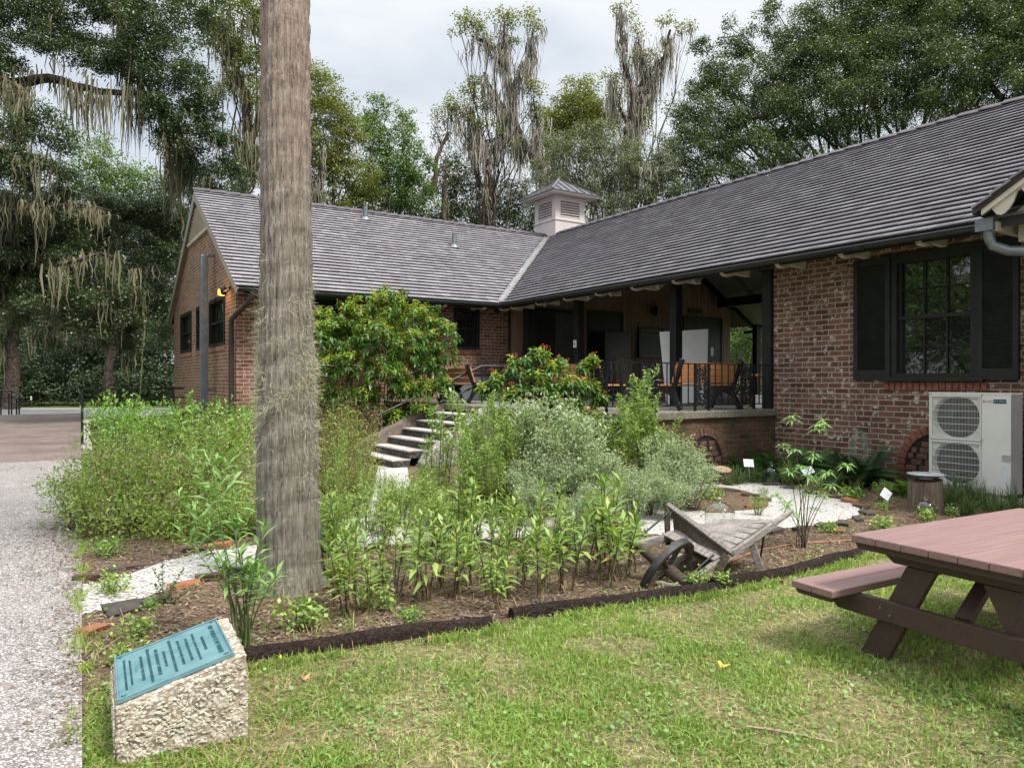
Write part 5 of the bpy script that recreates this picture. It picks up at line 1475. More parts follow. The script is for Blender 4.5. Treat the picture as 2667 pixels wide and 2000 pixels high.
tree('broadleaf_tree', 'pale green treetop in the sky gap at the far left', (-26, 47), (-25.5, 47, 9),
     [(245, 390, 46, 1.6), (280, 440, 46, 1.5), (215, 450, 46, 1.4), (330, 470, 47, 1.7), (270, 500, 46, 1.9), (390, 480, 47, 1.4)], GRN, .17, .3, 1.5, moss=.1, frac=.8)
tree('moss_oak', 'tall mossy oak whose dark forked trunk stands just left of the palm', (-14.5, 38), (-14.0, 38, 10.5),
     [(590, 40, 38, 1.5), (660, 30, 38, 1.6), (610, 130, 38, 1.2), (670, 160, 38, 1.3), (560, 80, 38, 1.0), (690, 260, 38, 1.2), (720, 60, 38, 1.4), (640, 470, 39, 1.4), (690, 400, 39, 1.0), (600, 220, 38, .7)], YEL, .15, .38, 1.8,
     limbs=[([(655, 420, 38), (645, 330, 38), (640, 240, 38), (600, 160, 38), (560, 60, 38)], .28, .07), ([(650, 380, 38), (690, 270, 38), (720, 200, 38)], .2, .08), ([(645, 250, 38), (610, 190, 38), (595, 100, 38), (600, 20, 38)], .14, .05), ([(660, 410, 38), (625, 370, 38), (605, 355, 38)], .16, .06)],
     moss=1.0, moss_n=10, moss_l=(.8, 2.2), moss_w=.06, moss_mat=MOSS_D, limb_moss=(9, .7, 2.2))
tree('sweetgum_tree', 'yellow green tree showing right beside the palm above the left roof', (-11, 43), (-10.5, 43, 8),
     [(830, 215, 43, 1.2), (820, 290, 43, 1.6), (880, 290, 43, 1.6), (850, 370, 43, 1.9), (910, 350, 43, 1.3), (820, 450, 43, 1.8), (900, 450, 43, 1.7), (860, 530, 43, 1.8), (950, 500, 44, 1.4), (770, 370, 43, 1.6), (770, 500, 43, 1.7), (930, 560, 44, 1.4)], YEL, .16, .33, 2.4, moss=.25, moss_n=8, moss_l=(.8, 2), moss_w=.06, limbs=[([(850, 400, 42), (830, 470, 42), (825, 560, 42)], .12, .2)], limb_moss=(9, .6, 1.6))
tree('sweetgum_tree', 'fresh green tree with two pointed tops in mid sky', (-8.0, 46), (-7.6, 46, 8),
     [(985, 285, 46, 1.0), (965, 330, 46, 1.1), (990, 380, 46, 1.5), (1055, 320, 46, .9), (1050, 370, 46, 1.3), (1020, 440, 46, 1.9), (1080, 440, 46, 1.4), (1000, 510, 46, 1.8), (1080, 510, 46, 1.7), (1040, 560, 46, 1.6), (960, 460, 46, 1.2)], GRN, .17, .33, 2.3, moss=.15, moss_n=8, moss_l=(.8, 2), moss_w=.06,
     limbs=[([(1005, 590, 45.4), (1010, 520, 45.2), (1008, 440, 45.2)], .2, .12)], limb_moss=(14, .8, 2.0))
tree('bare_pine', 'thin half bare pine with a reddish trunk', (-4.4, 47), (-4.3, 47, 14.5),
     [(1140, 335, 47, .6), (1130, 360, 47, .5), (1165, 395, 47, .5), (1175, 430, 47, .7), (1165, 350, 47, .45)], OAK, .2, .24, .6, limbs=[([(1128, 500, 47), (1138, 410, 47), (1170, 345, 47)], .2, .08), ([(1132, 440, 47), (1098, 385, 47)], .06, .02), ([(1150, 380, 47), (1125, 320, 47)], .06, .02)], bark=BARK_P, moss=.5, moss_l=(.4, .9), moss_w=.06)
M8 = [([(1512, 500, 40), (1440, 470, 40), (1395, 420, 40.5), (1360, 370, 41), (1345, 330, 41), (1330, 260, 41), (1320, 190, 41), (1290, 130, 41), (1230, 95, 41)], .34, .08),
      ([(1330, 250, 41), (1355, 190, 41), (1380, 145, 41), (1390, 80, 41)], .14, .04), ([(1320, 200, 41), (1310, 130, 41), (1315, 60, 41)], .14, .05),
      ([(1360, 370, 41), (1310, 360, 41), (1270, 370, 41), (1235, 400, 41)], .16, .08), ([(1250, 380, 41), (1235, 320, 41), (1225, 280, 41)], .09, .04), ([(1265, 380, 41), (1275, 470, 41), (1262, 560, 41)], .2, .22), ([(1395, 420, 41), (1400, 330, 41), (1390, 260, 41)], .1, .04), ([(1330, 300, 41), (1290, 250, 41), (1260, 190, 41)], .08, .04), ([(1230, 390, 41), (1205, 345, 41), (1180, 290, 41)], .07, .03)]
tree('mossy_cypress', 'tallest centre tree draped in long grey moss against the sky', (-1.7, 41), (-1.6, 41, 10),
     [(1195, 70, 41, .75), (1235, 60, 41, .8), (1255, 85, 41, .6), (1310, 45, 41, .75), (1335, 60, 41, .6), (1385, 50, 41, .7), (1400, 85, 41, .5), (1275, 120, 41, .55), (1340, 110, 41, .45), (1240, 215, 41, .7), (1225, 250, 41, .7), (1390, 240, 41, .8), (1180, 275, 41, .8), (1150, 290, 41, .7), (1210, 300, 41, .8), (1265, 270, 41, .7), (1300, 330, 41, .9), (1395, 300, 41, .8), (1340, 390, 41, .8), (1240, 330, 41, .7)],
     YEL, .16, .36, 1.25, limbs=M8, moss=.6, moss_n=9, moss_l=(.6, 1.8), moss_w=.055, limb_moss=(11, .5, 2.4))
tree('broadleaf_tree', 'round yellow green crown between the two mossy trees', (5.5, 50), (5.2, 50, 10),
     [(1520, 250, 50, 1.7), (1470, 290, 50, 1.7), (1560, 290, 50, 1.7), (1510, 320, 50, 2.0), (1450, 350, 50, 1.8), (1570, 350, 50, 1.7), (1430, 410, 50, 1.7)], YEL, .18, .33, 2.4, moss=.25, moss_n=9, moss_l=(1, 2.4), moss_w=.07)
M10 = [([(1640, 480, 42), (1625, 400, 42), (1640, 330, 42), (1655, 250, 42), (1690, 190, 42), (1730, 150, 42), (1745, 80, 42)], .3, .07), ([(1650, 260, 42), (1625, 170, 42), (1618, 90, 42), (1615, 20, 42)], .16, .06), ([(1640, 330, 42), (1600, 260, 42), (1590, 200, 42)], .1, .04), ([(1690, 190, 42), (1668, 150, 42), (1660, 90, 42)], .08, .03), ([(1650, 290, 42), (1680, 250, 42), (1700, 210, 42)], .08, .04)]
tree('mossy_cypress', 'second tall moss hung tree right of the roof cupola', (7.1, 42), (7.0, 42, 9),
     [(1618, 25, 42, .5), (1640, 40, 42, .4), (1660, 85, 42, .5), (1735, 60, 42, .6), (1775, 75, 42, .5), (1800, 70, 42, .4), (1690, 145, 42, .7), (1650, 160, 42, .5), (1590, 200, 42, .6), (1600, 235, 42, .6), (1680, 320, 42, .9), (1730, 110, 42, .4)],
     YEL, .16, .33, 1.15, limbs=M10, moss=.8, moss_n=9, moss_l=(.6, 1.9), moss_w=.055, limb_moss=(11, .5, 2.6))
tree('willow_oak', 'hazy grey green oak with fine leaves right behind the cupola', (6.5, 36), (5.5, 36, 7.5),
     [(1480, 400, 36, 1.3), (1560, 390, 36, 1.5), (1640, 420, 36, 1.5), (1500, 470, 36, 1.5), (1590, 470, 36, 1.7), (1680, 480, 36, 1.5), (1540, 540, 36, 1.5), (1630, 540, 36, 1.5), (1450, 510, 36, 1.2), (1400, 470, 37, 1.1), (1720, 430, 36, 1.2)], GREYL, .10, .35, 1.8, moss=1.0, moss_n=9, moss_l=(.7, 1.6), moss_w=.05, hang=.3)
# the big oak over the right roof
RC = [(1750, 500, 36, 1.6), (1770, 400, 37, 1.6), (1790, 310, 38, 1.4), (1850, 440, 36, 1.9), (1860, 330, 37, 2.0), (1880, 220, 38, 1.6), (1930, 130, 38, 1.2), (1960, 260, 37, 2.0), (1950, 380, 36, 2.1), (2040, 330, 36, 2.2), (2060, 210, 37, 2.2), (2080, 110, 37, 1.9), (2160, 60, 37, 1.9), (2150, 160, 36, 2.2), (2150, 280, 35, 2.2), (2240, 230, 35, 2.2), (2250, 110, 36, 2.2), (2260, 20, 37, 2.0), (2350, 170, 35, 2.3), (2350, 50, 36, 2.2), (2370, 280, 34, 1.9), (2450, 220, 34, 2.2), (2460, 100, 35, 2.3), (2460, 0, 36, 2.0), (2560, 170, 34, 2.2), (2560, 60, 35, 2.3), (2650, 110, 34, 2.3), (2650, 0, 35, 2.2), (2620, 240, 33, 1.8), (2740, 60, 34, 2.4), (2740, 200, 33, 2.3), (1830, 130, 38, .7), (1850, 190, 38, .8), (1820, 240, 38, .8), (2360, -60, 36, 2.2), (2560, -60, 36, 2.2), (2200, 350, 35, 1.6), (2080, 420, 35, 1.6), (1960, 470, 36, 1.5), (2700, 280, 33, 1.8), (1990, 60, 38, .8), (1900, 70, 38, .4), (2010, 10, 38, .5)]
tree('live_oak', 'vast dense live oak rising behind the long right roof', (17.5, 35), (17, 34.8, 7.5), RC, OAK_R, .125, .55, 2.4,
     limbs=[([(2667, 300, 33), (2560, 290, 33.5), (2470, 290, 34), (2430, 260, 34), (2400, 190, 34)], .26, .06), ([(2640, 300, 33), (2590, 240, 33.5), (2540, 150, 34)], .2, .06), ([(1960, 310, 36), (2060, 290, 36)], .07, .03), ([(1930, 95, 38), (1870, 100, 38)], .04, .02), ([(2240, 240, 34), (2200, 150, 35), (2170, 60, 36)], .12, .04)], moss=.07, moss_n=7, moss_l=(.5, 1.3), moss_w=.05, moss_mat=MOSS_D)
tree('broadleaf_tree', 'dark bushy treetops peeping over the ridge left of the cupola', (-2.5, 52), (-2.2, 52, 6),
     [(1150, 520, 52, 2.0), (1230, 500, 52, 1.9), (1300, 520, 52, 1.9), (1380, 540, 52, 1.8), (1180, 450, 52, 1.6), (1290, 580, 51, 1.8), (1200, 580, 51, 1.8), (1120, 580, 51, 1.8), (1390, 590, 50, 1.6), (1040, 600, 51, 1.6)], DARKL, .19, .33, 2.2, moss=.25, moss_n=9, moss_l=(.8, 2), moss_w=.07)
# trees seen through the porch and woods far behind
tree('moss_oak', 'leaning grey trunked tree seen through the open porch', (14.4, 44), (15.3, 44.3, 7),
     [(1930, 880, 46, 1.7), (1980, 860, 47, 1.8), (1910, 930, 46, 1.6), (1990, 930, 47, 1.6), (1960, 980, 47, 1.5), (1950, 820, 46, 1.6)], GRN, .16, .36, 1.3, moss=.6, moss_n=9, moss_l=(.7, 1.8), moss_w=.06, limbs=[([(1965, 1000, 43), (1972, 930, 43), (1985, 850, 43)], .32, .26)])
def woods(name, label, spec, leaf, l, cover):
    cl = [(at(u, v, Y), r) for u, v, Y, r in spec]
    V, Q = crown_leaves(cl, l, cover, up=.5)
    o = np_mesh(name, V, Q, leaf); return tag(o, label, 'woods', kind='stuff')
sp_ = []
rw = random.Random(4)
for u in range(-900, 3600, 75):
    Y = rw.uniform(62, 72)
    for v in (1010, 900, 790, 690):
        sp_.append((u + rw.uniform(-30, 30), v + rw.uniform(-30, 30), Y, rw.uniform(2.4, 3.4)))
for u in range(-900, 500, 80):
    sp_.append((u, 600 + rw.uniform(-40, 40), 66, rw.uniform(2.2, 3.2)))
woods('far_woods', 'dark wood closing the view beyond the road', sp_, DARKL, .34, 2.6)
us = []
for u in range(-60, 480, 55):
    for v, Y in ((1025, 50), (960, 51), (900, 52)):
        us.append((u + rw.uniform(-20, 20), v + rw.uniform(-18, 18), Y + rw.uniform(-1, 2), rw.uniform(1.3, 2.0)))
woods('understory', 'shadowy undergrowth on the far side of the road', us, DARKL, .2, 2.2)
# mossy trunk visible low at the far left
tree('moss_oak', 'pale trunk with hanging moss at the far left above the ramp', (-30.2, 44), (-30, 44, 6.5), [(20, 790, 43, 1.5), (100, 830, 44, 1.4), (-40, 860, 43, 1.4)], OAK, .16, .42, 1.4, moss=1.2, moss_n=10, moss_l=(.8, 2.4), moss_w=.07, moss_mat=MOSS_D)
# oaks beside the path, mirrored in the right-hand window
def free_tree(label, x, y, n, h0, h1, R_, l=.16):
    rs = random.Random(n); cl = []
    for k in range(n):
        a = rs.uniform(0, 6.28); rr = R_ * math.sqrt(rs.random()); z = rs.uniform(h0, h1)
        P = Vector((x + rr * math.cos(a), y + rr * math.sin(a), z)); cl.append((CU + F * P.x / P.y, HV - F * (P.z - H) / P.y, P.y, rs.uniform(1.2, 1.9)))
    return tree('live_oak', label, (x, y), (x, y, h0 * .8), cl, GRN, l, .5, 1.4, moss=.3, moss_n=8, moss_l=(.6, 1.6), moss_w=.06, frac=.7, group='oaks mirrored in the window')
free_tree('oak beyond the path, seen mirrored in the right-hand window', -17, 13, 34, 2.2, 9.5, 4.2)
free_tree('oak beyond the path, seen mirrored in the right-hand window', -17.5, 6.5, 30, 2.0, 9.0, 4.0)
# ------------------------------------------------------------------ cabbage palm
def palm():
    base = gp(751, 1532); o = empty('palm_tree', base, 0, 'tall cabbage palm with a thick grey fibrous trunk in front of the house', 'palm')
    Y = base.y; nz_, na = 260, 96
    keys = [(1560, 665, 846), (1535, 668, 838), (1500, 672, 832), (1400, 674, 829), (1300, 673, 826), (1150, 674, 823), (1000, 678, 817), (850, 681, 812), (700, 683, 810), (500, 684, 807), (300, 685, 805), (0, 684, 803), (-700, 690, 800)]
    zs = np.array([H - (v - HV) / F * Y for v, a, b in keys]); cs = np.array([((a + b) / 2 - CU) / F * Y for v, a, b in keys]); rs = np.array([(b - a) / 2 / F * Y for v, a, b in keys])
    Z = np.linspace(-.06, 8.2, nz_); cx_ = np.interp(Z, zs, cs) - base.x; R_ = np.interp(Z, zs, rs)
    th = np.linspace(0, 2 * np.pi, na, endpoint=False)
    T_, ZZ = np.meshgrid(th, Z)
    rel = .006 * np.sin(T_ * 23 + 2.2 * np.sin(ZZ * 2.1) + ZZ * .8) + .005 * np.sin(T_ * 41 + 3 * np.sin(ZZ * 3.3)) + .005 * np.sin(ZZ * 27 + 1.5 * np.sin(T_ * 2)) + RNG.normal(0, .0028, T_.shape)
    rr = R_[:, None] + rel
    fl = np.clip(.28 - ZZ, 0, 1); rr = rr + fl ** 1.6 * (.28 + .16 * np.sin(T_ * 5 + 1) + .10 * np.sin(T_ * 11))
    V = np.stack([cx_[:, None] + rr * np.cos(T_), rr * np.sin(T_), ZZ], 2).reshape(-1, 3)
    i, k = np.meshgrid(np.arange(nz_ - 1), np.arange(na), indexing='ij'); a = i * na + k; b = i * na + (k + 1) % na
    Q = np.stack([a, b, b + na, a + na], 2).reshape(-1, 4)
    t = NT('palm_bark'); co = t.coord()
    # fine upright fibres with dark fissures, faint leaf-scar rings and lichen
    f1 = t.noise(t.mapped(co, (1, 1, .07)), 120, 5, .74, .12); f1b = t.noise(t.mapped(co, (1, 1, .05)), 46, 4, .6, .2); f2 = t.noise(t.mapped(co, (.25, .25, 2.6)), 7, 4, .6); f3 = t.noise(co, 3.2, 5, .65)
    c = t.ramp(t.math('ADD', t.math('MULTIPLY', f1, .6), t.math('MULTIPLY', f1b, .4)), [(.36, (.05, .042, .036)), (.42, (.22, .195, .172)), (.53, (.38, .345, .312)), (.68, (.52, .485, .445))])
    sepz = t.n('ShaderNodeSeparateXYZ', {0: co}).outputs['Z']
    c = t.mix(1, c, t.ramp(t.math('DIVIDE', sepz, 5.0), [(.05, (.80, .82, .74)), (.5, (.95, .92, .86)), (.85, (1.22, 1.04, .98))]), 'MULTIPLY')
    c = t.mix(.3, c, t.ramp(f2, [(.35, (.66, .64, .62)), (.65, (1.2, 1.2, 1.2))]), 'MULTIPLY')
    lich = t.ramp(t.noise(t.mapped(co, (1, 1, .7)), 5.5, 6, .72), [(.60, (0, 0, 0)), (.70, (.45, .45, .45))])
    c = t.mix(t.n('ShaderNodeSeparateColor', {0: lich}).outputs[0], c, (.36, .39, .32))
    t.set(col=c, rough=.95, spec=.12, nor=t.bump(t.math('ADD', t.math('MULTIPLY', f1, 1.2), t.math('ADD', f1b, t.math('MULTIPLY', f2, .4))), 1.0, .02))
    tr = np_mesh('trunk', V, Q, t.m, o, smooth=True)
    # wispy pale fibres clinging to the middle of the trunk
    n = 4600
    zz = np.clip(RNG.normal(1.75, .42, n), .75, 3.0); left = RNG.uniform(0, 1, n) < .6
    an = np.where(left, RNG.normal(np.pi * 1.05, .55, n), RNG.normal(-.25, .5, n))
    zz = np.where(left, zz, zz - .05)
    # a thin band crossing the front lower down
    bsel = RNG.uniform(0, 1, n) < .16; ba = RNG.uniform(-2.4, .2, n); an = np.where(bsel, ba, an); zz = np.where(bsel, 1.72 + (ba + .2) * .16 + RNG.normal(0, .03, n), zz)
    r = np.interp(zz, zs, rs) + .004; c0 = np.stack([np.interp(zz, zs, cs) - base.x + r * np.cos(an), r * np.sin(an), zz], 1)
    outv = np.stack([np.cos(an), np.sin(an), np.zeros(n)], 1); d1 = unit(outv * RNG.uniform(.3, 1.1, n)[:, None] + RNG.normal(0, .8, (n, 3)) - np.array([0, 0, .35]))
    l = RNG.uniform(.02, .075, n)[:, None]; bend = RNG.normal(0, .5, (n, 3)) * l; s = unit(np.cross(d1, randdir(n))) * .0013
    p1 = c0 + d1 * l * .5 + bend * .15; p2 = c0 + d1 * l + bend
    V = np.stack([c0 - s, c0 + s, p1 - s, p1 + s, p2 - s * .4, p2 + s * .4], 1).reshape(-1, 3); i = np.arange(n)[:, None] * 6
    Q = np.concatenate([i + np.array([[0, 1, 3, 2]]), i + np.array([[2, 3, 5, 4]])])
    w = np_mesh('trunk_fibres', V, Q, leafmat('pale_fibres', [(.36, .34, .24), (.52, .49, .37), (.62, .58, .45), (.42, .45, .33)], .9, .2, .1, (1, 1, .9)), tr); w['kind'] = 'stuff'
    # fan fronds high above the frame
    Vs, Qs, b = [], [], 0; m = MB(); top = Vector((float(np.interp(8.2, zs, cs)) - base.x, 0, 8.15))
    for k in range(16):
        a = k * 2.4; el = random.uniform(-.2, .9); d = Vector((math.cos(a) * math.cos(el), math.sin(a) * math.cos(el), math.sin(el))); tip = top + d * 1.3 - Vector((0, 0, .15))
        m.tube([top, top + d * .7, tip], [.025, .02, .014], 6)
        n_ = 30; sd = d.cross(Vector((0, 0, 1))).normalized(); aa = np.linspace(-1.5, 1.5, n_)
        D = np.cos(aa)[:, None] * np.array(d) + np.sin(aa)[:, None] * np.array(sd); P = np.repeat(np.array([tip]), n_, 0)
        V_, Q_ = leaves(P, D, np.repeat(np.array([sd.cross(d)]), n_, 0), np.full(n_, .8), np.full(n_, .045), .35); Vs.append(V_); Qs.append(Q_ + b); b += len(V_)
    m.build('frond_stalks', GRN, o); np_mesh('fronds', np.concatenate(Vs), np.concatenate(Qs), GRN, o)
palm()

# ------------------------------------------------------------------ plants
STEM = simple('green_stem', (.085, .13, .035), .6, .3, 20); STEMB = simple('brown_stem', (.075, .055, .035), .8, .35, 20); STEMR = simple('reddish_stem', (.13, .06, .035), .7, .3, 20)
LEAF_H = leafmat('herb_leaves', [(.13, .215, .040), (.19, .30, .058), (.25, .37, .085), (.33, .44, .12), (.40, .42, .11)], .42, .24)
LEAF_M = leafmat('milkweed_leaves', [(.16, .30, .075), (.22, .38, .11), (.29, .45, .16)], .4, .24)
LEAF_S = leafmat('silvery_leaves', [(.20, .275, .145), (.29, .37, .21), (.39, .46, .30), (.49, .54, .39)], .6, .3)
LEAF_F = leafmat('fine_shrub_leaves', [(.115, .19, .032), (.175, .275, .046), (.24, .355, .066), (.33, .42, .095), (.24, .185, .08)], .5, .24)
LEAF_A = leafmat('hedge_leaves', [(.105, .225, .030), (.16, .31, .048), (.225, .39, .07), (.31, .47, .10)], .38, .24)
LEAF_B = leafmat('firebush_leaves', [(.045, .115, .024), (.070, .165, .034), (.105, .21, .046), (.15, .26, .058)], .32, .24)
LEAF_BT = leafmat('firebush_tips', [(.18, .29, .045), (.27, .35, .055), (.34, .36, .07)], .4, .4)
FLOWER = leafmat('orange_flowers', [(.55, .11, .02), (.70, .21, .03), (.60, .07, .02)], .5, .25)
YFLOW = leafmat('yellow_flowers', [(.70, .50, .03), (.75, .58, .06)], .5, .25)
DRYL = leafmat('withered_leaves', [(.12, .08, .04), (.22, .16, .08), (.31, .24, .12), (.20, .22, .07)], .8, .2)
FERN = leafmat('fern_fronds', [(.040, .105, .030), (.065, .150, .042), (.10, .195, .058)], .5, .3)
FERN_L = leafmat('light_fern', [(.09, .20, .03), (.14, .27, .045), (.19, .31, .06)], .5, .4)
TUFT = leafmat('liriope_blades', [(.04, .085, .025), (.07, .125, .035), (.11, .17, .05), (.2, .19, .09)], .45, .3)
SEED = leafmat('seed_heads', [(.19, .12, .06), (.27, .18, .09), (.16, .14, .05)], .85, .2)

def np_leaf_obj(name, parts, mats, parent):
    V, Q, Mi = cat_parts([(v, q, m) for v, q, m in parts]); return np_mesh(name, V, Q, mats, parent, Mi)
def spiral(h0, h1, n, lens, wid, elev, r0=0.0, axis=None, seed=0, jit=.5):
    """leaves up a stem between heights; lens, elev are functions of t"""
    t = np.linspace(0, 1, n); a = np.arange(n) * 2.399 + RNG.uniform(-jit, jit, n)
    z = h0 + (h1 - h0) * t
    el = np.array([elev(x) for x in t]) + RNG.normal(0, .18, n); l = np.array([lens(x) for x in t]) * RNG.uniform(.75, 1.2, n)
    D = np.stack([np.cos(a) * np.cos(el), np.sin(a) * np.cos(el), np.sin(el)], 1)
    up = np.array([0, 0, 1.]); N = unit(up - D * D[:, 2:3] + RNG.normal(0, .12, D.shape))
    P = np.zeros((n, 3)); P[:, 2] = z
    if axis is not None:
        P[:, 0] = np.interp(z, axis[:, 2], axis[:, 0]); P[:, 1] = np.interp(z, axis[:, 2], axis[:, 1])
    return leaves(P, D, N, l, wid * l, .22)
def bent(h, lean, n=7):
    a = RNG.uniform(0, 6.28); t = np.linspace(0, 1, n)
    return np.stack([np.cos(a) * lean * h * t ** 1.6, np.sin(a) * lean * h * t ** 1.6, h * t], 1)
PROTO = {}
def proto(kind, fn, n=3):
    PROTO[kind] = [fn(k) for k in range(n)]
def plant(kind, name, label, cat, x, y, sc=1.0, group=None, z=.008, k=None, sz=None):
    src = PROTO[kind][random.randrange(len(PROTO[kind])) if k is None else k]
    o = empty(name, (x, y, z), random.uniform(0, 6.28), label, cat, group); o.rotation_euler = (random.uniform(-.1, .1), random.uniform(-.1, .1), random.uniform(0, 6.28))
    o.scale = (sc, sc, sz or sc)
    for nm, me in src: link(nm, me, o)
    return o
def meshes(lst):
    """turn freshly built objects into mesh data for copying"""
    out = []
    for o in lst:
        out.append((o.name.split('.')[0], o.data)); bpy.data.objects.remove(o)
    return out
def mk_goldenrod(k):
    h = 1.0; m = MB(); parts = []
    for s in range(3):
        ax = bent(h * (1, .82, .68)[s], RNG.uniform(.04, .16))
        if s: ax[:, 0] += RNG.uniform(-.12, .12); ax[:, 1] += RNG.uniform(-.12, .12)
        m.tube(ax, [.0065, .006, .006, .005, .0045, .004, .002], 6)
        hh = ax[-1, 2]
        parts.append((*spiral(.22 * hh, hh * .98, 85, lambda t: .165 * (1 - .5 * t), .125, lambda t: .1 + .45 * t - (.5 if t < .15 else 0), axis=ax), 0))
        # leafy side shoots near the tip make it feathery
        for j in range(9):
            t = .62 + .38 * j / 9; z = hh * t; a = RNG.uniform(0, 6.28); c = np.array([np.interp(z, ax[:, 2], ax[:, 0]), np.interp(z, ax[:, 2], ax[:, 1]), z])
            l = .24 * (1.25 - t); d = np.array([math.cos(a) * .6, math.sin(a) * .6, .8])
            n = 16; P = c + d * np.linspace(.05, 1, n)[:, None] * l; D = unit(d * .5 + RNG.normal(0, .7, (n, 3))); parts.append((*leaves(P, D, randdir(n), np.full(n, .04), np.full(n, .013), .1), 0))
        parts.append((*spiral(.05 * hh, hh * .3, 12, lambda t: .075, .22, lambda t: -.7, axis=ax), 1))
    return meshes([m.build('stem', STEM), np_leaf_obj('foliage', parts, [LEAF_H, DRYL], None)])
proto('goldenrod', mk_goldenrod, 4)
def mk_leafy(k):
    m = MB(); parts = []; ns = [3, 2, 4, 3][k % 4]
    for s in range(ns):
        h = RNG.uniform(.34, .56); ax = bent(h, RNG.uniform(.05, .25)); off = RNG.normal(0, .05, 2) * (s > 0); ax[:, 0] += off[0]; ax[:, 1] += off[1]
        m.tube(ax, [.0055, .005, .005, .0045, .004, .0035, .002], 6)
        parts.append((*spiral(h * .42, h, 22, lambda t: .15 - .055 * t, .25, lambda t: .12 + .95 * t, axis=ax), 0))
        parts.append((*spiral(h * .1, h * .48, 6, lambda t: .07, .22, lambda t: -1.15, axis=ax), 1))
    return meshes([m.build('stem', STEMB), np_leaf_obj('foliage', parts, [LEAF_H, DRYL], None)])
proto('leafy', mk_leafy, 5)
def mound(nstem, R_, h, leaf_n, ll, lw, leafm, stemm, outw=.9, seeds=0, tipdens=1.6, flat=.5):
    m = MB(); P, D = [], []; SP = []
    for s in range(nstem):
        a = RNG.uniform(0, 6.28); rr = math.sqrt(RNG.uniform(0, 1)); hh = h * (1 - flat * rr * rr) * RNG.uniform(.75, 1.1); tip = np.array([math.cos(a) * R_ * rr, math.sin(a) * R_ * rr, hh])
        b = np.array([math.cos(a) * R_ * rr * .3, math.sin(a) * R_ * rr * .3, 0]); mid = (b + tip) / 2 + np.array([math.cos(a), math.sin(a), 0]) * -.06 * R_ + np.array([0, 0, .08 * h])
        ts = np.linspace(0, 1, 6)[:, None]; ax = (1 - ts) ** 2 * b + 2 * ts * (1 - ts) * mid + ts ** 2 * tip
        m.tube(ax, [.005, .0045, .004, .003, .0025, .0015], 4, False)
        t = RNG.uniform(0, 1, leaf_n) ** (1 / tipdens); t = .12 + .88 * t; tt = t[:, None]
        p = (1 - tt) ** 2 * b + 2 * tt * (1 - tt) * mid + tt ** 2 * tip; sp = .10 * R_ * (1.15 - t) + .03
        p = p + RNG.normal(0, 1, p.shape) * sp[:, None]; p[:, 2] = np.maximum(p[:, 2], .01)
        P.append(p); D.append(unit(RNG.normal(0, .7, p.shape) + np.array([math.cos(a) * .4, math.sin(a) * .4, .45])))
        if seeds:
            n = seeds; tz = RNG.uniform(.85, 1.18, n)[:, None]; SP.append(b + (tip - b) * tz + RNG.normal(0, .015, (n, 3)))
    P, D = np.concatenate(P), np.concatenate(D); N = unit(RNG.normal(0, .6, P.shape) + np.array([0, 0, 1]))
    parts = [(*leaves(P, D, N, ll * RNG.uniform(.6, 1.3, len(P)), lw * RNG.uniform(.7, 1.2, len(P)), .12), 0)]
    if SP:
        SP = np.concatenate(SP); parts.append((*leaves(SP, unit(RNG.normal(0, .5, SP.shape) + np.array([0, 0, .9])), randdir(len(SP)), np.full(len(SP), .022), np.full(len(SP), .007), 0), 1))
    return m, parts
def mk_silver(k):
    m, p = mound(38, .42, .78, 170, .036, .014, LEAF_S, STEMB, flat=.25, tipdens=2.2, seeds=10); return meshes([m.build('stem', STEMB), np_leaf_obj('foliage', p, [LEAF_S, SEED], None)])
proto('silver', mk_silver, 3)
def mk_weed(k):
    m, p = mound(20, .26, .62, 42, .05, .014, LEAF_H, STEM, flat=.3, seeds=6); return meshes([m.build('stem', STEM), np_leaf_obj('foliage', p, [LEAF_H, SEED], None)])
proto('weed', mk_weed, 3)
def mk_dryweed(k):
    m, p = mound(26, .30, .95, 34, .04, .013, LEAF_H, STEMR, flat=.25, seeds=14)
    p2 = [(v, q, 1 if i else 0) for i, (v, q, _) in enumerate(p)]; return meshes([m.build('stem', STEMR), np_leaf_obj('foliage', p2, [LEAF_F, SEED], None)])
proto('dryweed', mk_dryweed, 3)
def mk_low(k):
    m, p = mound(9, .13, .13, 22, .04, .022, LEAF_H, STEM, flat=.3); return meshes([m.build('stem', STEM), np_leaf_obj('foliage', p, [LEAF_A if k == 1 else LEAF_H], None)])
proto('low', mk_low, 3)
def mk_fern(k, leafm=FERN, nf=13, L_=.62, rise=1.0):
    parts = []; m = MB()
    for f in range(nf):
        a = f * 2.4 + RNG.uniform(-.3, .3); l = L_ * RNG.uniform(.7, 1.15); el = RNG.uniform(.45, 1.15) * rise
        t = np.linspace(0, 1, 26); r = l * np.cos(el) * t; z = l * (np.sin(el) * t - .55 * t ** 2.4 * np.cos(el)); sp = np.stack([np.cos(a) * r, np.sin(a) * r, np.maximum(z, .015)], 1)
        m.tube(sp[::5], [.004, .0035, .003, .002, .0012, .001][:len(sp[::5])], 4, False)
        sd = np.array([-math.sin(a), math.cos(a), 0]); tang = np.gradient(sp, axis=0); tang = unit(tang); nrm = unit(np.cross(sd[None], tang))
        for sg in (1, -1):
            ll = .13 * L_ / .62 * np.sin(np.pi * np.clip(t * .93 + .07, 0, 1)) ** .7 + .008
            parts.append((*leaves(sp, sd * sg + tang * .45 + nrm * .1, nrm, ll, ll * .0 + .018, .12), 0))
    return meshes([m.build('stalks', STEM), np_leaf_obj('fronds', parts, [leafm], None)])
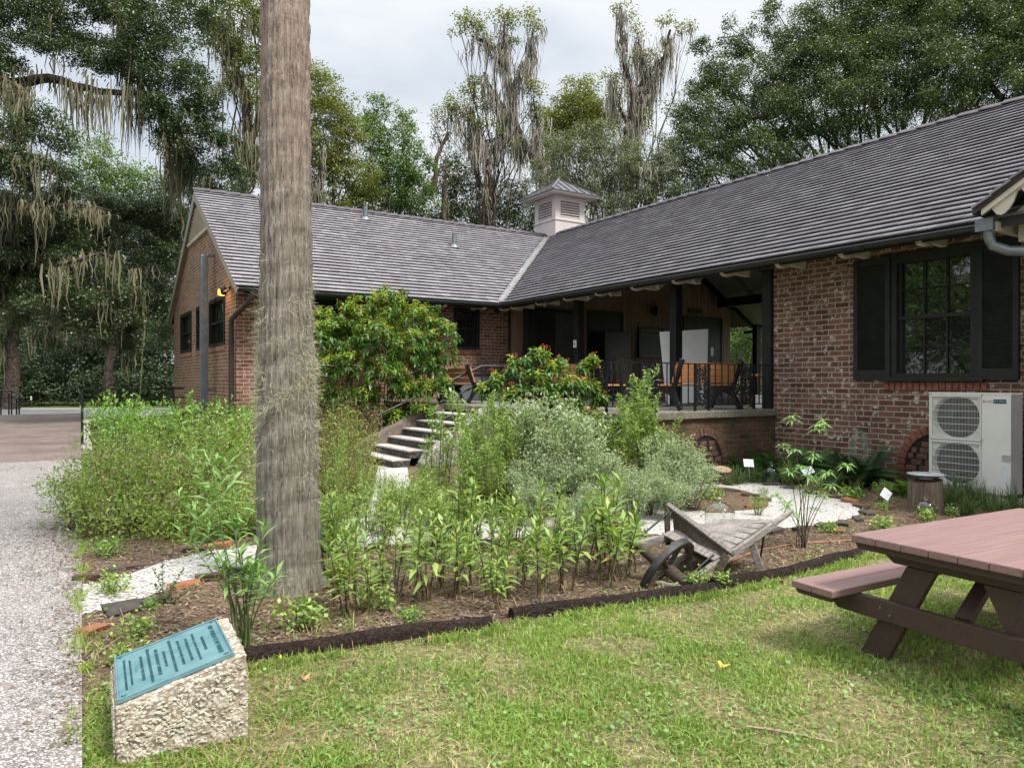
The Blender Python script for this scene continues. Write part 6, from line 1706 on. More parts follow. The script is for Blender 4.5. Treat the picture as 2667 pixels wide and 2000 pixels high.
proto('fern', mk_fern, 2); proto('lightfern', lambda k: mk_fern(k, FERN_L, 10, .5, .8), 2); proto('cycad', lambda k: mk_fern(k, leafmat('coontie_fronds', [(.018, .05, .02), (.03, .075, .028), (.05, .10, .035)], .3, .15), 26, .85, 1.15), 1)
def mk_tuft(k):
    n = 130; a = RNG.uniform(0, 6.28, n); l = RNG.uniform(.22, .46, n); el = RNG.uniform(.5, 1.45, n); P = np.stack([RNG.normal(0, .035, n), RNG.normal(0, .035, n), np.zeros(n)], 1)
    hd = np.stack([np.cos(a), np.sin(a), np.zeros(n)], 1); s = np.stack([-np.sin(a), np.cos(a), np.zeros(n)], 1) * .005; rows = []
    for t, w in ((0, .7), (.4, 1), (.75, .8), (1, .08)):
        c = P + hd * (l * np.cos(el) * t * 1.1)[:, None]; c[:, 2] += l * (np.sin(el) * t - .55 * t ** 2.2 * np.cos(el)); c[:, 2] = np.maximum(c[:, 2], .004); rows += [c - s * w, c + s * w]
    V = np.stack(rows, 1).reshape(-1, 3); i = np.arange(n)[:, None] * 8; Q = np.concatenate([i + np.array([[0, 1, 3, 2]]), i + np.array([[2, 3, 5, 4]]), i + np.array([[4, 5, 7, 6]])])
    return meshes([np_mesh('blades', V, Q, TUFT)])
proto('tuft', mk_tuft, 3)

# ---- the two orange-flowered bushes
def firebush(label, u, v, Y, lobes, scale=1.0, zdrop=0):
    base = Vector((at(u, v, Y).x, Y, 0)); o = empty('firebush', base, 0, label, 'bush', 'orange-flowered bushes by the steps')
    m = MB(); LP, LD, LN, TP, TD, FP, FD = [], [], [], [], [], [], []
    for (uu, vv, YY, r) in lobes:
        c = at(uu, vv, YY) - base
        m.tube(wobble((RNG.uniform(-.12, .12), RNG.uniform(-.12, .12), 0), c, 5, .05), [.022, .018, .015, .011, .008, .005], 6)
        n = int(62 * r * r / .36) + 16; d = randdir(n); d[:, 2] = np.where(d[:, 2] < -.45, -d[:, 2], d[:, 2]); tips = np.array(c) + d * r * RNG.uniform(.55, 1.08, n)[:, None] * np.array([1, 1, .95])
        for tip, dd in zip(tips, d):
            k = RNG.integers(7, 12); ax = unit(dd + np.array([0, 0, .55]) + RNG.normal(0, .25, 3)); a = np.arange(k) * 2.4 + RNG.uniform(0, 6)
            e1 = unit(np.cross(ax, [.3, .5, .81])); e2 = np.cross(ax, e1); sp = RNG.uniform(.55, 1.25, k)
            D = e1 * np.cos(a)[:, None] + e2 * np.sin(a)[:, None]; D = unit(D * sp[:, None] + ax * .45 - np.array([0, 0, .35])); P = tip - ax * np.linspace(.12, 0, k)[:, None]
            top = dd[2] > .25 and tip[2] + 0 > np.array(c)[2] - r * .1
            (TP if (top and RNG.uniform() < .5) else LP).append(P); (TD if (TP and TP[-1] is P) else LD).append(D)
            if RNG.uniform() < (.34 if dd[2] > .1 else .12):
                nf = RNG.integers(7, 13); FP.append(tip + ax * .03 + RNG.normal(0, .018, (nf, 3))); FD.append(unit(ax + RNG.normal(0, .55, (nf, 3))))
    parts = []
    for P, D, mi in ((LP, LD, 0), (TP, TD, 1)):
        if P:
            P, D = np.concatenate(P), np.concatenate(D); N = unit(np.array([0, 0, 1.]) - D * D[:, 2:3] + RNG.normal(0, .2, D.shape)); parts.append((*leaves(P, D, N, .135 * scale * RNG.uniform(.6, 1.2, len(P)), .055 * scale * RNG.uniform(.8, 1.2, len(P)), .28), mi))
    np_leaf_obj('foliage', parts, [LEAF_B, LEAF_BT], o)
    P, D = np.concatenate(FP), np.concatenate(FD); V, Q = leaves(P, D, randdir(len(P)), .034 * RNG.uniform(.7, 1.2, len(P)), np.full(len(P), .010), .05); f_ = np_mesh('flowers', V, Q, FLOWER, o); f_['kind'] = 'stuff'
    m.build('stems', STEMB, o, smooth=60)
firebush('large round firebush dotted with orange flowers against the left brick wall', 1000, 1100, 17.0,
    [(1010, 800, 17, .55), (930, 830, 17, .55), (1090, 840, 17, .6), (1140, 880, 16.8, .55), (870, 880, 16.8, .55), (980, 890, 16.5, .65), (1060, 920, 16.4, .6), (840, 960, 16.6, .5), (920, 960, 16.3, .6), (1010, 980, 16.2, .55), (1150, 930, 17, .45), (860, 1040, 16.4, .5), (950, 1040, 16.2, .5), (1050, 1020, 16.3, .45), (1110, 960, 16.8, .45), (1030, 1100, 16.2, .4), (900, 1110, 16.2, .45), (1110, 1020, 16.3, .35), (850, 840, 17.2, .4), (1000, 870, 17.6, .8), (900, 900, 17.6, .7), (1080, 960, 17.4, .7), (1150, 1000, 16.4, .25), (1100, 1070, 16.1, .3)])
firebush('smaller spreading firebush with orange tips in front of the terrace railing', 1400, 1200, 11.9,
    [(1400, 930, 11.9, .22), (1350, 960, 11.8, .25), (1450, 960, 11.8, .25), (1300, 1000, 11.8, .22), (1265, 1015, 11.8, .16), (1400, 1000, 11.6, .3), (1480, 1010, 11.7, .25), (1520, 960, 12, .14), (1545, 940, 12.0, .12), (1530, 1010, 11.8, .2), (1340, 1030, 11.6, .2), (1440, 1050, 11.6, .22), (1500, 1060, 11.7, .2), (1560, 1040, 11.8, .14), (1540, 1090, 11.7, .15)], .82)

# ---- shrub masses at the left
def shrub(name, label, lobes, ll, lw, leafm, dens, seeds=0, stemm=STEMB, cat='shrub', extra=None, up=.4, group=None):
    c0 = at(*lobes[0][:3]); base = Vector((c0.x, c0.y, 0)); o = empty(name, base, 0, label, cat, group); P, D, SP = [], [], []; m = MB()
    for (u, v, Y, r) in lobes:
        c = np.array(at(u, v, Y) - base); n = int(dens * r * r); ns = max(4, n // 12); d = randdir(ns); sp = c + d * r * (RNG.uniform(0, 1, ns) ** .4)[:, None] * RNG.uniform(.75, 1.15, ns)[:, None]
        p = np.repeat(sp, 12, 0) + RNG.normal(0, .05, (ns * 12, 3)); p[:, 2] = np.maximum(p[:, 2], .015); P.append(p); D.append(unit(RNG.normal(0, .6, p.shape) + np.repeat(d, 12, 0) * .5 + np.array([0, 0, up])))
        for k in range(5): m.tube(wobble(Vector(c) * .15 * Vector((1, 1, 0)).length if False else (c[0] * .6 + RNG.normal(0, .08), c[1] * .6 + RNG.normal(0, .08), 0), Vector(c) + Vector(RNG.normal(0, .4, 3)) * r, 4, .05), [.009, .008, .006, .004, .002], 5)
        if seeds:
            k = int(seeds * r * r); dd = randdir(k); dd[:, 2] = np.abs(dd[:, 2]); b = c + dd * r * .75; tip = b + (dd * .6 + np.array([0, 0, .8])) * RNG.uniform(.12, .42, k)[:, None]
            for j in range(9): SP.append(b + (tip - b) * (.3 + .1 * j) + RNG.normal(0, .006, b.shape))
    P, D = np.concatenate(P), np.concatenate(D); N = unit(RNG.normal(0, .6, P.shape) + np.array([0, 0, 1])); V, Q = leaves(P, D, N, ll * RNG.uniform(.6, 1.35, len(P)), lw * RNG.uniform(.7, 1.2, len(P)), .12); parts = [(V, Q, 0)]; mats = [leafm]
    if SP: SP = np.concatenate(SP); parts.append((*leaves(SP, unit(RNG.normal(0, .5, SP.shape) + np.array([0, 0, .8])), randdir(len(SP)), np.full(len(SP), .020), np.full(len(SP), .0055), 0), 1)); mats.append(SEED)
    np_leaf_obj('foliage', parts, mats, o); m.build('stems', stemm, o)
    return o
shrub('seedy_shrub', 'wide feathery shrub with brown seed stalks beside the concrete path',
    [(300, 1300, 8.0, .5), (200, 1290, 8.1, .38), (250, 1230, 8.3, .42), (350, 1220, 8.4, .45), (420, 1310, 7.9, .5), (520, 1300, 8.0, .48), (610, 1300, 8.0, .42), (450, 1220, 8.4, .48), (560, 1210, 8.5, .45), (640, 1220, 8.6, .4), (240, 1360, 7.7, .32), (350, 1370, 7.6, .36), (470, 1380, 7.6, .34), (590, 1380, 7.7, .34), (400, 1175, 8.8, .38), (300, 1185, 8.8, .34), (510, 1170, 8.9, .38), (620, 1165, 9.0, .36), (160, 1310, 8.1, .24), (150, 1260, 8.4, .22)],
    .05, .019, LEAF_F, 5600, 34)
shrub('azalea_hedge', 'bright green leafy hedge below the windowed gable wall',
    [(285, 1085, 11.5, .36), (345, 1085, 11.5, .38), (410, 1090, 11.4, .38), (480, 1090, 11.3, .36), (260, 1100, 11.2, .3), (380, 1110, 10.9, .35), (560, 1090, 11.2, .34), (630, 1085, 11.2, .36), (660, 1120, 11, .36), (600, 1140, 10.7, .34), (500, 1120, 10.8, .34), (310, 1110, 11.0, .34), (680, 1075, 11.6, .3), (590, 1075, 11.6, .22)],
    .075, .03, LEAF_A, 2400, 0, up=.6)
shrub('dark_shrub', 'dark leaved shrub at the foot of the brick wall just right of the palm', [(850, 1110, 16.5, .5), (870, 1180, 15.5, .5), (820, 1150, 16, .5)], .06, .03, LEAF_B, 1300)
LEAFY = shrub
# spires standing out of the hedge
for (u, v0, v1, Y, lab) in ((372, 850, 1060, 11.2, 'tall dark seed spike rising above the bright hedge'), (496, 1020, 1100, 11.0, 'leafy shoot standing up from the hedge before the gable duct')):
    b = at(u - 10, v1, Y); t = at(u + 4, v0, Y); o = empty('seed_spike', (b.x, b.y, 0), 0, lab, 'plant'); m = MB(); p0 = Vector((0, 0, 0)); p1 = Vector((0, 0, b.z)); p2 = t - Vector((b.x, b.y, 0)); m.tube([p0, p1, p2], [.008, .006, .003], 5); m.build('stem', STEM, o)
    n = 90; tt = RNG.uniform(.35 if v0 < 900 else 0, 1, n); P = np.array(p1) + (np.array(p2) - np.array(p1)) * tt[:, None]; np_leaf_obj('spike', [(*leaves(P, unit(RNG.normal(0, 1, (n, 3)) + np.array([0, 0, .3])), randdir(n), np.full(n, .03 if v0 < 900 else .055), np.full(n, .012 if v0 < 900 else .022), .1), 0)], [DRYL if v0 < 900 else LEAF_A], o)

# ---- foreground sapling with narrow leaves
def wand_plant(name, label, base, tips, ll, lw, leafm, stemm, nleaf, r=.006, whorl=False, start=.45, fl=False):
    o = empty(name, base, 0, label, 'plant'); m = MB(); parts = []
    for (u, v, Y) in tips:
        t = at(u, v, Y) - base; off = Vector((RNG.normal(0, .03), RNG.normal(0, .03), 0)); ax = []
        for i in range(8):
            k = i / 7; ax.append(off * 1 + Vector((t.x * k ** 1.5, t.y * k ** 1.5, t.z * k ** .92)))
        m.tube(ax, [r * (1 - .75 * i / 7) for i in range(8)], 7); A_ = np.array(ax)
        if whorl:
            for z in whorl:
                if z > 1: continue
                n = 11; c = np.array([np.interp(z, np.linspace(0, 1, 8), A_[:, j]) for j in range(3)]); a = np.arange(n) * 6.283 / n + RNG.uniform(0, 1); el = RNG.normal(.15, .28, n)
                D = np.stack([np.cos(a) * np.cos(el), np.sin(a) * np.cos(el), np.sin(el)], 1); N = unit(np.array([0, 0, 1.]) - D * D[:, 2:3]); parts.append((*leaves(np.repeat(c[None], n, 0), D, N, ll * RNG.uniform(.6, 1.15, n), np.full(n, lw), .3), 0))
        else:
            n = nleaf; tt = np.linspace(start, 1, n); P = np.stack([np.interp(tt, np.linspace(0, 1, 8), A_[:, j]) for j in range(3)], 1); a = np.arange(n) * 2.4 + RNG.uniform(0, 6); el = .15 + .75 * (tt - start) / (1 - start) + RNG.normal(0, .2, n)
            D = np.stack([np.cos(a) * np.cos(el), np.sin(a) * np.cos(el), np.sin(el)], 1); N = unit(np.array([0, 0, 1.]) - D * D[:, 2:3] + RNG.normal(0, .15, D.shape)); parts.append((*leaves(P, D, N, ll * RNG.uniform(.65, 1.15, n) * (.65 + .35 * np.sin(np.pi * (tt - start) / (1 - start))), np.full(n, lw) * RNG.uniform(.8, 1.2, n), .18), 0))
    m.build('stems', stemm, o, smooth=60); np_leaf_obj('foliage', parts, [leafm], o); return o
mb_ = gp(640, 1690)
wand_plant('milkweed', 'tall milkweed with narrow bright leaves behind the plaque stone', mb_,
    [(500, 1180, 4.75), (545, 1175, 4.6), (585, 1190, 4.7), (575, 1165, 4.5), (475, 1290, 4.7), (505, 1330, 4.5), (470, 1380, 4.55), (640, 1350, 4.6), (690, 1360, 4.6), (625, 1440, 4.4), (590, 1460, 4.4), (660, 1475, 4.4), (700, 1480, 4.5), (715, 1500, 4.4), (675, 1500, 4.6)], .175, .027, LEAF_M, STEM, 19, .0065, start=.60)
wb2 = gp(2090, 1428)
wand_plant('whorled_sapling', 'thin stemmed sapling with starry leaf whorls before the shell loop', wb2,
    [(2062, 1085, 7.3), (2125, 1110, 7.3), (2160, 1095, 7.4), (2050, 1160, 7.1), (2080, 1215, 7.2), (2020, 1290, 7.0), (2040, 1310, 7.0), (2145, 1290, 7.2), (2110, 1240, 7.1), (2200, 1210, 7.4), (2150, 1230, 7.2)], .125, .021, LEAF_M, STEMB, 0, .006, whorl=(.72, .97, 1.0))
wand_plant('grey_herb', 'small dark leaved herb growing on the shell path left of the palm', gp(440, 1575), [(405, 1480, 5.6), (440, 1470, 5.5), (480, 1490, 5.5), (420, 1520, 5.4), (460, 1515, 5.4), (500, 1530, 5.4)], .045, .022, leafmat('dull_leaves', [(.05, .09, .03), (.09, .14, .05), (.13, .17, .07)], .5, .3), STEM, 22, .004, start=.15)

def scatter(kind, name, label, cat, group, pts, jitter=0):
    for (u, vt, Y, *rest) in pts:
        P = at(u, vt, Y); h = max(.1, P.z); plant(kind, name, label, cat, P.x, Y, h / rest[0], group, sz=h / rest[0])
# tall leafy stalks: (column, top row, distance); proto height follows
g1 = [(1118, 1060, 10.0), (1142, 1075, 9.6), (1218, 1012, 10.4), (1232, 1035, 9.8), (1255, 1030, 9.4), (1275, 1070, 9.2), (1290, 1050, 10.0), (1315, 1042, 9.8), (1335, 1020, 10.6), (1355, 1065, 9.4), (1215, 1100, 9.2), (1240, 1120, 8.8), (1290, 1130, 8.8)]
scatter('goldenrod', 'tall_stalk', 'leafy green stalk in the tall stand right of the entrance steps', 'plant', 'tall stalks by the steps', [(u, v, Y, 1.0) for u, v, Y in g1])
g2 = [(1640, 985, 10.4), (1662, 960, 10.5), (1680, 985, 10.3), (1700, 1030, 10.1), (1622, 1030, 10.2), (1605, 1075, 10.0), (1715, 1075, 10.0), (1650, 1060, 9.8), (1580, 1070, 10.3), (1560, 1090, 10.4), (1500, 1095, 10.6), (1740, 1090, 10.2)]
scatter('goldenrod', 'tall_stalk', 'leafy green stalk in the stand against the terrace railing', 'plant', 'tall stalks by the railing', [(u, v, Y, 1.0) for u, v, Y in g2])
g3 = [(860, 1035, 11.5), (900, 1045, 11.2), (935, 1060, 11.0), (840, 1070, 11.0), (880, 1090, 10.5), (950, 1140, 10.0), (915, 1110, 10.3), (850, 1140, 9.6), (930, 1180, 9.4), (880, 1190, 9.2)]
scatter('dryweed', 'dry_weed', 'tangled brownish weed between the palm and the steps', 'weed', 'brownish weeds by the steps', [(u, v, Y, .95) for u, v, Y in g3])
scatter('goldenrod', 'tall_stalk', 'leafy green stalk among the brownish weeds right of the palm', 'plant', 'stalks among the weeds', [(u, v, Y, 1.0) for u, v, Y in ((905, 1120, 9.6), (865, 1200, 8.6), (950, 1210, 8.8), (845, 1290, 7.6), (900, 1290, 7.6))])
s1 = [(1440, 1055, 9.7), (1480, 1140, 9.2), (1400, 1200, 8.9), (1530, 1180, 9.0), (1400, 1270, 8.3), (1560, 1265, 8.2), (1490, 1300, 7.9), (1640, 1240, 8.5)]
scatter('silver', 'silver_bush', 'pale silvery feathery bush in the middle of the bed', 'bush', 'silvery bushes mid bed', [(u, v, Y, .72) for u, v, Y in s1])
s2 = [(1745, 1145, 9.6), (1790, 1190, 9.3), (1690, 1225, 9.0), (1750, 1250, 8.7)]
scatter('silver', 'silver_bush', 'pale silvery bush on the left rim of the shell loop', 'bush', 'silvery bushes at the loop', [(u, v, Y, .72) for u, v, Y in s2])
# leafy plants in the front row
rp_ = random.Random(12); fr = []
for (u, v) in [(870, 1580), (905, 1610), (940, 1555), (970, 1600), (1000, 1530), (1040, 1560), (1075, 1530), (1110, 1570), (1150, 1530), (1190, 1560), (1225, 1530), (1265, 1560), (1300, 1595), (1330, 1560), (1365, 1530), (1400, 1560), (1430, 1520), (1465, 1545), (1170, 1490), (1080, 1480), (1240, 1485), (1320, 1490), (1400, 1480), (990, 1480), (920, 1500), (860, 1520), (1010, 1440), (1130, 1440), (1220, 1440), (1310, 1440), (1390, 1435), (1470, 1460), (900, 1440)]:
    P = gp(u, v); fr.append((P.x, P.y))
for x, y in fr: plant('leafy', 'leafy_herb', 'broad leaved herb in the front row along the rubber edging', 'plant', x, y, rp_.uniform(.68, 1.25), 'front row herbs')
for (u, v, sc) in ((1560, 1510, 1.5), (1600, 1520, 1.35), (1640, 1500, 1.2), (1530, 1500, 1.25), (1590, 1470, 1.4)):
    P = gp(u, v); plant('leafy', 'leafy_herb', 'taller broad leaved herb just left of the wheelbarrow', 'plant', P.x, P.y, sc, 'herbs by the wheelbarrow')
# mid bed weeds
rs_ = random.Random(31); spots = []
while len(spots) < 46:
    u, v = rs_.uniform(830, 1660), rs_.uniform(1300, 1440); P = gp(u, v)
    if bool(in_shell(np.array([P.x]), np.array([P.y]))[0]): continue
    spots.append((P.x, P.y))
mix_ = [('weed', 'garden_weed', 'bushy green weed in the crowded middle of the bed', 'weed', (.5, 1.0), 'weeds mid bed'), ('dryweed', 'dry_weed', 'low brownish weed in the crowded middle of the bed', 'weed', (.35, .6), 'brownish weeds mid bed'), ('leafy', 'leafy_herb', 'broad leaved herb standing in the crowded middle of the bed', 'plant', (.7, 1.25), 'herbs mid bed'), ('low', 'sprout', 'low sprout in the crowded middle of the bed', 'plant', (.8, 1.6), 'sprouts mid bed'), ('tuft', 'grass_clump', 'loose grass clump in the crowded middle of the bed', 'grass clump', (.6, 1.1), 'grass clumps mid bed')]
for i, (x, y) in enumerate(spots):
    kd, nm_, lb_, ct_, (sa, sb), gr_ = mix_[(0, 1, 2, 0, 3, 2, 4, 0, 1, 2)[i % 10]]
    plant(kd, nm_, lb_, ct_, x, y, rs_.uniform(sa, sb), gr_)
spots = []
while len(spots) < 12:
    u, v = rs_.uniform(500, 690), rs_.uniform(1330, 1420); P = gp(u, v); spots.append((P.x, P.y))
for x, y in spots: plant('weed', 'garden_weed', 'green weed between the seedy shrub and the palm', 'weed', x, y, rs_.uniform(.5, .95), 'weeds left of the palm')
spots = []
while len(spots) < 15:
    u, v = rs_.uniform(830, 1180), rs_.uniform(1310, 1420); P = gp(u, v)
    if 1005 < u < 1065 and v < 1290: continue
    spots.append((P.x, P.y))
for x, y in spots: plant('weed', 'garden_weed', 'feathery green weed spilling over the path before the steps', 'weed', x, y, rs_.uniform(.6, 1.0), 'weeds before the steps')
# low sprouts scattered on the mulch
spots = []
while len(spots) < 60:
    Y_ = rs_.uniform(4.0, 11.5); x = Y_ * rs_.uniform(-.62, .66)
    if not bed_side(np.array([x]), np.array([Y_]))[0] or (in_shell(np.array([x]), np.array([Y_]))[0] and rs_.random() < .8): continue
    spots.append((x, Y_))
for x, y in spots: plant('low', 'sprout', 'low green sprout on the mulch', 'plant', x, y, rs_.uniform(.5, 1.3), 'low sprouts on the mulch')
# foot of the wall: ferns, coontie, liriope
for (u, v, sc) in ((1905, 1246, .85), (1940, 1243, 1.05), (1975, 1240, 1.2), (2012, 1238, 1.25), (2045, 1240, 1.15), (1870, 1250, .7), (1958, 1246, .9), (2030, 1246, .9)):
    P = gp(u, v); plant('fern', 'fern', 'dark fern below the terrace wall', 'fern', P.x, P.y, sc, 'ferns below the terrace')
for (u, v, sc) in ((2100, 1246, 1.2), (2138, 1250, 1.5), (2172, 1252, 1.45), (2202, 1257, 1.1)):
    P = gp(u, v); plant('fern', 'fern', 'tall dark fern against the brick wall under the window', 'fern', P.x, P.y, sc, 'ferns under the window')
P = gp(2238, 1270); plant('cycad', 'coontie', 'stiff dark coontie palm under the left shutter', 'plant', P.x, P.y, 1.25)
P = gp(2280, 1272); plant('cycad', 'coontie', 'lower coontie palm nearer the wall arch', 'plant', P.x, P.y, .62)
for (u, v, sc) in ((2350, 1290, 1.2), (2385, 1298, 1.05)):
    P = gp(u, v); plant('lightfern', 'fern', 'bright green fern left of the heat pump', 'fern', P.x, P.y, sc, 'bright ferns by the heat pump')
P = gp(850, 1440); plant('cycad', 'coontie', 'small dark fan leaved plant at the right foot of the palm', 'plant', P.x, P.y, .42)
for lab, grp, lst in (('clump of strappy grass between the stump and the heat pump', 'strappy grass by the heat pump', ((2465, 1320, 1.15), (2500, 1310, 1.2), (2540, 1320, 1.1), (2440, 1300, .9), (2575, 1330, 1.0), (2520, 1345, .9), (2600, 1350, 1.0), (2640, 1330, 1.0))),
                      ('clump of strappy grass among the glass domes by the terrace', 'strappy grass by the terrace', ((1840, 1262, 1.0), (1920, 1262, .9), (1960, 1258, .9), (2055, 1258, 1.0), (2080, 1262, .8), (1900, 1266, .7), (2230, 1290, .7), (2150, 1275, .8))),
                      ('clump of strappy grass in the thick of the bed', 'strappy grass mid bed', ((1270, 1330, 1.3), (1300, 1340, 1.2), (1240, 1335, 1.1), (1020, 1350, 1.0), (870, 1400, .9)))):
    for u, v, sc in lst: P = gp(u, v); plant('tuft', 'grass_clump', lab, 'grass clump', P.x, P.y, sc, grp)
for (u, v, sc) in ((2610, 1290, .95), (2650, 1300, 1.0), (2580, 1300, .7)):
    P = gp(u, v); plant('weed', 'garden_weed', 'leafy weed in front of the heat pump', 'weed', P.x, P.y, sc, 'weeds before the heat pump')
for (u, v, sc) in ((2180, 1270, .5), (2240, 1275, .5), (2300, 1310, .5), (2130, 1290, .45), (2050, 1265, .6), (2110, 1240, .6), (2200, 1240, .55), (1990, 1300, .3), (1975, 1345, .45)):
    P = gp(u, v); plant('weed', 'garden_weed', 'small weed beyond the shell loop', 'weed', P.x, P.y, sc, 'weeds beyond the loop')
# ------------------------------------------------------------------ rubber edging
RUB = soilmat('crumb_rubber', [(.2, (.010, .007, .006)), (.55, (.034, .022, .018)), (.85, (.085, .062, .05))], 130, .9)
for (pts, lab) in (([(560, 1752), (700, 1722), (900, 1692), (1100, 1662), (1285, 1640)], 'long dark rubber edging strip starting behind the plaque stone'), ([(1340, 1620), (1500, 1596), (1700, 1570), (1870, 1549)], 'dark rubber edging strip with an open end in front of the herbs'),
                   ([(1868, 1538), (2000, 1516), (2090, 1496), (2160, 1478)], 'rubber edging strip in front of the wheelbarrow handles'), ([(2152, 1477), (2210, 1462), (2258, 1449)], 'short rubber edging piece nearest the picnic seat')):
    P = [gp(*p) for p in pts]; o = empty('edging_strip', P[0], 0, lab, 'edging', 'rubber edging strips'); m = MB(); n = 9; vs = []; fs = []; dense = []
    for a, b in zip(P[:-1], P[1:]):
        for k in range(6): dense.append(a.lerp(b, k / 6))
    dense.append(P[-1])
    for i, p in enumerate(dense):
        t = (dense[min(i + 1, len(dense) - 1)] - dense[max(i - 1, 0)]).normalized(); s = Vector((t.y, -t.x, 0))
        for k in range(n):
            a = math.pi * k / (n - 1); r_ = .062 + RNG.uniform(-.0015, .0015); vs.append(p - P[0] - s * .05 + s * r_ * math.cos(a) + Vector((0, 0, .004 + .078 * math.sin(a) ** .8 + .006 * math.sin(i * .5))))
    for i in range(len(dense) - 1):
        for k in range(n - 1): fs.append((i * n + k, i * n + k + 1, (i + 1) * n + k + 1, (i + 1) * n + k))
    e = (len(dense) - 1) * n; fs += [tuple(range(n)), tuple(range(e, e + n))]; m.add(vs, fs); m.build('rubber', RUB, o, smooth=50)
    m = MB(); m.beam(dense[3] - P[0] + Vector((0, 0, .05)) + Vector((.035, -.06, 0)), dense[-3] - P[0] + Vector((0, 0, .05)) + Vector((.035, -.06, 0)), .004, .004) if False else None
# ------------------------------------------------------------------ loose edging bricks
EB = [simple('brick_brown', (.085, .05, .035), .95, .5, 9, .8, bdist=.01), simple('brick_orange', (.26, .10, .05), .95, .45, 9, .8, bdist=.01), simple('brick_grey', (.060, .050, .042), .95, .5, 9, .8, bdist=.01)]
def brick(u, v, rot, mat, lab, grp=None, sc=1.0, tilt=0.0, L_=.2):
    P = gp(u, v); m = MB(); m.box((0, 0, .03), (L_, .095, .065)); 
    for i, x in enumerate(m.v): m.v[i] = tuple(Vector(x) + Vector((random.uniform(-.014, .014), random.uniform(-.012, .012), random.uniform(-.008, .008))))
    o = m.build('edging_brick', mat, None, bevel=.007); o.location = (P.x, P.y, .006); o.rotation_euler = (tilt, random.uniform(-.08, .08), rot); o.scale = (sc, sc * random.uniform(.85, 1.25), sc * random.uniform(.6, .95)); tag(o, lab, 'brick', grp)
brick(232, 1512, .4, EB[0], 'squared brown brick at the mouth of the shell path by the concrete', sc=1.1); brick(290, 1497, .5, EB[2], 'grey brown brick second from the concrete on the far path edge'); brick(350, 1482, .6, EB[0], 'worn brick third from the concrete on the far path edge')
brick(318, 1597, .7, EB[2], 'tilted dark brick on the near side of the shell path', tilt=.35, sc=1.15); brick(240, 1650, 1.4, EB[1], 'half buried orange brick between the stone and the path', sc=.9); brick(400, 1574, .5, EB[2], 'grey brick sunk beside the small dark herb')
brick(480, 1533, .5, EB[1], 'orange brick lying left of the milkweed stems', L_=.26); brick(545, 1512, .5, EB[0], 'brown brick behind the milkweed stems'); brick(625, 1492, .4, EB[2], 'grey brick just left of the palm base')
brick(565, 1428, .3, EB[1], 'rounded orange brick on the far path edge left of the palm', sc=1.1, L_=.24); brick(505, 1437, .4, EB[0], 'brown brick left of the rounded orange one')
lo = [(1830, 1388), (1890, 1393), (1955, 1394), (2020, 1392), (2085, 1385), (2140, 1376), (2195, 1368), (2235, 1357), (2258, 1342), (2245, 1325), (2215, 1312), (2180, 1300), (2110, 1288), (2050, 1275)]
for i, (u, v) in enumerate(lo): brick(u, v, -.1 + i * .22, EB[(0, 2, 0, 2, 2, 0, 2, 2, 2, 0, 1, 0, 0, 2)[i]], 'brick in the row round the outer edge of the shell loop', 'bricks round the shell loop', L_=.21, tilt=random.uniform(-.2, .2))
brick(2168, 1389, .1, EB[1], 'bright orange brick lying flat outside the loop', sc=.95); brick(2140, 1290, .2, EB[1], 'red brick on the far rim of the loop', sc=1.0)
for i, (u, v) in enumerate(((1905, 1283), (1955, 1296), (1985, 1308))): brick(u, v, -.4, EB[(2, 0, 0)[i]], 'brick edging the far side of the island bed', 'bricks round the island bed', L_=.24)
brick(1840, 1328, .1, EB[1], 'orange brick at the left tip of the island bed', sc=.9); brick(1965, 1326, .15, EB[1], 'long orange brick at the right tip of the island bed', L_=.26)
for i, (u, v) in enumerate(((1850, 1252), (1930, 1258), (2010, 1266))): brick(u, v, -.15, EB[2], 'dark brick along the back of the shell loop below the glass domes', 'bricks behind the loop', L_=.26)
# ------------------------------------------------------------------ old wooden wheelbarrow
t = NT('weathered_wood'); co = t.coord(); f = t.noise(t.mapped(co, (2.2, 26, 26)), 2.0, 7, .72, .8); f2 = t.noise(co, 7, 4, .6)
c = t.ramp(f, [(.25, (.075, .06, .05)), (.5, (.26, .235, .215)), (.75, (.46, .43, .40))]); c = t.mix(.55, c, t.ramp(f2, [(.3, (.55, .53, .5)), (.7, (1.2, 1.2, 1.2))]), 'MULTIPLY'); t.set(col=c, rough=.92, spec=.15, nor=t.bump(f, .9, .008)); GREYW = t.m
t = NT('dark_weathered_wood'); co = t.coord(); f = t.noise(t.mapped(co, (3, 30, 30)), 2.0, 7, .72, .8); t.set(col=t.ramp(f, [(.25, (.022, .018, .014)), (.55, (.085, .068, .05)), (.78, (.19, .165, .135))]), rough=.92, spec=.15, nor=t.bump(f, .9, .008)); DARKW = t.m
TYRE = simple('worn_iron', (.045, .043, .042), .45, .5, 9, .3, metal=.5)
wo = gp(1800, 1530)
wbw = empty('wheelbarrow', wo, TH - .02, 'old grey wooden wheelbarrow collapsed on its broken wheel at the lawn edge', 'wheelbarrow')
def wp(x, y, z): return Vector((x, y, z))
n0, n1 = wp(-.05, 0, .015), wp(1.27, .02, .50); f0, f1 = wp(-.07, .64, .22), wp(1.25, .60, .31)
def on(a, b, t): return a.lerp(b, t)
for a, b in ((n0, n1), (f0, f1)):
    m = MB(); m.beam(a, on(a, b, .5), .055, .07); m.beam(on(a, b, .499), on(a, b, .8), .052, .064); m.tube([on(a, b, .79), on(a, b, .9), b], [.030, .024, .021], 10); m.build('shaft', GREYW, wbw, bevel=.008)
m = MB()
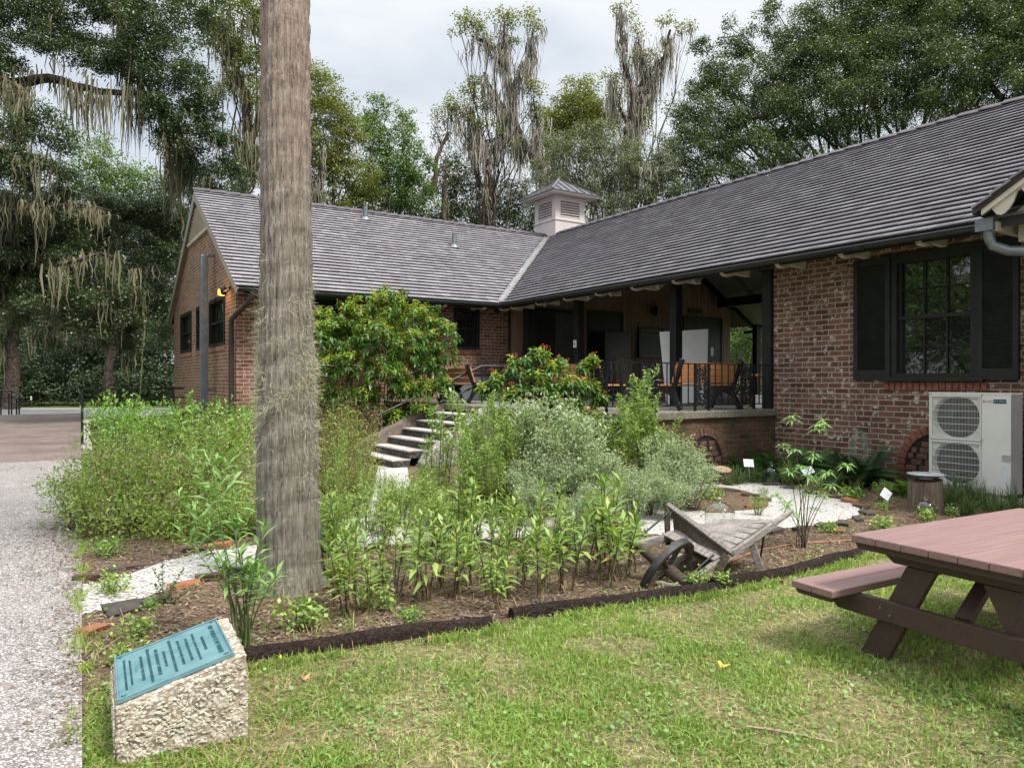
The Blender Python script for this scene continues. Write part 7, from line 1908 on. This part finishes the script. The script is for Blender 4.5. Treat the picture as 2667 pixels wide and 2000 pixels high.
for k in range(8):
    ta = .27 + k * .070; a = on(n0, n1, ta) + Vector((0, .0, .045)); b = on(f0, f1, ta + .03) + Vector((0, 0, .045)); m.beam(a, b, .093, .018, (-.27, 0, .96))
m.build('bed_slats', GREYW, wbw, bevel=.003)
q0_, q1_ = wp(.25, -.01, .10), wp(.42, .62, .20); t0_, t1_ = wp(.37, -.05, .26), wp(.47, .71, .50)
m = MB(); m.prism([q0_, q1_, t1_, t0_], (.022, 0, -.008)); m.build('headboard', DARKW, wbw, bevel=.004)
ca, cb = t0_ + Vector((.005, -.05, -.015)), t1_ + Vector((.0, .04, .01))
m = MB(); m.beam(ca, cb, .062, .04, (.75, 0, .66)); hcap = m.build('headboard_rail', GREYW, wbw, bevel=.006)
m = MB()
for tt_ in (.10, .17, .8, .9): m.lathe([(0, .026), (.011, .026), (.011, .020)], ca.lerp(cb, tt_), 8)
m.build('bolts', simple('rust', (.04, .022, .015), .7), hcap)
for a, b in ((wp(.22, -.05, .05), t0_ + Vector((-.05, -.03, -.02))), (wp(.38, .66, .17), t1_ + Vector((-.06, .0, -.05)))):
    m = MB(); m.beam(a, b, .045, .05); m.build('upright', DARKW, wbw, bevel=.005)
m = MB(); m.tube([on(f0, f1, .02) + Vector((0, 0, .03)), t1_ + Vector((-.03, -.02, -.03))], .009, 7); m.build('iron_stay', IRON, wbw)
m = MB(); m.tube([n0 + Vector((.0, .07, .0)), wp(.30, .04, .22)], .009, 7); m.build('iron_stay', IRON, wbw)
m = MB(); m.beam(on(f0, f1, .0), on(f0, f1, .0) + Vector((-.03, .3, .26)), .04, .04); m.build('side_stake', DARKW, wbw, bevel=.004)
m = MB(); m.beam(on(n0, n1, .60) + Vector((0, .02, -.02)), on(n0, n1, .60) + Vector((.05, -.04, -.255)), .06, .06); m.build('leg', GREYW, wbw, bevel=.006)
m = MB(); m.beam(on(f0, f1, .62) + Vector((0, 0, -.02)), on(f0, f1, .62) + Vector((.04, .03, -.225)), .05, .05); m.build('leg', GREYW, wbw, bevel=.006)
m = MB(); m.tube([on(n0, n1, .74) + Vector((0, .02, 0)), on(n0, n1, .70) + Vector((.02, .06, -.34))], .009, 7); m.build('leg_brace', IRON, wbw)
# wheel: leaning iron-tyred hoop, stub spokes and hub
wcw = at(1737, 1484, 5.95); RL = Matrix.Rotation(-(TH - .02), 3, 'Z'); wc = RL @ (wcw - wo); ax = RL @ Vector((.63, -.59, -.50)).normalized(); e1 = ax.cross(Vector((0, 0, 1))).normalized(); e2 = ax.cross(e1); R_ = .29
m = MB(); n = 40; vs = []; fs = []
for k in range(n):
    a = 2 * math.pi * k / n; d = e1 * math.cos(a) + e2 * math.sin(a)
    for (r_, h_) in ((R_, -.03), (R_, .03), (R_ - .045, .025), (R_ - .045, -.025)): vs.append(wc + d * r_ + ax * h_)
for k in range(n):
    for j in range(4): fs.append((k * 4 + j, k * 4 + (j + 1) % 4, ((k + 1) % n) * 4 + (j + 1) % 4, ((k + 1) % n) * 4 + j))
m.add(vs, fs); wh = m.build('wheel', DARKW, wbw, smooth=40)
m = MB(); vs = []; fs = []
for k in range(n):
    a = 2 * math.pi * k / n; d = e1 * math.cos(a) + e2 * math.sin(a)
    for (r_, h_) in ((R_ + .002, -.027), (R_ + .010, -.027), (R_ + .010, .027), (R_ + .002, .027)): vs.append(wc + d * r_ + ax * h_)
for k in range(n):
    for j in range(4): fs.append((k * 4 + j, k * 4 + (j + 1) % 4, ((k + 1) % n) * 4 + (j + 1) % 4, ((k + 1) % n) * 4 + j))
m.add(vs, fs); m.build('iron_tyre', TYRE, wh, smooth=40)
m = MB(); hx = RL @ Vector((.70, -.50, -.50)).normalized(); hc = wc + Vector((0, 0, .01)); m.tube([hc - hx * .30, hc - hx * .24, hc - hx * .1, hc, hc + hx * .1, hc + hx * .22, hc + hx * .28], [.03, .04, .052, .06, .052, .045, .035], 14); m.build('hub', DARKW, wh, smooth=50)
for a in (.3, 1.35, 2.5, 3.6, 4.7, 5.6):
    m = MB(); d = e1 * math.cos(a) + e2 * math.sin(a); m.beam(hc + d * .04, wc + d * (R_ - .04), .04, .03); m.build('spoke', DARKW, wh, bevel=.004)
for a, b, lab in ((gp(1705, 1527) + Vector((0, 0, .03)), gp(1780, 1535) + Vector((0, 0, .02)), 'short weathered stick lying under the fallen wheel'), (gp(1730, 1500) + Vector((0, 0, .16)), gp(1800, 1488) + Vector((0, 0, .14)), 'split piece of pale driftwood lying across the broken wheel')):
    m = MB(); m.tube(wobble(a, b, 4, .04), [.02, .024, .022, .018, .01], 7); tag(m.build('driftwood', GREYW, None, smooth=60), lab, 'wood')
# ------------------------------------------------------------------ glass domes, stump, cards, hose
def glass(name, c=(.93, .96, .92)):
    t = NT(name); t.set(col=c, rough=.02, trans=1.0, ior=1.35, spec=.6); return t.m
GL = glass('cloche_glass'); GLG = glass('green_cloche_glass', (.80, .90, .80))
def cloche(u, v, d, h, lab, mat):
    P = gp(u, v); o = empty('glass_cloche', P, 0, lab, 'glass dome', 'glass cloches in the bed'); r = d / 2; m = MB(); prof = []
    for k in range(6): prof.append((r * (1 + .0 * k), h * .55 * k / 5))
    for k in range(1, 10): a = math.pi / 2 * k / 9; prof.append((r * math.cos(a) if k < 9 else .0, h * .55 + (h * .45) * math.sin(a)))
    inn = [(max(0, a - .004), b - (.004 if i > 6 else 0)) for i, (a, b) in enumerate(prof)][::-1]
    m.lathe(prof + inn, (0, 0, .012), 36); m.build('dome', mat, o, smooth=60)
    m = MB(); m.lathe([(.008, h), (.012, h + .012), (.024, h + .03), (.024, h + .042), (.012, h + .055), (0, h + .057)], (0, 0, .01), 16); m.build('knob', mat, o, smooth=60)
    return P
cloche(1875, 1378, .33, .29, 'large clear glass dome behind the wheelbarrow', GL); cloche(2010, 1262, .29, .29, 'greenish glass dome beside the white cards', GLG); cloche(2412, 1352, .24, .22, 'small glass dome in front of the stump', GLG)
P = gp(2412, 1333); o = empty('tree_stump', P, .3, 'upright cut log serving as a pedestal by the heat pump', 'stump'); 
vs = MB(); n = 22; prof = [(.225, 0), (.21, .05), (.20, .2), (.195, .4)]; 
for r_, z in prof: vs.v += [(r_ * (1 + .05 * math.sin(3 * a + 1) + .03 * math.sin(7 * a)) * math.cos(a), r_ * (1 + .05 * math.sin(3 * a + 1) + .03 * math.sin(7 * a)) * math.sin(a), z + (.02 * math.cos(a) if z > .3 else 0)) for a in [2 * math.pi * k / n for k in range(n)]]
for i in range(3):
    for k in range(n): vs.f.append((i * n + k, i * n + (k + 1) % n, (i + 1) * n + (k + 1) % n, (i + 1) * n + k)); vs.m.append(0)
vs.f.append(tuple(range(3 * n, 4 * n))); vs.m.append(0)
t = NT('stump_wood'); co = t.coord(); f = t.noise(t.mapped(co, (20, 20, 2)), 2, 7, .75, .5); t.set(col=t.ramp(f, [(.25, (.035, .025, .018)), (.55, (.15, .115, .085)), (.8, (.30, .25, .195))]), rough=.92, spec=.1, nor=t.bump(f, 1, .015)); vs.build('log', t.m, o, smooth=60)
o = empty('shallow_dish', P + Vector((.0, .0, .43)), 0, 'shallow silvery glass dish balanced on the stump', 'dish'); m = MB(); m.lathe([(0, 0), (.07, .002), (.15, .018), (.215, .05), (.22, .052), (.213, .056), (.15, .028), (.07, .010), (0, .009)], (0, 0, 0), 36); t = NT('silvery_glass'); t.set(col=(.62, .66, .68), rough=.12, metal=.5, spec=.7); m.build('bowl', t.m, o, smooth=60); m = MB(); m.lathe([(.08, -.012), (.085, 0), (.08, .004)], (0, 0, 0), 24); m.build('foot', t.m, o, smooth=60)
P = gp(1880, 1260); o = empty('short_log', P, .2, 'short tilted log with a pale sawn face below the terrace', 'log'); m = MB(); m.tube([(0, .02, -.02), (0, 0, .13), (0, -.03, .24)], [.16, .155, .15], 18); m.build('bark', t.m if False else BARK_P, o, smooth=50); m = MB(); m.tube([(0, -.0303, .2401), (0, -.032, .246)], [.138, .137], 18); m.build('sawn_face', woodmat('sawn_wood', (.24, .16, .10), (.40, .29, .19)), o)
CARD = simple('white_card', (.78, .80, .82), .5, .04)
INKC = simple('faint_print', (.40, .46, .50), .6, .1)
for (u, v, vb, wd, hg, yaw, roll, pitch, lab) in ((1950, 1206, 1258, .165, .135, .05, -.06, .5, 'upright white plant card left of the green glass dome'), (2105, 1227, 1270, .17, .12, -.3, .5, .6, 'tilted white plant card behind the starry sapling'), (2308, 1287, 1325, .15, .12, .2, .75, .5, 'steeply slanted white plant card on the mulch left of the stump')):
    g = gp(u + 4, vb); c = at(u, v, g.y) - g; o = empty('plant_card', g, 0, lab, 'card', 'white plant cards'); R = Matrix.Rotation(yaw, 3, 'Z') @ Matrix.Rotation(-pitch, 3, 'X') @ Matrix.Rotation(-roll, 3, 'Y')
    m = MB(); m.box(c, (wd, .012, hg), R); m.build('card', CARD, o, bevel=.003)
    m = MB()
    for k, wv in enumerate((.6, .45, .7, .5)): m.box(c + R @ Vector((-wd * .08 * (k % 2), -.0072, hg * (.28 - k * .17))), (wd * wv, .001, hg * .05), R)
    pr = m.build('print', INKC, o); pr['kind'] = 'stuff'
    m = MB(); m.tube([(0, 0, -.02), c + R @ Vector((0, .012, -hg * .3))], .007, 6); m.build('stake', CREAM, o)
m = MB(); m.tube([gp(*p) + Vector((0, 0, .016)) for p in ((1905, 1466), (1935, 1452), (1985, 1436), (2050, 1424), (2120, 1417), (2225, 1411), (2330, 1405))], .012, 8); tag(m.build('garden_hose', simple('terracotta_hose', (.27, .11, .065), .6, .2), None, smooth=60), 'thin terracotta garden hose lying on the mulch by the wheelbarrow', 'hose')
m = MB(); m.tube([gp(*p) + Vector((0, 0, .02)) for p in ((1945, 1903), (2010, 1912), (2080, 1925), (2172, 1945))], [.006, .008, .007, .004], 6); tag(m.build('fallen_twig', simple('twig', (.30, .21, .14), .9, .3, 20), None), 'straight thin fallen twig on the lawn', 'twig')
for (u, v, dx, lab) in ((395, 1640, .35, 'dead twig on the soil behind the plaque stone'), (1250, 1618, .3, 'dead twig among the front herbs')):
    a = gp(u, v); m = MB(); m.tube(wobble(a + Vector((-dx / 2, .08, .02)), a + Vector((dx / 2, -.06, .03)), 4, .05), [.008, .008, .007, .005, .003], 6); tag(m.build('fallen_twig', simple('twig_grey', (.22, .16, .12), .9, .3, 20), None), lab, 'twig')
for (u, v, s, col, lab) in ((1115, 1677, .07, (.42, .22, .12), 'curled brown fallen leaf at the end of the long edging strip'), (2033, 1522, .09, (.38, .20, .09), 'brown fallen leaf in front of the wheelbarrow edging'), (1885, 1744, .07, (.70, .42, .05), 'yellow fallen leaf on the open lawn'), (792, 1778, .06, (.50, .22, .10), 'orange brown fallen leaf right of the plaque stone'), (727, 1726, .04, (.72, .55, .05), 'small yellow leaf beside the edging near the stone')):
    g = gp(u, v); n = 7; m = MB(); ring = []
    for k in range(n): a = 2 * math.pi * k / n; ring.append((s * .5 * math.cos(a) * (1.4 if k == 0 else 1), s * .3 * math.sin(a), .03 + .25 * s * math.cos(2 * a)))
    m.add([(0, 0, .028)] + ring, [(0, 1 + k, 1 + (k + 1) % n) for k in range(n)]); o = m.build('fallen_leaf', simple('fallen_leaf', col, .7, .3, 30), None); o.location = g; o.rotation_euler = (0, 0, random.uniform(0, 6)); tag(o, lab, 'leaf')
# ------------------------------------------------------------------ rails and signs at the ramp
_e = Vector((-10.55, 25.2, 0)); _b = pp(s0 + 2.6, -.02); rr_ = empty('ramp_rail', _b, math.atan2((_e - _b).y, (_e - _b).x), 'black two-bar guard rail along the right side of the ramp', 'railing')
m = MB(); m.tube([(0, 0, 1.46), (7.4, 0, 1.44)], .028, 8); m.build('top_bar', IRON, rr_); m = MB(); m.tube([(0, 0, 1.18), (7.4, 0, 1.16)], .022, 8); m.build('mid_bar', IRON, rr_); m = MB(); m.tube([(0, 0, .62), (7.4, 0, .60)], .022, 8); m.build('low_bar', IRON, rr_)
for x in (0, 2.5, 5, 7.4):
    m = MB(); m.tube([(x, 0, .02), (x, 0, 1.46)], .03, 8); m.build('post', IRON, rr_)
b0 = at(2, 1075, 29); hr2 = empty('stair_rail', (b0.x, b0.y, .38), 0, 'black sloping stair railing at the far left edge beyond the ramp', 'railing')
for i, (u, vt) in enumerate(((2, 1020), (12, 1017), (23, 1025), (32, 1032), (43, 1038))):
    x = at(u, 1075, 29).x - b0.x; m = MB(); m.tube([(x, .4 * (i % 2), -.3), (x, .4 * (i % 2), at(u, vt, 29).z - .38)], .028, 6); m.build('post', IRON, hr2)
for y in (0, .4):
    m = MB(); m.tube([(at(-40, 0, 29).x - b0.x, y, at(0, 1016, 29).z - .38), (at(14, 0, 29).x - b0.x, y, at(0, 1017, 29).z - .38), (at(44, 0, 29).x - b0.x, y, at(0, 1039, 29).z - .38)], .028, 6); m.tube([(at(-40, 0, 29).x - b0.x, y, at(0, 1034, 29).z - .38), (at(14, 0, 29).x - b0.x, y, at(0, 1036, 29).z - .38), (at(44, 0, 29).x - b0.x, y, at(0, 1056, 29).z - .38)], .022, 6); m.build('hand_bar', IRON, hr2)
g = gp(81, 1062.5); o = empty('marker_sign', g, 0, 'small white marker sign on a post across the road', 'sign'); m = MB(); m.box((0, 0, .62), (.10, .03, .26)); m.build('plate', WHITEP, o); m = MB(); m.tube([(0, .02, 0), (0, .02, .6)], .02, 6); m.build('post', STEMB, o)
